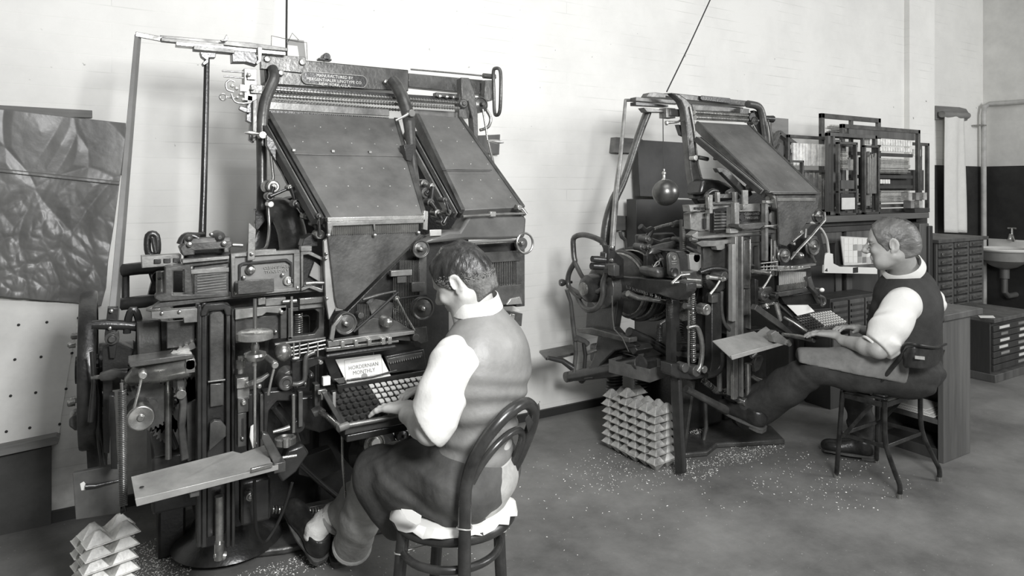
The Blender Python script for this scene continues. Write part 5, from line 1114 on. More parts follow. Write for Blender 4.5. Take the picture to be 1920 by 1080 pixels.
def stack(x0, y0, ncol, nrow, dy, rz, m, lab, grp, heights, turn=0):
    ax = Vector((math.cos(rz), math.sin(rz), 0)); ay = Vector((-math.sin(rz), math.cos(rz), 0))
    ORD = ['bottom','second','third','fourth','fifth','sixth','seventh','eighth','ninth','tenth','eleventh','twelfth','thirteenth']
    COL = ['nearest','second','third','fourth','fifth','farthest'] if ncol == 6 else ['front','second','back']
    for j in range(nrow):
        for i in range(ncol):
            if j >= heights[i]: continue
            inv = (j == 0); z = .0425 if inv else .0430+.0428*(j-1)
            pos = Vector((x0, y0, 0))+ay*(i*dy)+ax*random.uniform(-.008,.008)+ay*random.uniform(-.001,.001)+Vector((0,0,z))
            ingot(pos, rz+random.uniform(-.035,.035)+(turn if j > 2 else 0), m, inv, lab % (ORD[j], COL[i]), grp)
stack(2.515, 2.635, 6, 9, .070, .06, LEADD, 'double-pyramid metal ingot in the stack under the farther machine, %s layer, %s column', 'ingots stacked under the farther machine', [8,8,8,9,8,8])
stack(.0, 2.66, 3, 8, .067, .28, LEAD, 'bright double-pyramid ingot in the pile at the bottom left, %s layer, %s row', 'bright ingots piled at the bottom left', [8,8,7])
# ------------------------------------------------------------------ metal chips on the floor
def chips(name, spots, label):
    mb = MB(); rnd = random.Random(11)
    for cx, cy, rx, ry, n, z in spots:
        for _ in range(n):
            a = rnd.uniform(0, 6.28); r = rnd.random()**.6; x, y = cx+rx*r*math.cos(a), cy+ry*r*math.sin(a); s = rnd.uniform(.001,.0028); t = rnd.uniform(0,3.1)
            d1 = Vector((math.cos(t), math.sin(t), rnd.uniform(-.3,.3)))*s*1.6; d2 = Vector((-math.sin(t), math.cos(t), rnd.uniform(-.3,.3)))*s*.6
            c = Vector((x, y, z+s*.5+.001)); mb.add([c-d1-d2, c+d1-d2, c+d1+d2, c-d1+d2, c+Vector((0,0,s))], [(0,1,2,3),(0,1,4),(1,2,4),(2,3,4),(3,0,4)])
    o = part(name, LEAD, mb, None, bev=0); return tag(o, label, 'metal chips', kind='stuff')
k1, k2_, k3_, k4_ = K(1400,850), K(1290,880), K(1180,880), K(1340,838)
chips('metal_chips', [(k1.x,k1.y,.30,.10,420,0),(k2_.x,k2_.y,.16,.14,260,0),(k3_.x,k3_.y,.40,.25,260,0),(3.15,2.1,.45,.35,240,0),(2.2,2.6,1.2,.5,260,0)], 'pale metal shavings scattered on the floor around the farther machine')
kk = K(1292,800,.05); chips('metal_chips', [(kk.x+.02,kk.y,.10,.10,420,.036)], 'heap of pale metal shavings on the base of the farther machine')
k5, k6 = K(300,1055), K(560,1060)
chips('metal_chips', [(k5.x,k5.y,.12,.22,800,0),(k6.x-.05,k6.y,.28,.07,420,0),(.36,2.95,.14,.05,160,.0),(.9,2.4,.4,.3,160,0)], 'pale metal shavings on the floor under the nearer machine')
# ------------------------------------------------------------------ copy sheets
def flat_sheet(name, pts, Y0, m, label, cat, lines=None):
    o = part(name, m, MB().prism(pts, (0,0,.0012)), None, bev=0); return tag(o, label, cat)
pp = [P(628,674,2.398), P(712,664,2.398), P(732,705,2.382), P(650,719,2.382)]
cp = empty('printed_page', pp[3], 'printed magazine cover page lying on the copy desk of the nearer machine', 'paper')
nrm = (pp[2]-pp[3]).cross(pp[0]-pp[3]).normalized()
part('sheet', PAPER, MB().prism([p+nrm*.004 for p in pp], nrm*.0012), cp, bev=0)
xd = (pp[2]-pp[3]).normalized(); ud = (pp[0]-pp[3]); ud = (ud-xd*ud.dot(xd)).normalized(); cen = (pp[0]+pp[1]+pp[2]+pp[3])/4+nrm*.0055
Hh = (pp[0]-pp[3]).length; Wp = (pp[2]-pp[3]).length
text_part('page_lettering', INK, ['HORDERNIAN', 'MONTHLY'], cp, cen+ud*Hh*.02, xd, ud, Hh*.20, 1.0, .0003, .9)
fr = MB()
for a, b in (((-.42,-.40),(.42,-.40)),((.42,-.40),(.42,.40)),((.42,.40),(-.42,.40)),((-.42,.40),(-.42,-.40)),((-.28,.28),(.28,.28)),((-.3,-.30),(-.12,-.30)),((.12,-.30),(.3,-.30))):
    p_, q_ = cen+xd*a[0]*Wp+ud*a[1]*Hh, cen+xd*b[0]*Wp+ud*b[1]*Hh; fr.bar(p_, q_, .0014, .0004, nrm)
part('page_border', mat('grey ink', .3, .8), fr, cp, bev=0)
part('page_emblem', mat('grey ink wash', .3, .8), MB().lathe(cen-ud*Hh*.30, nrm, [(.012,0),(.012,.0004)], 16), cp, bev=0)
single('page_holder', IRON, MB().tube([P(650,713,2.365), P(700,706,2.36), P(744,694,2.36)], .003, 6), 'thin dark rod lying across the printed page on the copy desk', 'rod', bev=0)
q = [P(*a[:2], a[2]) for a in ((1458,556,2.425),(1494,552,2.425),(1526,584,2.405),(1494,592,2.405))]
n2 = (q[2]-q[3]).cross(q[0]-q[3]).normalized()
single('copy_sheet', PAPER, MB().prism([a+n2*.004 for a in q], n2*.0012), 'blank white sheet on the copy desk of the farther machine', 'paper', bev=0)
# ------------------------------------------------------------------ cabinets, shelf and chases beyond the second machine
def panel_box(name, m, a, b, label, cat, top=True):
    r = empty(name, ((a[0]+b[0])/2, (a[1]+b[1])/2, a[2]), label, cat); part('body', m, MB().box(a, b), r, bev=.004)
    if top: part('top', WOODH, MB().box((a[0]-.02,a[1]-.03,b[2]),(b[0]+.02,b[1],b[2]+.03)), r, bev=.004)
    return r
c1 = panel_box('storage_cabinet', WOODD, (4.02,2.97,0), (5.70,3.5,1.20), 'long dark wooden cabinet with panelled doors behind the grey-haired man', 'cabinet', False)
for i, x in enumerate((4.08, 4.64, 5.19)):
    d = part('door', WOODD, MB().box((x,2.95,.12),(x+.50,2.972,1.17)), c1, bev=.003)
    for (x0,z0,x1,z1) in ((x+.0,.12,x+.07,1.17),(x+.43,.12,x+.50,1.17),(x+.07,1.09,x+.43,1.17),(x+.07,.12,x+.43,.20),(x+.07,.64,x+.43,.70)): part('door_frame', WOODM, MB().box((x0,2.938,z0),(x1,2.95,z1)), d, bev=.002)
part('cornice', WOODD, MB().box((4.0,2.93,1.17),(5.72,3.5,1.21)), c1, bev=.004)
part('end_post', WOODM, MB().box((5.60,2.92,0),(5.74,2.96,1.2)), c1, bev=.006)
part('end_post', WOODD, MB().box((5.70,2.90,0),(5.76,3.5,1.18)), c1, bev=.006)
sh = empty('work_shelf', (4.85, 3.2, 1.21), 'thick wooden shelf on top of the dark cabinet, loaded with iron frames', 'shelf')
part('shelf_board', WOODH, MB().prism([(4.05,2.90,1.245),(5.70,2.90,1.245),(6.08,3.12,1.245),(6.08,3.30,1.245),(4.05,3.30,1.245)],(0,0,.045)), sh, bev=.004)
part('shelf_support', WOODD, MB().box((5.78,3.04,0),(5.95,3.29,1.244)), sh, bev=.004)
part('shelf_batten', WOODD, MB().box((4.1,2.96,1.211),(5.5,3.0,1.244)).box((4.1,3.2,1.211),(5.5,3.24,1.244)), sh, bev=.003)
def chase(px0, py0, px1, py1, Y, lean, m, label, fills, bars=(), wpx=9, bottom=None):
    """an iron frame standing on the shelf; corners read from the photograph, real thickness"""
    a, b = P(px0, py0, Y), P(px1, py1, Y); zb = 1.2902; x0, x1, z1 = a.x, b.x, a.z; w = wpx*mpp(px0, Y); t = .028
    r = empty('printing_chase', ((x0+x1)/2, Y, zb), label, 'type frame', 'iron type frames leaning on the shelf')
    fm = MB().box((x0,Y,zb),(x0+w,Y+t,z1)).box((x1-w,Y,zb),(x1,Y+t,z1)).box((x0,Y,z1-w),(x1,Y+t,z1)).box((x0,Y,zb),(x1,Y+t,zb+w))
    for k, f in bars:
        if k == 'v': x = x0+(x1-x0)*f; fm.box((x-w*.4,Y+.002,zb),(x+w*.4,Y+t-.002,z1))
        else: z = zb+(z1-zb)*f; fm.box((x0,Y+.002,z-w*.4),(x1,Y+t-.002,z+w*.4))
    part('frame', m, fm, r, bev=.002)
    for (u0, v0, u1, v1, kind) in fills:
        X0, X1, Z0, Z1 = x0+(x1-x0)*u0, x0+(x1-x0)*u1, zb+(z1-zb)*v0, zb+(z1-zb)*v1
        if kind == 'w': part('wood_furniture', WOODM, MB().box((X0,Y+.004,Z0),(X1,Y+t-.004,Z1)), r, bev=.002)
        elif kind == 'd': part('wood_furniture', WOODD, MB().box((X0,Y+.004,Z0),(X1,Y+t-.004,Z1)), r, bev=.002)
        elif kind == 'p': part('pasted_label', CARD, MB().box((X0,Y-.001,Z0),(X1,Y+.003,Z1)), r, bev=0)
        elif kind == 'b':
            n = max(2, int((X1-X0)/.035)); mb = MB()
            for i in range(n): s = (X1-X0)/n; mb.box((X0+i*s,Y+.004,Z0),(X0+(i+.75)*s,Y+t-.004,Z1))
            part('metal_blocks', LEAD, mb, r, bev=.001)
        elif kind == 'l':
            n = max(3, int((Z1-Z0)/.012)); mb = MB(); mb2 = MB(); rnd = random.Random(int(px0))
            for i in range(n): s = (Z1-Z0)/n; (mb if rnd.random() < .45 else mb2).box((X0+(X1-X0)*rnd.uniform(0,.15),Y+.003,Z0+i*s),(X1-(X1-X0)*rnd.uniform(0,.1),Y+t-.006,Z0+(i+.7)*s))
            if mb.v: part('type_lines', STEEL, mb, r, bev=0)
            if mb2.v: part('type_lines', DSTEEL, mb2, r, bev=0)
        elif kind == 'v':
            n = max(3, int((X1-X0)/.014)); mb = MB(); mb2 = MB(); rnd = random.Random(int(px0)+5)
            for i in range(n): s = (X1-X0)/n; (mb if rnd.random() < .4 else mb2).box((X0+i*s,Y+.003,Z0),(X0+(i+.7)*s,Y+t-.006,Z1-(Z1-Z0)*rnd.uniform(0,.3)))
            if mb.v: part('type_lines', STEEL, mb, r, bev=0)
            if mb2.v: part('type_lines', WOODG, mb2, r, bev=0)
    return r
# back to front
chase(1541,212,1652,397,3.16,0,IRON2,'widest-topped iron type frame at the back of the shelf, standing tallest',[(.08,.80,.92,.90,'l'),(.1,.3,.4,.7,'d')],[('h',.78),('v',.5)],9)
chase(1478,252,1562,391,3.12,0,IRON2,'iron type frame at the left end of the shelf, filled with upright strips',[(.12,.62,.88,.9,'b'),(.35,.06,.85,.58,'v')],[('h',.55)],6)
chase(1580,232,1726,393,3.05,0,IRON2,'wide iron type frame with two blocks of set lines, right of the shelf',[(.08,.87,.93,.96,'w'),(.3,.79,.9,.86,'b'),(.4,.72,.9,.77,'b'),(.1,.66,.9,.70,'d'),(.22,.46,.88,.64,'l'),(.1,.40,.9,.44,'d'),(.3,.34,.6,.39,'b'),(.1,.28,.9,.32,'d'),(.2,.12,.88,.27,'l'),(.1,.06,.9,.10,'w'),(.22,.12,.28,.64,'d')],[],8)
chase(1640,262,1743,396,3.10,0,IRON2,'iron type frame sticking out farthest right on the shelf',[(.7,.8,.9,.9,'b'),(.1,.3,.9,.6,'d')],[('v',.85)],6)
chase(1553,248,1645,393,3.00,0,WOODM,'brown-edged type frame in front of the wide frame, with a middle post',[(.14,.1,.26,.92,'w'),(.75,.1,.88,.85,'v'),(.3,.84,.6,.9,'w')],[('v',.12),('v',.72)],7)
chase(1573,266,1608,390,2.93,0,IRON2,'narrow type frame with a pasted card at its foot, at the front of the shelf',[(.18,.62,.5,.88,'l'),(.5,.62,.8,.82,'v'),(.15,.36,.85,.48,'w'),(.15,.08,.85,.24,'p'),(.15,.24,.85,.30,'d')],[('h',.32)],4)
chase(1622,272,1650,393,2.95,0,IRON2,'slim upright type frame beside the narrow one with the card',[(.2,.3,.8,.9,'v')],[],4)
chase(1478,300,1508,380,3.02,0,IRON2,'small type frame low at the left end of the shelf, beside the magazine',[(.2,.5,.8,.75,'l')],[('h',.45)],4)
tl_ = empty('printing_chase', P(1468,280,3.15), 'small iron frame tilted over against the top of the magazine', 'type frame')
tp4 = [P(1460,248,3.15), P(1492,272,3.15), P(1470,318,3.15), P(1442,286,3.15)]
for i in range(4): part('frame', IRON2, MB().bar(tp4[i], tp4[(i+1) % 4], .03, .03, (0,1,0)), tl_)
part('wood_furniture', WOODM, MB().prism([tp4[0].lerp(tp4[2],.3),tp4[1].lerp(tp4[3],.3),tp4[2].lerp(tp4[0],.3),tp4[3].lerp(tp4[1],.3)], (0,.02,0)), tl_)
single('wood_board', WOODG, MB().box((P(1449,223,3.19).x,3.197,1.2902),(P(1480,220,3.19).x,3.215,P(1460,221,3.19).z)), 'plain wooden board standing upright left of the type frames', 'board')
# books of galleys / blocks at the shelf's right end
for i, (x, y) in enumerate(((1712,386),(1726,384),(1740,388),(1716,401),(1732,401))):
    p_ = P(x-8, y, 2.915); p_.z = (1.358 if i > 2 else 1.422); single('type_block', (LEADD, WOODG)[i % 2], MB().box(p_+Vector((0,0,-.03)), p_+Vector((.05,.06,.03))), '%s pale block of type heaped at the right end of the shelf' % ('leftmost upper','middle upper','rightmost upper','lower left','lower right')[i], 'type block', 'type blocks at the right end of the shelf')
lc = P(1706, 398, 3.0); single('block_tray', WOODD, MB().box((5.50,2.905,1.291),(5.72,2.985,1.325)), 'flat dark tray under the heaped type blocks', 'tray')
# type case rack
tc = empty('type_case_rack', (6.4,3.2,0), 'tall wooden rack of shallow type case drawers beyond the seated grey-haired man', 'cabinet')
YC = 3.0; xa, xb = P(1757,447,YC).x, P(1843,443,YC).x; zt = P(1800,446,YC).z
part('carcass', WOODD, MB().box((xa,YC+.02,0),(xb,YC+.55,zt-.03)), tc, bev=.003); part('top', WOODM, MB().box((xa-.03,YC-.03,zt-.03),(xb+.04,YC+.6,zt)), tc, bev=.003)
for q_ in (0,1/3.,2/3.,1): part('upright', WOODM, MB().box((xa+(xb-xa)*q_-.012,YC,0),(xa+(xb-xa)*q_+.012,YC+.02,zt-.03)), tc, bev=.002)
for i in range(3):
    for j in range(13):
        x = xa+(xb-xa)*(i/3.)+.02; w = (xb-xa)/3-.04; z = zt-.085-j*.068
        d = part('drawer', WOODM, MB().box((x,YC-.004,z),(x+w,YC+.018,z+.052)), tc, bev=.003)
        part('drawer_pull', DSTEEL, MB().prism([(x+w*.15,YC-.006,z+.012),(x+w*.85,YC-.006,z+.022),(x+w*.85,YC-.006,z+.034),(x+w*.15,YC-.006,z+.034)], (0,-.014,0)), d, bev=.001)
# low flat drawers
lf = empty('flat_file', (6.0,2.7,0), 'low dark cabinet of flat drawers with pale label strips on the floor', 'cabinet')
YL = 2.49; xl, xr = 5.79, P(1935,600,YL).x; zl = P(1860,598,YL).z
part('carcass', WOODD, MB().box((xl,YL+.01,.05),(xr,YL+.45,zl-.03)), lf, bev=.003); part('top', WOODM, MB().box((xl-.0,YL-.02,zl-.03),(xr+.02,YL+.46,zl)), lf, bev=.003); part('plinth', WOODM, MB().box((xl-.01,YL-.03,0),(xr+.01,YL+.45,.06)), lf, bev=.004)
for j in range(7):
    z = .08+j*(zl-.13)/7; d = part('drawer', WOODD, MB().box((xl+.02,YL-.006,z),(xr-.02,YL+.01,z+(zl-.13)/7-.008)), lf, bev=.002)
    for fx, ww in ((.16,.24),(.62,.26)):
        if (j in (0,1) and fx < .3): continue
        part('label_strip', CARD if (j+int(fx*10)) % 3 else WOODG, MB().box((xl+(xr-xl)*(fx+.02*(j % 3)),YL-.009,z+.014),(xl+(xr-xl)*(fx+ww-.04*(j % 2)),YL-.006,z+.034)), d, bev=0)
single('paper_sheet', PAPER, MB().prism([K(1838,596,zl+.002),K(1866,596,zl+.002),K(1862,592,zl+.002),K(1834,592,zl+.002)], (0,0,.002)), 'white sheet lying on the low flat drawer cabinet', 'paper', bev=0)
# desk at right of the chair
dk = empty('work_desk', (4.0,2.2,0), 'tall narrow brown wooden desk with open shelves right behind the chair', 'desk')
dx0, dx1, dy0, dy1, dz = 3.86, 4.15, 1.89, 2.27, .775
part('end_panel', WOODM, MB().box((dx0,dy0,0),(dx1,dy0+.03,dz)), dk, bev=.003); part('end_panel', WOODM, MB().box((dx0,dy1-.03,0),(dx1,dy1,dz)), dk, bev=.003)
part('back_panel', WOODD, MB().box((dx1-.02,dy0+.03,.02),(dx1,dy1-.03,dz)), dk, bev=.002); part('desk_top', WOODM, MB().box((dx0-.03,dy0-.02,dz),(dx1+.10,dy1+.03,dz+.035)), dk, bev=.004)
for z in (.20,.42): part('shelf', WOODM, MB().box((dx0+.005,dy0+.03,z),(dx1-.02,dy1-.03,z+.025)), dk, bev=.002)
part('plinth', WOODD, MB().box((dx0+.02,dy0+.03,0),(dx1-.02,dy1-.03,.06)), dk, bev=.002)
for i in range(5): single('paper_stack', (PAPER, CARD)[i % 2], MB().box((dx0+.02+.004*i,1.95+.012*i,.2262+i*.006),(dx1-.06,2.20+.005*i,.2312+i*.006)), '%s sheet of the papers lying on the lowest desk shelf' % ('bottom','second','third','fourth','top')[i], 'paper', 'papers on the desk shelf')
# case rack leaning low behind the keyboard
lr = empty('small_case', (4.4,2.6,0), 'low dark case with carved panels between the farther machine and the seated man', 'cabinet')
a_, b_ = P(1562,562,2.72), P(1652,552,2.72)
part('body', WOODD, MB().box((a_.x,2.74,0),(b_.x,2.93,a_.z)), lr, bev=.003)
for i in range(3):
    w = (b_.x-a_.x)/3
    f_ = part('panel', WOODM, MB().box((a_.x+w*i+.01,2.725,.3),(a_.x+w*(i+1)-.01,2.74,a_.z-.02)), lr, bev=.002)
    for j in range(5): part('moulding', WOODD, MB().box((a_.x+w*i+.02,2.718,a_.z-.06-j*.04),(a_.x+w*(i+1)-.02,2.725,a_.z-.045-j*.04)), f_, bev=.001)
# colour chart and white bracket in front of the cabinet
ca = [P(1577,443,2.86), P(1650,447,2.86), P(1650,494,2.86), P(1583,498,2.86)]
cc = empty('sample_card', ca[3], 'pale card ruled into small grey and white squares, behind the grey-haired man\'s face', 'card')
part('board', CARD, MB().prism(ca, (0,.008,0)), cc, bev=.001); part('card_ledge', WOODM, MB().fp([(1580,498),(1650,496),(1650,502),(1582,504)], 2.84, .04), cc)
tones = [mat('square tone %d' % i, v, .7) for i, v in enumerate((.7,.45,.30,.18))]; rnd = random.Random(5)
for j in range(4):
    for i in range(7):
        x = 1583+i*8.6; y = 447+j*11.5+i*.2; k = 0 if (j < 1 or i < 2) else min(3, rnd.choice((0,1,2,3)) if j > 1 else rnd.choice((0,1,2)))
        q_ = part('sample_square', tones[k], MB().fb(x, y, x+7.2, y+10.3, 2.857, .003), cc, bev=0); q_['label'] = 'small %s square' % ('white','pale grey','mid grey','dark grey')[k]
wb = empty('wall_bracket', P(1550,500,2.80), 'white L-shaped bracket with two dark holes beside the farther machine', 'bracket')
part('plate', WHITEP, MB().fp([(1546,480),(1552,474),(1562,476),(1563,494),(1575,500),(1645,502),(1645,514),(1545,512)], 2.80, .015), wb, bev=.002)
part('hole', RUB, MB().fp([(1547,508),(1551,503),(1552,509)], 2.797, .004), wb, bev=0); part('hole', RUB, MB().fb(1600,502,1609,511,2.797,.004), wb, bev=0)
part('bracket_tube', CARD, MB().tube(smooth_path([P(1554,476,2.81),P(1550,450,2.8),P(1540,430,2.75),P(1522,418,2.65)], 5), .009, 10), wb, bev=0)
# ------------------------------------------------------------------ far corner: towel, pipes, basin
tw = empty('roller_towel', P(1790,215,3.70), 'long white towel hanging from a wall roller in the far corner', 'towel')
YT_ = 3.70
mbt = MB(); V = []; Fc = []
nx, ny = 16, 30
for j in range(ny+1):
    for i in range(nx+1):
        u, v = i/nx, j/ny; x = (1771+4*v)+(36-2*v)*u; y = 214+222*v; w = P(x, y, YT_); w.y += .03*math.sin(u*9+1.2*math.sin(v*2))*(.3+v*.7); V.append(w)
for j in range(ny):
    for i in range(nx): Fc.append((j*(nx+1)+i, j*(nx+1)+i+1, (j+1)*(nx+1)+i+1, (j+1)*(nx+1)+i))
mbt.add(V, Fc); tco = part('towel_cloth', CLOTH, mbt, tw, bev=0); sm_ = tco.modifiers.new('thick', 'SOLIDIFY'); sm_.thickness = .008
rb = part('roller_board', WOODG, MB().fp([(1755,198),(1800,201),(1812,204),(1818,214),(1814,226),(1806,228),(1806,212),(1772,208),(1770,224),(1755,224)], YT_+.06, .035), tw, bev=.004)
part('roller', WOODG, MB().tube([P(1766,214,YT_+.01), P(1814,217,YT_+.01)], .035, 14), tw, bev=0)
pr = single('water_pipe', PIPE, MB().tube([G(1930,190,XR-.06),G(1855,195,XR-.06)]+[P(1846,200,YR-.06),P(1844,215,YR-.06),P(1845,600,YR-.06)], .028, 12), 'pale painted water pipe running along and down the far corner', 'pipe', bev=0)
part('pipe_strap', DSTEEL, MB().fb(1839,233,1850,236,YR-.10,.09), pr, bev=.001)
bs = empty('wash_basin', (XR-.2,3.2,.8), 'white wash basin with a cross tap on the dark wall in the far corner', 'basin')
ym = 3.47; xc = XR-.27; zb_ = .80
part('bowl', mat('grey enamel underside', .28, .35, 0, .2, 6), MB().lathe((xc, ym, zb_), (0,0,1), [(.04,-.20),(.12,-.17),(.22,-.10),(.23,-.02),(.23,0)], 36), bs, bev=0)
part('rim', WHITEP, MB().lathe((xc, ym, zb_), (0,0,1), [(.23,0),(.25,.0),(.26,.015),(.25,.03),(.22,.03),(.20,0.0),(.12,-.1),(.03,-.14)], 36), bs, bev=0)
part('splash_back', WHITEP, MB().box((XR-.05,ym-.26,zb_),(XR-.008,ym+.26,zb_+.11)), bs, bev=.01)
part('tap', STEEL, MB().tube([(XR-.06,ym,zb_+.10),(XR-.10,ym,zb_+.16),(XR-.14,ym,zb_+.17),(XR-.16,ym,zb_+.12)], .016, 10).tube([(XR-.10,ym,zb_+.16),(XR-.10,ym,zb_+.24)], .012, 8).tube([(XR-.10,ym-.04,zb_+.24),(XR-.10,ym+.04,zb_+.24)], .010, 8), bs, bev=0)
part('waste_pipe', mat('grey pipe', .16, .45, .3), MB().tube([(xc,ym,zb_-.18),(xc,ym,zb_-.45),(xc+.08,ym,zb_-.5),(XR-.01,ym,zb_-.5)], .03, 12).lathe((xc,ym,zb_-.30),(0,0,1),[(.045,0),(.045,.10)],16), bs, bev=0)
# ------------------------------------------------------------------ smooth solid modelling (distance fields) for figures and cloth
class SDF:
    def __init__(s, lo, hi, h):
        s.lo = np.array(lo, float); s.h = h; s.n = np.ceil((np.array(hi)-s.lo)/h).astype(int)+1
        s.f = np.full(s.n, 1.0, np.float32)
    def _win(s, c0, c1, pad):
        a = np.maximum(0, np.floor((np.minimum(c0, c1)-pad-s.lo)/s.h).astype(int)); b = np.minimum(s.n, np.ceil((np.maximum(c0, c1)+pad-s.lo)/s.h).astype(int)+1)
        if (b <= a).any(): return None
        sl = tuple(slice(a[i], b[i]) for i in range(3))
        g = np.meshgrid(*[s.lo[i]+s.h*np.arange(a[i], b[i]) for i in range(3)], indexing='ij', sparse=True)
        return sl, g
    def _mix(s, sl, d, k, op):
        f = s.f[sl]
        if op == 'add':
            if k <= 0: s.f[sl] = np.minimum(f, d)
            else:
                hh = np.clip(.5+.5*(f-d)/k, 0, 1); s.f[sl] = f*(1-hh)+d*hh-k*hh*(1-hh)
        else:
            if k <= 0: s.f[sl] = np.maximum(f, -d)
            else:
                hh = np.clip(.5-.5*(f+d)/k, 0, 1); s.f[sl] = f*(1-hh)+(-d)*hh+k*hh*(1-hh)
    def cap(s, a, b, r1, r2=None, k=.02, op='add', flat=None):
        r2 = r1 if r2 is None else r2; a = np.array(a, float); b = np.array(b, float)
        w = s._win(a, b, max(r1, r2)+k+s.h*3)
        if not w: return s
        sl, (x, y, z) = w; ab = b-a; L2 = float(ab@ab) or 1e-9
        t = np.clip(((x-a[0])*ab[0]+(y-a[1])*ab[1]+(z-a[2])*ab[2])/L2, 0, 1)
        dx, dy, dz = x-a[0]-t*ab[0], y-a[1]-t*ab[1], z-a[2]-t*ab[2]
        if flat is not None:          # (direction, factor): squeeze across one direction
            n = np.array(flat[0], float); n /= np.linalg.norm(n); q = dx*n[0]+dy*n[1]+dz*n[2]; d = np.sqrt(dx*dx+dy*dy+dz*dz+(flat[1]**2-1)*q*q)
        else: d = np.sqrt(dx*dx+dy*dy+dz*dz)
        s._mix(sl, d-(r1+(r2-r1)*t), k, op); return s
    def path(s, pts, rs, k=.02, op='add', flat=None):
        for i in range(len(pts)-1): s.cap(pts[i], pts[i+1], rs[i], rs[i+1], k, op, flat)
        return s
    def ell(s, c, R, M=None, k=.02, op='add'):
        c = np.array(c, float); R = np.array(R, float); m = R.max()
        w = s._win(c, c, m+k+s.h*3)
        if not w: return s
        sl, (x, y, z) = w; x, y, z = x-c[0], y-c[1], z-c[2]
        A = np.eye(3) if M is None else np.array(M, float)     # columns: local axes
        u = x*A[0,0]+y*A[1,0]+z*A[2,0]; v = x*A[0,1]+y*A[1,1]+z*A[2,1]; t = x*A[0,2]+y*A[1,2]+z*A[2,2]
        k0 = np.sqrt((u/R[0])**2+(v/R[1])**2+(t/R[2])**2); k1 = np.sqrt((u/R[0]**2)**2+(v/R[1]**2)**2+(t/R[2]**2)**2)+1e-9
        s._mix(sl, k0*(k0-1)/k1, k, op); return s
    def plane(s, c, n, k=.005):        # keep the side opposite to n
        c = np.array(c, float); n = np.array(n, float); n /= np.linalg.norm(n)
        g = np.meshgrid(*[s.lo[i]+s.h*np.arange(s.n[i]) for i in range(3)], indexing='ij', sparse=True)
        d = (g[0]-c[0])*n[0]+(g[1]-c[1])*n[1]+(g[2]-c[2])*n[2]; f = s.f; hh = np.clip(.5-.5*(f-d)/k, 0, 1); s.f = (f*(1-hh)+d*hh+k*hh*(1-hh)).astype(np.float32); return s
    def warp(s, fn):
        g = np.meshgrid(*[s.lo[i]+s.h*np.arange(s.n[i]) for i in range(3)], indexing='ij', sparse=True)
        s.f = (s.f+fn(*g)).astype(np.float32); return s
    def mesh(s):
        f = s.f; n = np.array(f.shape)-1; ins = f < 0
        c = np.zeros(n, np.int8)
        for i in (0, 1):
            for j in (0, 1):
                for k in (0, 1): c += ins[i:n[0]+i, j:n[1]+j, k:n[2]+k]
        act = (c > 0) & (c < 8); idx = np.argwhere(act); N = len(idx); idm = np.full(n, -1, np.int64); idm[act] = np.arange(N)
        acc = np.zeros((N, 3)); cnt = np.zeros(N); cor = [(i, j, k) for i in (0, 1) for j in (0, 1) for k in (0, 1)]
        val = {q: f[idx[:,0]+q[0], idx[:,1]+q[1], idx[:,2]+q[2]] for q in cor}
        for q in cor:
            for ax in range(3):
                if q[ax]: continue
                p = list(q); p[ax] = 1; a, b = val[q], val[tuple(p)]; m = (a < 0) != (b < 0)
                t = np.where(m, a/np.where(m, a-b, 1), 0); e = np.tile(np.array(q, float), (N, 1)); e[:, ax] += t
                acc[m] += e[m]; cnt[m] += 1
        V = s.lo+s.h*(idx+acc/cnt[:, None]); Q = []
        for ax in range(3):
            sl0 = [slice(None)]*3; sl1 = [slice(None)]*3; sl0[ax] = slice(0, -1); sl1[ax] = slice(1, None)
            m = ins[tuple(sl0)] != ins[tuple(sl1)]; e = np.argwhere(m); b_, c_ = (ax+1) % 3, (ax+2) % 3
            ok = (e[:, b_] > 0) & (e[:, c_] > 0) & (e[:, b_] < n[b_]) & (e[:, c_] < n[c_]) & (e[:, ax] < n[ax]); e = e[ok]
            o = []
            for db, dc in ((0, 0), (-1, 0), (-1, -1), (0, -1)):
                g = e.copy(); g[:, b_] += db; g[:, c_] += dc; o.append(idm[g[:, 0], g[:, 1], g[:, 2]])
            q = np.stack(o, 1); fl = ins[tuple(sl0)][e[:, 0], e[:, 1], e[:, 2]]; q[~fl] = q[~fl][:, ::-1]; Q.append(q)
        return V, np.concatenate(Q)
    def part(s, name, m, parent, label=None, iters=2, mats=None, matfn=None):
        V, Q = s.mesh(); Q = Q[(Q >= 0).all(1)]
        for _ in range(iters):           # light relaxation
            acc = np.zeros_like(V); cn = np.zeros(len(V))
            for i in range(4):
                a, b = Q[:, i], Q[:, (i+1) % 4]; np.add.at(acc, a, V[b]); np.add.at(cn, a, 1); np.add.at(acc, b, V[a]); np.add.at(cn, b, 1)
            V = V*.5+.5*acc/np.maximum(cn, 1)[:, None]
        off = np.array(wpos(parent)); me = bpy.data.meshes.new(name); me.from_pydata((V-off).tolist(), [], Q.tolist())
        me.polygons.foreach_set('use_smooth', [True]*len(me.polygons)); me.materials.append(m)
        if mats:
            for q in mats: me.materials.append(q)
            cen = V[Q].mean(1); me.polygons.foreach_set('material_index', matfn(cen).astype(int).tolist())
        o = bpy.data.objects.new(name, me); C.objects.link(o); o.parent = parent
        if label: o['label'] = label
        return o
def V3(*a): return np.array(a, float)
def unit(v): v = np.array(v, float); return v/np.linalg.norm(v)
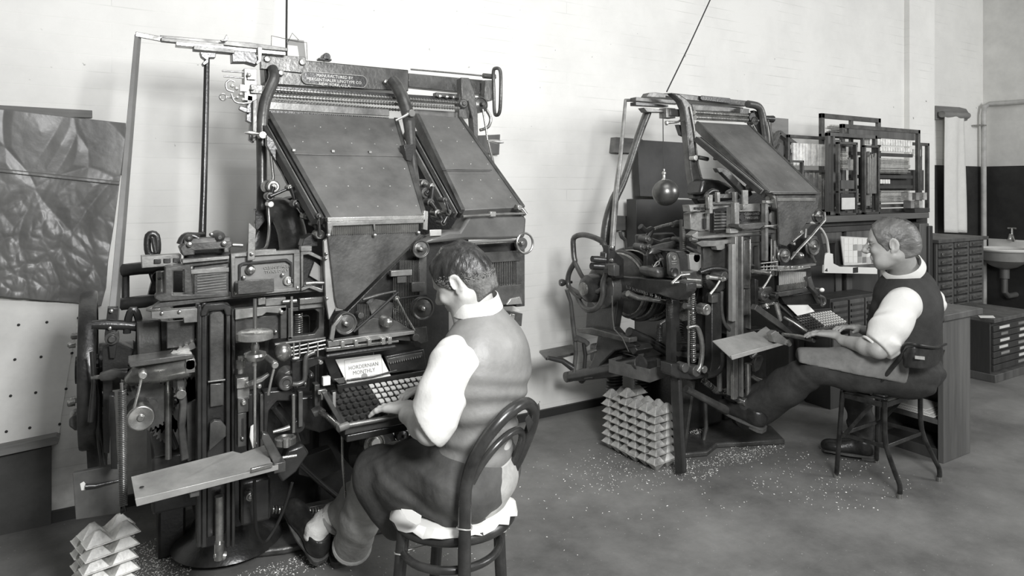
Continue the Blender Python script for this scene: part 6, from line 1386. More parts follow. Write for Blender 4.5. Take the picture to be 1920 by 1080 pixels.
class Head:
    """head frame: fwd/right/up axes; c = centre of the skull; all sizes in metres"""
    def __init__(s, c, yaw, pitch, roll=0, sc=1.0):
        cy, sy = math.cos(yaw), math.sin(yaw); f = V3(-sy, cy, 0); r = V3(cy, sy, 0)      # yaw left of +Y
        f2 = f*math.cos(pitch)+V3(0,0,-1)*math.sin(pitch); u = np.cross(r, f2)
        r2 = r*math.cos(roll)+u*math.sin(roll); u2 = np.cross(r2, f2)
        s.c, s.r, s.f, s.u, s.s = V3(*c), r2, f2, u2, sc; s.M = np.stack([r2, f2, u2], 1)
    def p(s, x, y, z): return s.c+(s.r*x+s.f*y+s.u*z)*s.s
    def build(s, S, heavy=0.0):
        k = s.s; E = lambda c, R, kk=.015, op='add', M=None: S.ell(s.p(*c), [q*k for q in R], s.M if M is None else M, kk, op)
        E((0,-.012,.025), (.074,.096,.085), 0)          # cranium
        E((0,.030,.012), (.066,.062,.075), .03)         # forehead and brow mass
        E((0,.040,-.050), (.056+heavy*.006,.050,.062), .03)       # face
        E((0,.052,-.094), (.034+heavy*.006,.032,.026), .025)      # chin
        for q in (-1, 1):
            S.cap(s.p(q*.058,-.005,-.055), s.p(q*.026,.060,-.096), .020*k, .015*k, .025)   # jaw line
            E((q*.040,.068,-.028), (.022,.018,.018), .015)    # cheekbone
            E((q*.033,.083,.006), (.020,.012,.012), .010, 'sub')   # eye socket
            E((q*.032,.072,.004), (.014,.013,.013), .004)       # eyeball with lids
            S.cap(s.p(q*.016,.090,.020), s.p(q*.046,.078,.022), .0065*k, .005*k, .012)   # brow
            if heavy: E((q*.044,.040,-.080), (.022,.034,.024), .02)
        S.path([s.p(0,.092,.012), s.p(0,.105,-.008), s.p(0,.116,-.026), s.p(0,.108,-.034)], [.008*k,.0085*k,.0115*k,.009*k], .008)   # nose
        for q in (-1, 1): E((q*.012,.102,-.032), (.0085,.010,.008), .005)
        S.cap(s.p(-.018,.090,-.055), s.p(.018,.090,-.055), .0068*k, .0068*k, .006); S.cap(s.p(-.016,.088,-.067), s.p(.016,.088,-.067), .0075*k, .0075*k, .006)   # lips
        S.cap(s.p(-.022,.0985,-.0608), s.p(.022,.0985,-.0608), .0022*k, .0022*k, .003, 'sub')
        for q in (-1, 1):                               # ears
            c0 = (q*.076, -.012, -.012); Mr = s.M
            E((q*.078,-.014,-.008), (.0075,.019,.031), .006)
            E((q*.083,-.010,-.006), (.006,.011,.019), .004, 'sub')
            ring = [s.p(q*(.080+.004*(math.cos(a) < 0)), -.014+.0175*math.cos(a)*-1, -.006+.029*math.sin(a)) for a in np.linspace(-1.3, 3.6, 9)]
            S.path(ring, [.0040*k]*9, .003)
            E((q*.077,-.002,-.034), (.005,.008,.009), .004)
def hand(S, wrist, palm, fwd, nrm, side, fingers, k=.008, sc=1.0):
    """wrist -> palm centre; fwd = finger direction, nrm = back of the hand, side=+1 when the thumb lies along cross(fwd,nrm)"""
    f, n = unit(fwd), unit(nrm); n = unit(n-f*(n@f)); a = np.cross(f, n)*side      # a = towards the thumb
    w = V3(*wrist); p = V3(*palm)
    S.cap(w, p-f*.03*sc, .023*sc, .024*sc, .02, flat=(n, 1.35))
    for i, o in enumerate((.028, .010, -.009, -.026)): S.cap(p-f*.035*sc+a*o*.6*sc, p+f*.030*sc+a*o*sc, .0135*sc, .0115*sc, .012)
    S.cap(p-f*.035*sc+a*.018*sc, p+a*.034*sc, .016*sc, .013*sc, .012)
    for i, (ln, c1, c2, spread) in enumerate(fingers):
        o = (.030, .010, -.010, -.029)[i]; b = p+f*.034*sc+a*o*sc; d = unit(f+a*spread); q = b
        S_ = ln*sc; segs = (.45*S_, .30*S_, .25*S_); ang = 0; r = (.0092, .0082, .0075, .0064)
        if i == 3: r = tuple(x*.88 for x in r)
        pts = [b]
        for j, L in enumerate(segs):
            ang += (c1, c2, c2*.7)[j]; q = q+(d*math.cos(ang)-n*math.sin(ang))*L; pts.append(q)
        S.path(pts, [x*sc for x in r], .004)
        S.ell(pts[1], [.0095*sc]*3, None, .004)
    tb = p-f*.020*sc+a*.030*sc-n*.006*sc; t1 = tb+(a*.026+f*.026-n*.010)*sc; t2 = t1+(a*.006+f*.028-n*.010)*sc
    S.path([tb, t1, t2], [.014*sc, .0105*sc, .008*sc], .008)
def shoe(parent, heel, toe, up, m=LEATH, name='shoe', w=.048):
    """heel and toe at sole level; up = direction out of the shoe"""
    h, t = V3(*heel), V3(*toe); f = unit(t-h); L = np.linalg.norm(t-h); u = unit(V3(*up)-f*(V3(*up)@f)); a = np.cross(f, u); M = np.stack([a, f, u], 1)
    lo = np.minimum(h, t)-.12; hi = np.maximum(h, t)+.16; S = SDF(lo, hi, .0045)
    S.ell(h+f*L*.76+u*.030, [w*.98, L*.27, .036], M, 0); S.ell(h+f*L*.42+u*.040, [w*.80, L*.30, .046], M, .03); S.ell(h+f*L*.17+u*.045, [w*.80, L*.18, .052], M, .03)
    S.cap(h+f*L*.20+u*.045, h+f*L*.21+u*.072, .043, .044, .02); S.ell(h+f*L*.90+u*.026, [w*.75, L*.12, .030], M, .02)
    S.plane(h+u*.010, -u, .002)
    S.ell(h+f*L*.22+u*.108, [.040, .044, .034], M, .004, 'sub')
    for i in range(4): S.cap(h+f*L*(.44+.06*i)+u*(.083-.009*i)-a*.016, h+f*L*(.44+.06*i)+u*(.083-.009*i)+a*.016, .0028, .0028, .003)
    o = S.part(name, m, parent)
    pts = []
    for i in range(28):
        q = 2*math.pi*i/28; y = .5-.5*math.cos(q); ww = w*(.80+.22*math.sin(math.pi*min(1, y*1.25-.1))**2 if y > .1 else .78); ww *= math.sin(q)/abs(math.sin(q)) if abs(math.sin(q)) > 1e-6 else 0; ww *= min(1, abs(math.sin(q))*2.2)**.6
        pts.append(Vector(h+f*L*(y*1.02-.01)+a*ww))
    part('sole', SOLE, MB().prism(pts, Vector(u*.012)), o, bev=.002); hh = [Vector(h+f*L*x+a*ww-u*.016) for x, ww in ((0.0,.024),(0.0,-.024),(.08,-.038),(.26,-.036),(.26,.036),(.08,.038))]
    part('shoe_heel', SOLE, MB().prism(hh, Vector(u*.018)), o, bev=.002); return o
def fold(amp, *waves):
    def fn(x, y, z):
        r = 0
        for a, (kx, ky, kz), ph, w in waves:
            q = kx*x+ky*y+kz*z+ph+w*np.sin(ky*.4*x-kx*.4*y+kz*.2*z+ph)+.8*w*np.sin(13*x+17*y-11*z+2*ph)
            r = r+a*np.sin(q+.8*np.sin(q))*(.55+.45*np.sin(9*x-7*y+12*z+ph))
        return r*amp
    return fn
# =========================== first man: dark hair, grey satin-backed waistcoat, at the nearer machine
man1 = empty('person', (1.0, 1.98, .47), 'dark-haired man in grey waistcoat and white sleeves, seated with his back turned, nearer machine', 'person')
yaw1 = math.radians(35); f1 = V3(-math.sin(yaw1), math.cos(yaw1), 0); r1 = V3(math.cos(yaw1), math.sin(yaw1), 0); Z = V3(0,0,1)
pel = V3(*Dp(886, 888, 2.20)); c7 = V3(*Dp(908, 592, 2.20)); chest = pel*.38+c7*.62; chest[2] = .90; chest = chest-f1*.01
sl = V3(*Dp(850, 676, 2.06)); sr = V3(*Dp(944, 660, 2.36)); 
elb = V3(*Dp(806, 806, 2.00)); wr = V3(*Dp(765, 779, 2.16)); pm = V3(*Dp(750, 764, 2.225))
er = V3(*Dp(900, 800, 2.46)); wrr = V3(*Dp(812, 742, 2.42)); pmr = V3(*Dp(785, 731, 2.43))
hd1 = Head(Dp(866, 524, 2.20), math.radians(38), math.radians(30), math.radians(3), .97)
kl = V3(*Dp(704, 892, 2.34)); kr = V3(*Dp(742, 868, 2.52)); al = V3(*Dp(662, 1018, 2.58)); ar = V3(*Dp(618, 985, 2.68))
def body(man, S, hd, c7, chest, pel, sl, sr, arms, f, r, heavy=0, neckr=.055):
    hd.build(S, heavy)
    S.cap(hd.p(0,-.022,-.050), c7+f*.02-Z*.02, neckr, neckr*1.12, .03)
    S.cap(c7-Z*.05, chest, .08, .12, .05); S.ell(chest, [.15,.10,.17], np.stack([r, f, Z], 1), .06); S.cap(sl, sr, .05, .05, .05); S.ell(pel, [.15,.11,.12], np.stack([r, f, Z], 1), .08); S.cap(chest, pel, .12, .12, .06)
    for (sh, el, w) in arms:
        S.cap(sh, el, .050, .040, .03); m = el*.65+w*.35; S.cap(el, m, .042, .041, .02); S.cap(m, w, .041, .0265, .02)
def bounds(pts, pad=.2):
    q = np.array(pts); return q.min(0)-pad, q.max(0)+pad
lo, hi = bounds([pel, c7, sl, sr, elb, wr, er, wrr, pm, pmr, hd1.p(0,0,.1), hd1.p(0,.1,-.1)], .14)
S = SDF(lo, hi, .0038)
body(man1, S, hd1, c7, chest, pel, sl, sr, ((sl, elb, wr), (sr, er, wrr)), f1, r1)
kd = unit(V3(-.80,.60,-.05)); kn = unit(V3(-.1,.25,1.0))
hand(S, wr, pm, unit(V3(*Dp(722,761,2.26))-pm), kn, 1 , ((.080,.18,.30,.10),(.088,.14,.30,.03),(.080,.16,.32,-.05),(.062,.2,.3,-.14)), sc=1.14)
hand(S, wrr, pmr, unit(V3(*Dp(758,738,2.40))-pmr), kn, -1, ((.078,.35,.5,.1),(.086,.3,.5,.0),(.080,.35,.5,-.05),(.062,.35,.5,-.12)), sc=1.0)
bd1 = S.part('body', SKIN, man1)
# hair: crown dark, sides and nape cropped
def hair(man, hd, m, name, cutf, k=.002, thick=.006, h=.0035, extra=None, label=None, mats=None, matfn=None):
    lo_, hi_ = bounds([hd.p(x, y, z) for x in (-.1,.1) for y in (-.13,.13) for z in (-.12,.14)], .02); S = SDF(lo_, hi_, h); q = hd.s
    S.ell(hd.p(0,-.012,.025), [(.074+thick)*q, (.096+thick)*q, (.085+thick)*q], hd.M, 0); S.ell(hd.p(0,.030,.012), [(.066+thick)*q, (.062+thick*.6)*q, (.075+thick)*q], hd.M, .03)
    S.cap(hd.p(0,-.060,-.02), hd.p(0,-.050,-.085), (.050+thick)*q, (.046+thick*.5)*q, .03)
    if extra: extra(S)
    cutf(S); return S.part(name, m, man, label=label, mats=mats, matfn=matfn, iters=1)
def cut1(S):
    S.plane(hd1.p(0,.070,.060), hd1.f*1.0-hd1.u*.35, .006)          # forehead hairline
    S.ell(hd1.p(0,.075,-.045), [.12,.078,.072], hd1.M, .008, 'sub')       # face
    for q in (-1, 1): S.ell(hd1.p(q*.085,-.014,-.030), [.03,.026,.050], hd1.M, .006, 'sub')   # round the ear
    S.plane(hd1.p(0,-.07,-.088), -hd1.u-hd1.f*.25, .008)
def strands(amp, hd, a, b, c):
    def fn(x, y, z):
        u = (x-hd.c[0])*hd.r[0]+(y-hd.c[1])*hd.r[1]+(z-hd.c[2])*hd.r[2]; v = (x-hd.c[0])*hd.f[0]+(y-hd.c[1])*hd.f[1]+(z-hd.c[2])*hd.f[2]; w = (x-hd.c[0])*hd.u[0]+(y-hd.c[1])*hd.u[1]+(z-hd.c[2])*hd.u[2]
        return amp*(np.sin(a*u+b*v+c*w+3*np.sin(30*v+20*w))+.6*np.sin(1.7*a*u-1.1*b*v+.8*c*w+2*np.sin(41*u+9*v)))
    return fn
def cut1s(S):
    S.warp(strands(.0011, hd1, 200, 50, 40)); cut1(S)
def ex1(S):
    S.path([hd1.p(.012,-.085,.078), hd1.p(.014,-.05,.104), hd1.p(.008,0,.112)], [.010,.013,.010], .02); S.path([hd1.p(-.03,.05,.080), hd1.p(-.012,.0,.100), hd1.p(-.004,-.05,.094)], [.012,.016,.012], .03)
def hmat1(c):
    q = c-hd1.c; w = q@hd1.u; v = q@hd1.f; rn = np.random.RandomState(1).rand(len(c)); t = (w-.010-.30*v)/.045+.5
    return np.where(rn > t, 1, 0)
hair(man1, hd1, HAIR1, 'hair', cut1s, thick=.0075, extra=ex1, label='dark combed hair, cropped greyish at sides and nape', mats=[HAIR1S], matfn=hmat1)
# shirt: sleeves, yoke, collar
lo, hi = bounds([pel, c7, sl, sr, elb, er], .2); S = SDF(lo, hi, .005); M1 = np.stack([r1, f1, Z], 1)
S.ell(chest-r1*.01, [.155,.105,.170], M1, 0); S.cap(sl+Z*.0+r1*.02, sr-r1*.02, .060, .060, .06); S.cap(c7-Z*.05, c7-Z*.08, .060, .08, .04)
um = sl*.5+elb*.5
S.path([sl, um+V3(-.008,-.004,0), elb*.86+sl*.14, elb*.98+sl*.02], [.068,.068,.068,.056], .03); S.cap(elb*.97+sl*.03, elb*.88+wr*.12+Z*.008, .056, .052, .02)
S.path([sr, sr*.5+er*.5, er], [.068,.068,.062], .03); S.cap(er, er*.7+wrr*.3, .066, .058, .02)
S.warp(fold(.0058, (1, (22,12,46), .3, 1.1), (.8, (-38,24,34), 1.2, 1.0)))
S.cap(elb*.62+wr*.38+Z*.0, wr, .062, .07, .008, 'sub'); S.plane(Dp(800,799,2.0), V3(-.857,.515,0)*.81-Z*.59, .006)
sh1 = S.part('shirt', SHIRT, man1, label='white shirt with sleeves rolled above the elbow')
for e, w, rr in ((elb, wr, .052), (er, wrr, .056)):
    a = e*.82+w*.18+Z*.012; d = unit(w-e) if rr > .054 else unit(V3(-.857,.515,0)*.81-Z*.59); ref = unit(np.cross(d, Z)); u2 = np.cross(ref, d)
    ring = [Vector(a+(ref*math.cos(t)+u2*math.sin(t))*rr*(1+.06*math.sin(3*t))) for t in np.linspace(0, 2*math.pi, 22)[:-1]]; part('rolled_cuff', SHIRT, MB().tube(ring, .007, 8, closed=True), sh1, bev=0)
def collar(man, hd, c7, f, r, rad=.066, hgt=.038, tilt=.35, m=SHIRT):
    ha, cb = hd.p(0,-.022,-.050), c7+f*.02-Z*.02; up = unit(ha-cb); c = ha*(1-tilt)+cb*tilt; f = unit(f-up*(f@up)); r = np.cross(f, up); V = []; n = 40; Fc = []
    for ring, (h, k) in enumerate(((0,1.10),(hgt*.6,1.02),(hgt,1.0),(hgt*.96,1.045),(0,1.18))):
        for i in range(n):
            a = 2*math.pi*i/n; q = c+up*h+(r*math.cos(a)*rad+unit(f-up*(f@up))*math.sin(a)*rad*1.06)*k-up*(.018*max(0, math.sin(a)) if ring in (1,2,3) else 0); V.append(Vector(q))
    for j in range(4):
        for i in range(n): Fc.append((j*n+i, j*n+(i+1) % n, (j+1)*n+(i+1) % n, (j+1)*n+i))
    mb = MB(); mb.add(V, Fc); return part('collar', m, mb, man, bev=0, sharp=60)
collar(man1, hd1, c7, f1, r1, .070, .046, .62)
# waistcoat
lo, hi = bounds([pel, c7, sl, sr], .22); S = SDF(lo, hi, .005)
S.ell(chest-Z*.0-f1*.010+r1*.012, [.194,.134,.195], M1, 0); S.cap(sl+Z*.014+r1*.075, sr+Z*.014-r1*.04, .058, .058, .06); S.ell(pel*.55+chest*.45+Z*.02-f1*.01, [.142,.116,.15], M1, .06); S.ell(pel+Z*.06, [.150,.120,.10], M1, .05)
S.cap(c7-Z*.012+f1*.010, c7-Z*.09, .074, .11, .04); S.plane(pel-Z*.005, -Z, .006)
zc = pel[2]+.20
S.warp(lambda x, y, z: .0068*np.exp(-((z-zc)/.12)**2)*np.sin(95*z+10*(x*r1[0]+y*r1[1])+1.6*np.sin(14*(x*r1[0]+y*r1[1])+20*z))+.003*np.sin(9*x+7*y+13*z))
S.cap(hd1.p(0,-.022,-.05), c7+f1*.028+Z*.014, .060, .066, .004, 'sub')
vs1 = S.part('waistcoat', VEST1, man1, label='grey waistcoat with satin back')
vb = c7*.5+pel*.5-f1*.14; part('back_strap', VEST1, MB().bar(Vector(pel+Z*.17-f1*.128-r1*.07), Vector(pel+Z*.165-f1*.130+r1*.07), .006, .026, tuple(Z)), vs1, bev=.002)
# trousers, apron, legs
lo, hi = bounds([pel, kl, kr, al, ar], .25); S = SDF(lo, hi, .0055)
hl, hr_ = pel-r1*.085-Z*.01, pel+r1*.085-Z*.01
S.ell(pel-Z*.005-f1*.015, [.158,.132,.120], M1, 0)
S.path([hl, hl*.45+kl*.55, kl], [.105,.090,.070], .05); S.path([hr_, hr_*.45+kr*.55, kr], [.105,.090,.070], .05)
S.path([kl, kl*.4+al*.6, al+unit(al-kl)*.01], [.073,.073,.069], .03); S.path([kr, kr*.45+ar*.55, kr*.2+ar*.8], [.070,.066,.060], .03)
S.warp(fold(.0055, (1, (20,14,30), .4, 1.0), (.7, (40,-10,14), 1.9, 1.0)))
S.cap(al, al-unit(kl-al)*.10, .056, .062, .004, 'sub'); S.cap(al+unit(al-kl)*.085, al+unit(al-kl)*.09, .066, .066, .004, 'sub'); S.cap(kr*.15+ar*.85, ar-unit(kr-ar)*.08, .048, .056, .004, 'sub')
tr1 = S.part('trousers', TROUL, man1, label='grey trousers with wide turned-up cuffs')
for a_, k_, rr in ((al, kl, .066), (ar, kr, .058)):
    d = unit(a_-k_); c0 = a_+d*(.02 if rr > .06 else -.055); ref = unit(np.cross(d, V3(1,0,0))); u2 = np.cross(ref, d)
    part('trouser_cuff', TROUL, MB().tube([Vector(c0+(ref*math.cos(t)+u2*math.sin(t))*rr) for t in np.linspace(0, 2*math.pi, 26)[:-1]], .011, 8, closed=True), tr1, bev=0)
S = SDF(lo, hi, .0055)                                  # dark apron lying over the thighs
S.ell(pel-Z*.003+f1*.005, [.172,.144,.130], M1, 0); km = kl*.55+kr*.45
S.path([hl-r1*.005+Z*.002, hl*.45+kl*.55+Z*.008, kl+Z*.012-unit(kl-hl)*.02], [.118,.106,.088], .06); S.path([hr_+Z*.01, hr_*.45+kr*.55+Z*.01, kr-unit(kr-hr_)*.05], [.115,.102,.082], .06)
S.path([Dp(712,893,2.32), Dp(728,940,2.29), Dp(740,985,2.27)], [.082,.066,.048], .05); S.cap(kr*.9+hr_*.1, kl*.9+hl*.1, .075, .082, .04)
S.warp(fold(.0078, (1, (14,-6,48), .8, 1.2), (.6, (40,22,26), .9, 1.1), (.35, (-30,46,70), 2, 1)))
S.plane(kl+unit(kl-hl)*.030, unit(unit(kl-hl)+V3(0,0,.05)), .006); S.plane(pel-f1*.138, -unit(f1+Z*.1), .01)
S.part('apron', APR1, man1, label='dark apron tied round the waist and over the thighs')
for a_, k_, rr in ((al, kl, .035), (ar, kr, .035)):
    d = unit(a_-k_); S = SDF(*bounds([a_, k_], .12), .005); S.path([a_*.8+k_*.2, a_+V3(0,.005,0), a_+d*.07], [.038,.036,.040], .02); S.warp(fold(.002, (1, (10,10,150), 0, 1))); S.part('sock', SOCK, man1)
hA, tA_ = V3(*Dp(605, 1052, 2.60)), V3(*Dp(541, 950, 2.76)); ankA = hA*.78+tA_*.22+V3(0,-.02,.075)
S = SDF(*bounds([ankA, ar, kr], .1), .005); S.path([ankA, ankA*.4+ar*.6+Z*.02, ar*.8+kr*.2], [.047,.046,.045], .02); S.warp(fold(.003, (1, (30,10,120), 0, .6))); S.part('sock', SOCK, man1, label='rumpled white sock')
shoe(man1, Dp(605, 1052, 2.60), Dp(541, 950, 2.76), V3(.02,-.35,1), name='shoe'); shoe(man1, Dp(640, 1058, 2.62), Dp(622, 966, 2.90), V3(0,-.1,1), name='shoe')
# =========================== second man: grey hair, dark waistcoat, at the farther machine
man2 = empty('person', (3.42, 1.93, .48), 'grey-haired man in dark waistcoat and white shirt, seated in profile at the farther machine', 'person')
yaw2 = math.radians(33); f2 = V3(-math.sin(yaw2), math.cos(yaw2), 0); r2_ = V3(math.cos(yaw2), math.sin(yaw2), 0); M2 = np.stack([r2_, f2, Z], 1)
pel2 = V3(*Dp(1694, 690, 3.33)); c72 = V3(*Dp(1708, 516, 3.33)); chest2 = pel2*.40+c72*.60+f2*.015; chest2[2] = .92
sl2_, sr2 = V3(*Dp(1692, 572, 3.17)), V3(*Dp(1738, 566, 3.50))
elb2, wr2, pm2 = V3(*Dp(1648, 655, 3.12)), V3(*Dp(1582, 639, 3.33)), V3(*Dp(1552, 626, 3.42))
er2, wrr2, pmr2 = V3(*Dp(1690, 650, 3.62)), V3(*Dp(1622, 620, 3.60)), V3(*Dp(1595, 614, 3.62))
hd2 = Head(Dp(1672, 455, 3.25), math.radians(26), math.radians(8), 0, 1.06)
lo, hi = bounds([pel2, c72, sl2_, sr2, elb2, wr2, er2, wrr2, pm2, pmr2, hd2.p(0,0,.1), hd2.p(0,.1,-.1)], .14)
S = SDF(lo, hi, .0042)
body(man2, S, hd2, c72, chest2, pel2, sl2_, sr2, ((sl2_, elb2, wr2), (sr2, er2, wrr2)), f2, r2_, heavy=1.0, neckr=.062)
kn2 = unit(V3(-.1,.2,1))
hand(S, wr2, pm2, unit(V3(*Dp(1520,622,3.48))-pm2), kn2, 1, ((.078,.15,.25,.10),(.086,.12,.25,.03),(.080,.14,.28,-.05),(.060,.18,.3,-.14)), sc=1.05)
hand(S, wrr2, pmr2, unit(V3(*Dp(1562,611,3.60))-pmr2), kn2, -1, ((.078,.2,.35,.1),(.086,.2,.35,.0),(.080,.2,.35,-.05),(.062,.25,.3,-.12)), sc=1.0)
S.part('body', SKIN2, man2)
def cut2(S):
    S.warp(strands(.0006, hd2, 60, 90, 160)); S.plane(hd2.p(0,.066,.062), hd2.f-hd2.u*.30, .006); S.ell(hd2.p(0,.082,-.040), [.12,.078,.078], hd2.M, .008, 'sub')
    for q in (-1, 1): S.ell(hd2.p(q*.085,-.012,-.030), [.03,.026,.050], hd2.M, .006, 'sub')
    S.plane(hd2.p(0,-.07,-.070), -hd2.u-hd2.f*.2, .008)
def ex2(S): S.path([hd2.p(.0,.060,.078), hd2.p(.012,.02,.104), hd2.p(.015,-.03,.104)], [.008,.012,.010], .02)
def hmat2(c):
    q = c-hd2.c; w = q@hd2.u; x = q@hd2.r; v = q@hd2.f; rn = np.random.RandomState(1).rand(len(c)); t = (x+.030)/.012+.5; t2 = (w-.045+.1*v)/.03+.5
    return np.where((rn > t) | (rn > t2), 1, 0)*1
hair(man2, hd2, HAIR2D, 'hair', cut2, thick=.007, extra=ex2, label='grey hair combed over from a side parting', mats=[HAIR2], matfn=hmat2)
g_ = part('spectacle_rim', STEEL, MB().tube([Vector(hd2.p(-.034+.018*math.cos(a), .094-.004*abs(math.cos(a)), .004+.016*math.sin(a))) for a in np.linspace(0, 6.28, 19)[:-1]], .0011, 6, closed=True).tube([Vector(hd2.p(-.052,.088,.008)), Vector(hd2.p(-.072,.03,.010)), Vector(hd2.p(-.078,-.012,.008))], .0011, 6), man2, bev=0)
lo, hi = bounds([pel2, c72, sl2_, sr2, elb2, er2], .2); S = SDF(lo, hi, .0055)
S.ell(chest2, [.178,.134,.180], M2, 0); S.cap(sl2_, sr2, .060, .060, .06)
S.path([sl2_, sl2_*.5+elb2*.5+V3(-.01,0,0), elb2*.84+sl2_*.16, elb2*.97+sl2_*.03], [.078,.080,.072,.054], .03); S.cap(elb2, elb2*.86+wr2*.14+Z*.008, .056, .050, .02)
S.path([sr2, sr2*.5+er2*.5, er2], [.084,.080,.066], .03); S.cap(er2, er2*.65+wrr2*.35, .066, .058, .02)
S.warp(fold(.0058, (1, (22,12,46), .7, 1.1), (.8, (-38,24,34), 2.0, 1.0)))
S.cap(elb2*.60+wr2*.40, wr2, .062, .07, .008, 'sub'); S.plane(Dp(1640,642,3.12), V3(-.857,.515,0)*.76-Z*.64, .006); sh2 = S.part('shirt', SHIRT, man2, label='white shirt with sleeves rolled to the elbow')
for e, w, rr in ((elb2, wr2, .050), (er2, wrr2, .056)):
    a = e*.82+w*.18+Z*.012; d = unit(w-e) if rr > .054 else unit(V3(-.857,.515,0)*.76-Z*.64); ref = unit(np.cross(d, Z)); u2 = np.cross(ref, d)
    part('rolled_cuff', SHIRT, MB().tube([Vector(a+(ref*math.cos(t)+u2*math.sin(t))*rr) for t in np.linspace(0, 2*math.pi, 22)[:-1]], .007, 8, closed=True), sh2, bev=0)
collar(man2, hd2, c72, f2, r2_, .079, .046, .58)
lo, hi = bounds([pel2, c72, sl2_, sr2], .24); S = SDF(lo, hi, .0055)
S.ell(chest2-Z*.01-f2*.010, [.198,.156,.195], M2, 0); S.cap(sl2_+Z*.014+r2_*.07, sr2+Z*.014-r2_*.03, .062, .062, .06); S.ell(pel2*.5+chest2*.5+f2*.01, [.180,.158,.16], M2, .06); S.ell(pel2+Z*.05, [.185,.150,.09], M2, .05)
S.cap(c72-Z*.03+f2*.015, c72-Z*.09, .074, .10, .04); S.plane(pel2+Z*.045, -Z, .006); S.warp(fold(.0045, (1, (14,10,30), .3, 1.6), (.7, (-20,14,16), 1.2, 1.4)))
S.cap(hd2.p(0,-.022,-.05), c72+f2*.03+Z*.012, .074, .077, .004, 'sub')
vs2 = S.part('waistcoat', VEST2, man2, label='dark woollen waistcoat'); 
kl2, al2 = V3(*Dp(1528, 690, 3.36)), V3(*Dp(1424, 760, 3.60)); kr2, ar2 = V3(*Dp(1595, 672, 3.78)), V3(*Dp(1618, 812, 3.70))
kr2 = V3(*Dp(1598, 690, 3.66)); hl2, hr2 = pel2-r2_*.09-Z*.01, pel2+r2_*.09-Z*.01
lo, hi = bounds([pel2, kl2, kr2, al2, ar2], .25); S = SDF(lo, hi, .006)
S.ell(pel2-Z*.0-f2*.01, [.195,.165,.125], M2, 0); S.path([hl2, hl2*.45+kl2*.55, kl2], [.112,.095,.074], .05); S.path([hr2, hr2*.45+kr2*.55, kr2], [.11,.092,.072], .05)
S.path([kl2, kl2*.5+al2*.5, al2+unit(al2-kl2)*.03], [.078,.090,.108], .03); S.path([kr2, kr2*.5+ar2*.5, ar2], [.073,.070,.068], .03)
S.warp(fold(.0065, (1, (16,18,44), .4, 1.0), (.6, (34,-12,30), 1.9, 1.1))); d_ = unit(al2-kl2); S.plane(al2+d_*.065, unit(d_+V3(-.2,0,-.3)), .004); S.plane(ar2-Z*.03, -Z, .004)
S.cap(al2+d_*.10, al2-d_*.02, .094, .070, .004, 'sub')
S.part('trousers', TROU2, man2, label='charcoal trousers')
S = SDF(lo, hi, .006)                                  # grey apron over the near thigh
S.path([hl2+Z*.006, hl2*.45+kl2*.55+Z*.008, kl2+Z*.008+unit(kl2-hl2)*.05], [.125,.106,.090], .05)
S.warp(fold(.0022, (1, (18,-12,34), 1.4, 1.2))); e_ = unit(kl2-hl2); S.plane(kl2+e_*.085, unit(e_), .012); side = unit(np.cross(e_, Z)); S.plane((hl2+kl2)/2+Z*.005, -unit(Z*1.0-e_*.12), .004); S.plane(hl2+e_*.02, -unit(e_+Z*.2), .01)
S.part('apron', APR2, man2, label='light grey apron corner over the near thigh')
for a_, k_ in ((al2, kl2), (ar2, kr2)):
    d = unit(a_-k_); S = SDF(*bounds([a_, k_], .12), .006); S.path([a_*.8+k_*.2, a_, a_+d*.07], [.038,.036,.040], .02); S.part('sock', SOCK if a_ is al2 else TROU2, man2)
fl = V3(*Dp(1434, 806, 3.50)); shoe(man2, fl, fl+V3(-.06,.26,.05), V3(0,-.15,1)); fr_ = K(1645, 862, .0); shoe(man2, (fr_.x-.02, fr_.y-.0, .018), (fr_.x-.16, fr_.y+.22, .014), V3(0,0,1))
# =========================== bentwood chair
ch1 = empty('bentwood_chair', (.95, 1.93, 0), 'dark bentwood chair with hooped back and wire-mended legs under the dark-haired man', 'chair')
sc_ = V3(.965, 1.975, .45); fy = math.radians(40); fc = V3(-math.sin(fy), math.cos(fy), 0); rc = V3(math.cos(fy), math.sin(fy), 0)
part('seat', CHAIR, MB().lathe(Vector(sc_-Z*.035), (0,0,1), [(.06,.004),(.17,0),(.195,.004),(.203,.015),(.203,.024),(.195,.035),(.17,.036),(.02,.036)], 48), ch1, bev=0)
bl_, br2_ = V3(*Dp(872, 905, 1.98)), V3(*Dp(948, 900, 2.19)); 
def leg(top, foot, r0, r1, nm='leg', mid=None):
    pts = [Vector(top), Vector(mid) if mid is not None else (Vector(top)+Vector(foot))/2, Vector(foot)]; part(nm, CHAIR, MB().tube(smooth_path(pts, 5), [r0+(r1-r0)*i/10 for i in range(11)], 14), ch1, bev=0)
FLt, FRt = V3(*Dp(757, 968, 2.08)), V3(*Dp(826, 960, 2.30)); FLt[2] = FRt[2] = .43
leg(FLt+Z*.0, (FLt[0]-.03, FLt[1]+.03, 0), .021, .018); leg(FRt, (FRt[0]-.01, FRt[1]+.05, 0), .021, .018)
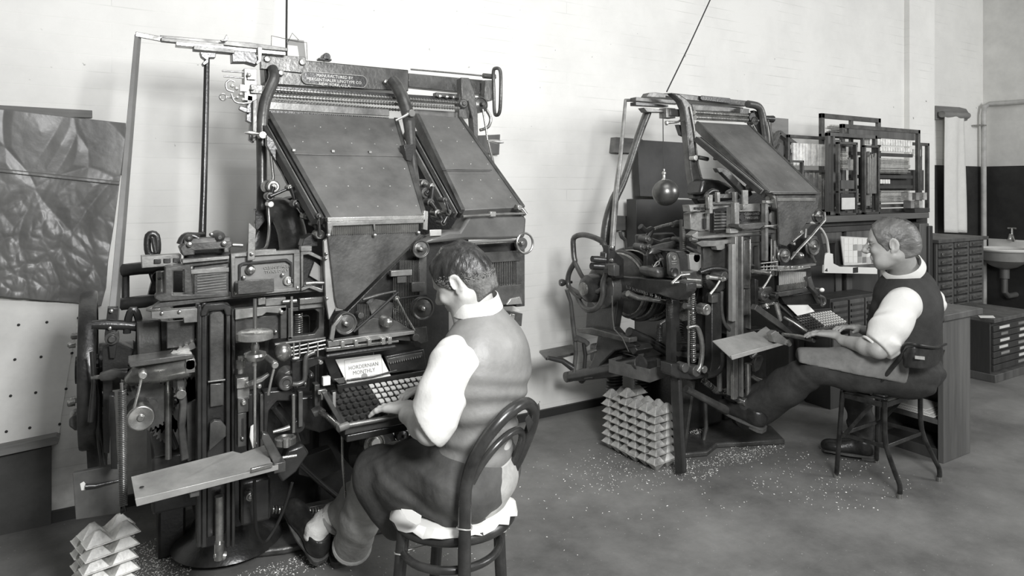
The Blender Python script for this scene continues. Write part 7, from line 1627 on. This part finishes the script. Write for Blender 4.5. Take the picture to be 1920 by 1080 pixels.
# rear legs continue into the hoop of the back
pb = [V3(*q) for q in (Dp(868,1100,1.95), Dp(871,985,1.96), Dp(876,900,1.97), Dp(898,842,1.98), Dp(934,793,2.00), Dp(966,764,2.04), Dp(987,756,2.10), Dp(1000,770,2.15), Dp(996,800,2.18), Dp(975,852,2.20), Dp(952,900,2.20), Dp(936,975,2.20), Dp(930,1080,2.20))]
pb[0] = V3(pb[1][0]-.015, pb[1][1]-.03, 0); pb[-1] = V3(pb[-2][0]+.01, pb[-2][1]-.02, 0)
part('back_hoop', CHAIR, MB().tube(smooth_path([Vector(p) for p in pb], 6), .0195, 14), ch1, bev=0, label='bent back hoop running down into the rear legs')
ih = [Dp(884,905,1.99), Dp(902,872,2.0), Dp(930,836,2.02), Dp(957,812,2.06), Dp(975,808,2.12), Dp(978,826,2.16), Dp(962,868,2.18)]
part('inner_hoop', CHAIR, MB().tube(smooth_path([Vector(p) for p in ih], 6), .012, 12), ch1, bev=0)
part('back_splat', CHAIR, MB().prism([Dp(984,786,2.13), Dp(1010,757,2.16), Dp(1012,770,2.16), Dp(990,812,2.14)], (.008,.01,0)), ch1)
rg = V3(*Dp(846, 1010, 2.13)); part('leg_ring', CHAIR, MB().tube([Vector((rg[0]+.155*math.cos(t), rg[1]+.155*math.sin(t), .362)) for t in np.linspace(0, 2*math.pi, 41)[:-1]], .0125, 12, closed=True), ch1, bev=0)
WIRE = mat('galvanised wire', .62, .4, .5)
def loopw(c, r, nm='binding_wire'): part(nm, WIRE, MB().tube([Vector((c[0]+r*math.cos(t), c[1]+r*math.sin(t), c[2]+.003*math.sin(2*t))) for t in np.linspace(0, 2*math.pi, 15)[:-1]], .0022, 6, closed=True), ch1, bev=0)
def onp(a, b, z): t = (z-a[2])/(b[2]-a[2]); return a+(b-a)*t
loopw(onp(pb[0], pb[1], .30), .0215); loopw(onp(pb[2], pb[1], .50), .0225); loopw(onp(pb[-1], pb[-2], .37), .0215); loopw(onp(V3(FLt[0]-.03, FLt[1]+.03, 0), FLt, .36), .022)
cr_ = Vector((rg[0]+.01, rg[1], .376))
for q in (onp(V3(FLt[0]-.03, FLt[1]+.03, 0), FLt, .36), V3(FRt[0], FRt[1]+.02, .36), onp(pb[-1], pb[-2], .37)): part('binding_wire', WIRE, MB().tube([cr_, Vector(q)], .002, 6), ch1, bev=0)
# torn newspaper on the seat
np_ = MB(); rnd = random.Random(4); V = []; nn = 40
for ring, rr in enumerate((.05, .13, .18, .205)):
    for i in range(nn):
        a = 2*math.pi*i/nn; q = rr*(1+(rnd.uniform(-.035,.045) if ring == 3 else 0)); V.append(Vector((sc_[0]+q*math.cos(a), sc_[1]+q*math.sin(a), .464+rnd.uniform(-.001,.003)-(.012*max(0, ring-2)*rnd.random()*2))))
Fc = [(j*nn+i, j*nn+(i+1) % nn, (j+1)*nn+(i+1) % nn, (j+1)*nn+i) for j in range(3) for i in range(nn)]
np_.add(V, Fc); o_ = part('newspaper', PAPER, np_, None, bev=0, sharp=20); m_ = o_.modifiers.new('thick', 'SOLIDIFY'); m_.thickness = .003; tag(o_, 'torn white newspaper padding on the bentwood chair seat', 'newspaper')
fl_ = part('hanging_scrap', PAPER, MB().prism([Dp(752,955,2.0), Dp(772,957,1.99), Dp(790,968,1.985), Dp(789,980,1.985), Dp(780,984,1.985), Dp(763,974,1.99)], (.002,.003,0)), o_, bev=0)
# =========================== metal chair
ch2 = empty('metal_chair', (3.42, 1.93, 0), 'black tubular metal chair with curved leather back under the grey-haired man', 'chair')
CH = mat('chipped black enamel', .03, .32, .2, .7, 20, .05, 60)
A_, B_, C_ = K(1568,895), K(1687,934), K(1761,902); D_ = A_+(C_-B_); D_.y = max(D_.y, 2.08)
zs = .47; tA, tB, tC = Dp(1580,738,3.36), Dp(1659,752,3.20), Dp(1726,742,3.38); tA.z = tB.z = tC.z = zs; tD = tA+(tC-tB)
def mleg(t, f, curve):
    t, f = Vector(t), Vector(f); pts = [t, t.lerp(f,.45)+Vector((0,0,0)), f]
    if curve: h = Vector((t.x*.85+f.x*.15, t.y*.85+f.y*.15, .24)); pts = [t, Vector((t.x, t.y, .33)), h, Vector((t.x*.3+f.x*.7, t.y*.3+f.y*.7, .12)), Vector((f.x, f.y, .06)), f]
    l = part('leg', CH, MB().tube(smooth_path(pts, 5), .0115, 12), ch2, bev=0); part('foot_cap', DSTEEL, MB().tube([f, f+Vector((0,0,.022))], .014, 12), l, bev=0)
mleg(tA, A_, 0); mleg(tD, D_, 0); mleg(tB, B_, 1); mleg(tC, C_, 1)
part('seat', CH, MB().prism([tA, tB, tC, tD], (0,0,.012)), ch2, bev=.004); part('seat_pad', LEATH, MB().prism([Vector(p).lerp((tA+tC)/2, .05)+Vector((0,0,.012)) for p in (tA, tB, tC, tD)], (0,0,.012)), ch2, bev=.005)
for a, b in ((tA,tB),(tB,tC),(tC,tD),(tD,tA)): part('seat_rail', CH, MB().bar(Vector(a)-Vector((0,0,.02)), Vector(b)-Vector((0,0,.02)), .005, .026), ch2)
lv = lambda t, f, z: Vector((t.x*.9+f.x*.1, t.y*.9+f.y*.1, z))
for a, fa, b, fb_ in ((tA,A_,tB,B_),(tB,B_,tC,C_),(tD,D_,tC,C_),(tA,A_,tD,D_)): part('stretcher', CH, MB().bar(lv(a, fa, .25), lv(b, fb_, .25), .004, .020), ch2)
for a, b in ((tA, tB), (tD, tC)): part('diagonal_brace', CH, MB().bar(Vector((b.x, b.y, .44)).lerp(Vector((a.x,a.y,.44)), .3), Vector((a.x, a.y, .24)), .004, .018), ch2)
def back_pt(px, py, d): return Dp(px, py, d)
u1 = [back_pt(1632,738,3.24), back_pt(1664,700,3.17), back_pt(1695,662,3.08)]; u2_ = [Vector(tC)+Vector((-.02,.1,0)), back_pt(1752,705,3.42), back_pt(1768,655,3.42)]
part('back_upright', CH, MB().tube(u1, .010, 10), ch2, bev=0); part('back_upright', CH, MB().tube(u2_, .010, 10), ch2, bev=0)
bkp = [(1690,664,3.09), (1698,650,3.03), (1725,653,2.99), (1754,656,3.05), (1773,650,3.16)]; V = []
for q, hgt in zip(bkp, (.07,.10,.10,.09,.06)):
    p = Dp(*q); V += [p+Vector((0,0,.01)), p-Vector((0,0,hgt))]
mbk = MB(); mbk.add(V, [(2*i, 2*i+2, 2*i+3, 2*i+1) for i in range(4)]); bk = part('backrest', LEATH, mbk, ch2, bev=0, sharp=60, label='curved black leather back band'); q_ = bk.modifiers.new('thick', 'SOLIDIFY'); q_.thickness = .012; ss = bk.modifiers.new('sub', 'SUBSURF'); ss.levels = ss.render_levels = 2
part('back_rim', CH, MB().tube(smooth_path([Dp(a,b,c)+Vector((0,0,.012)) for a,b,c in bkp], 5), .007, 8), ch2, bev=0)
part('back_badge', BRASS, MB().prism([Dp(1716,667,2.975), Dp(1734,669,2.995), Dp(1734,675,2.995), Dp(1716,673,2.975)], (.002,.003,0)), ch2, bev=0)
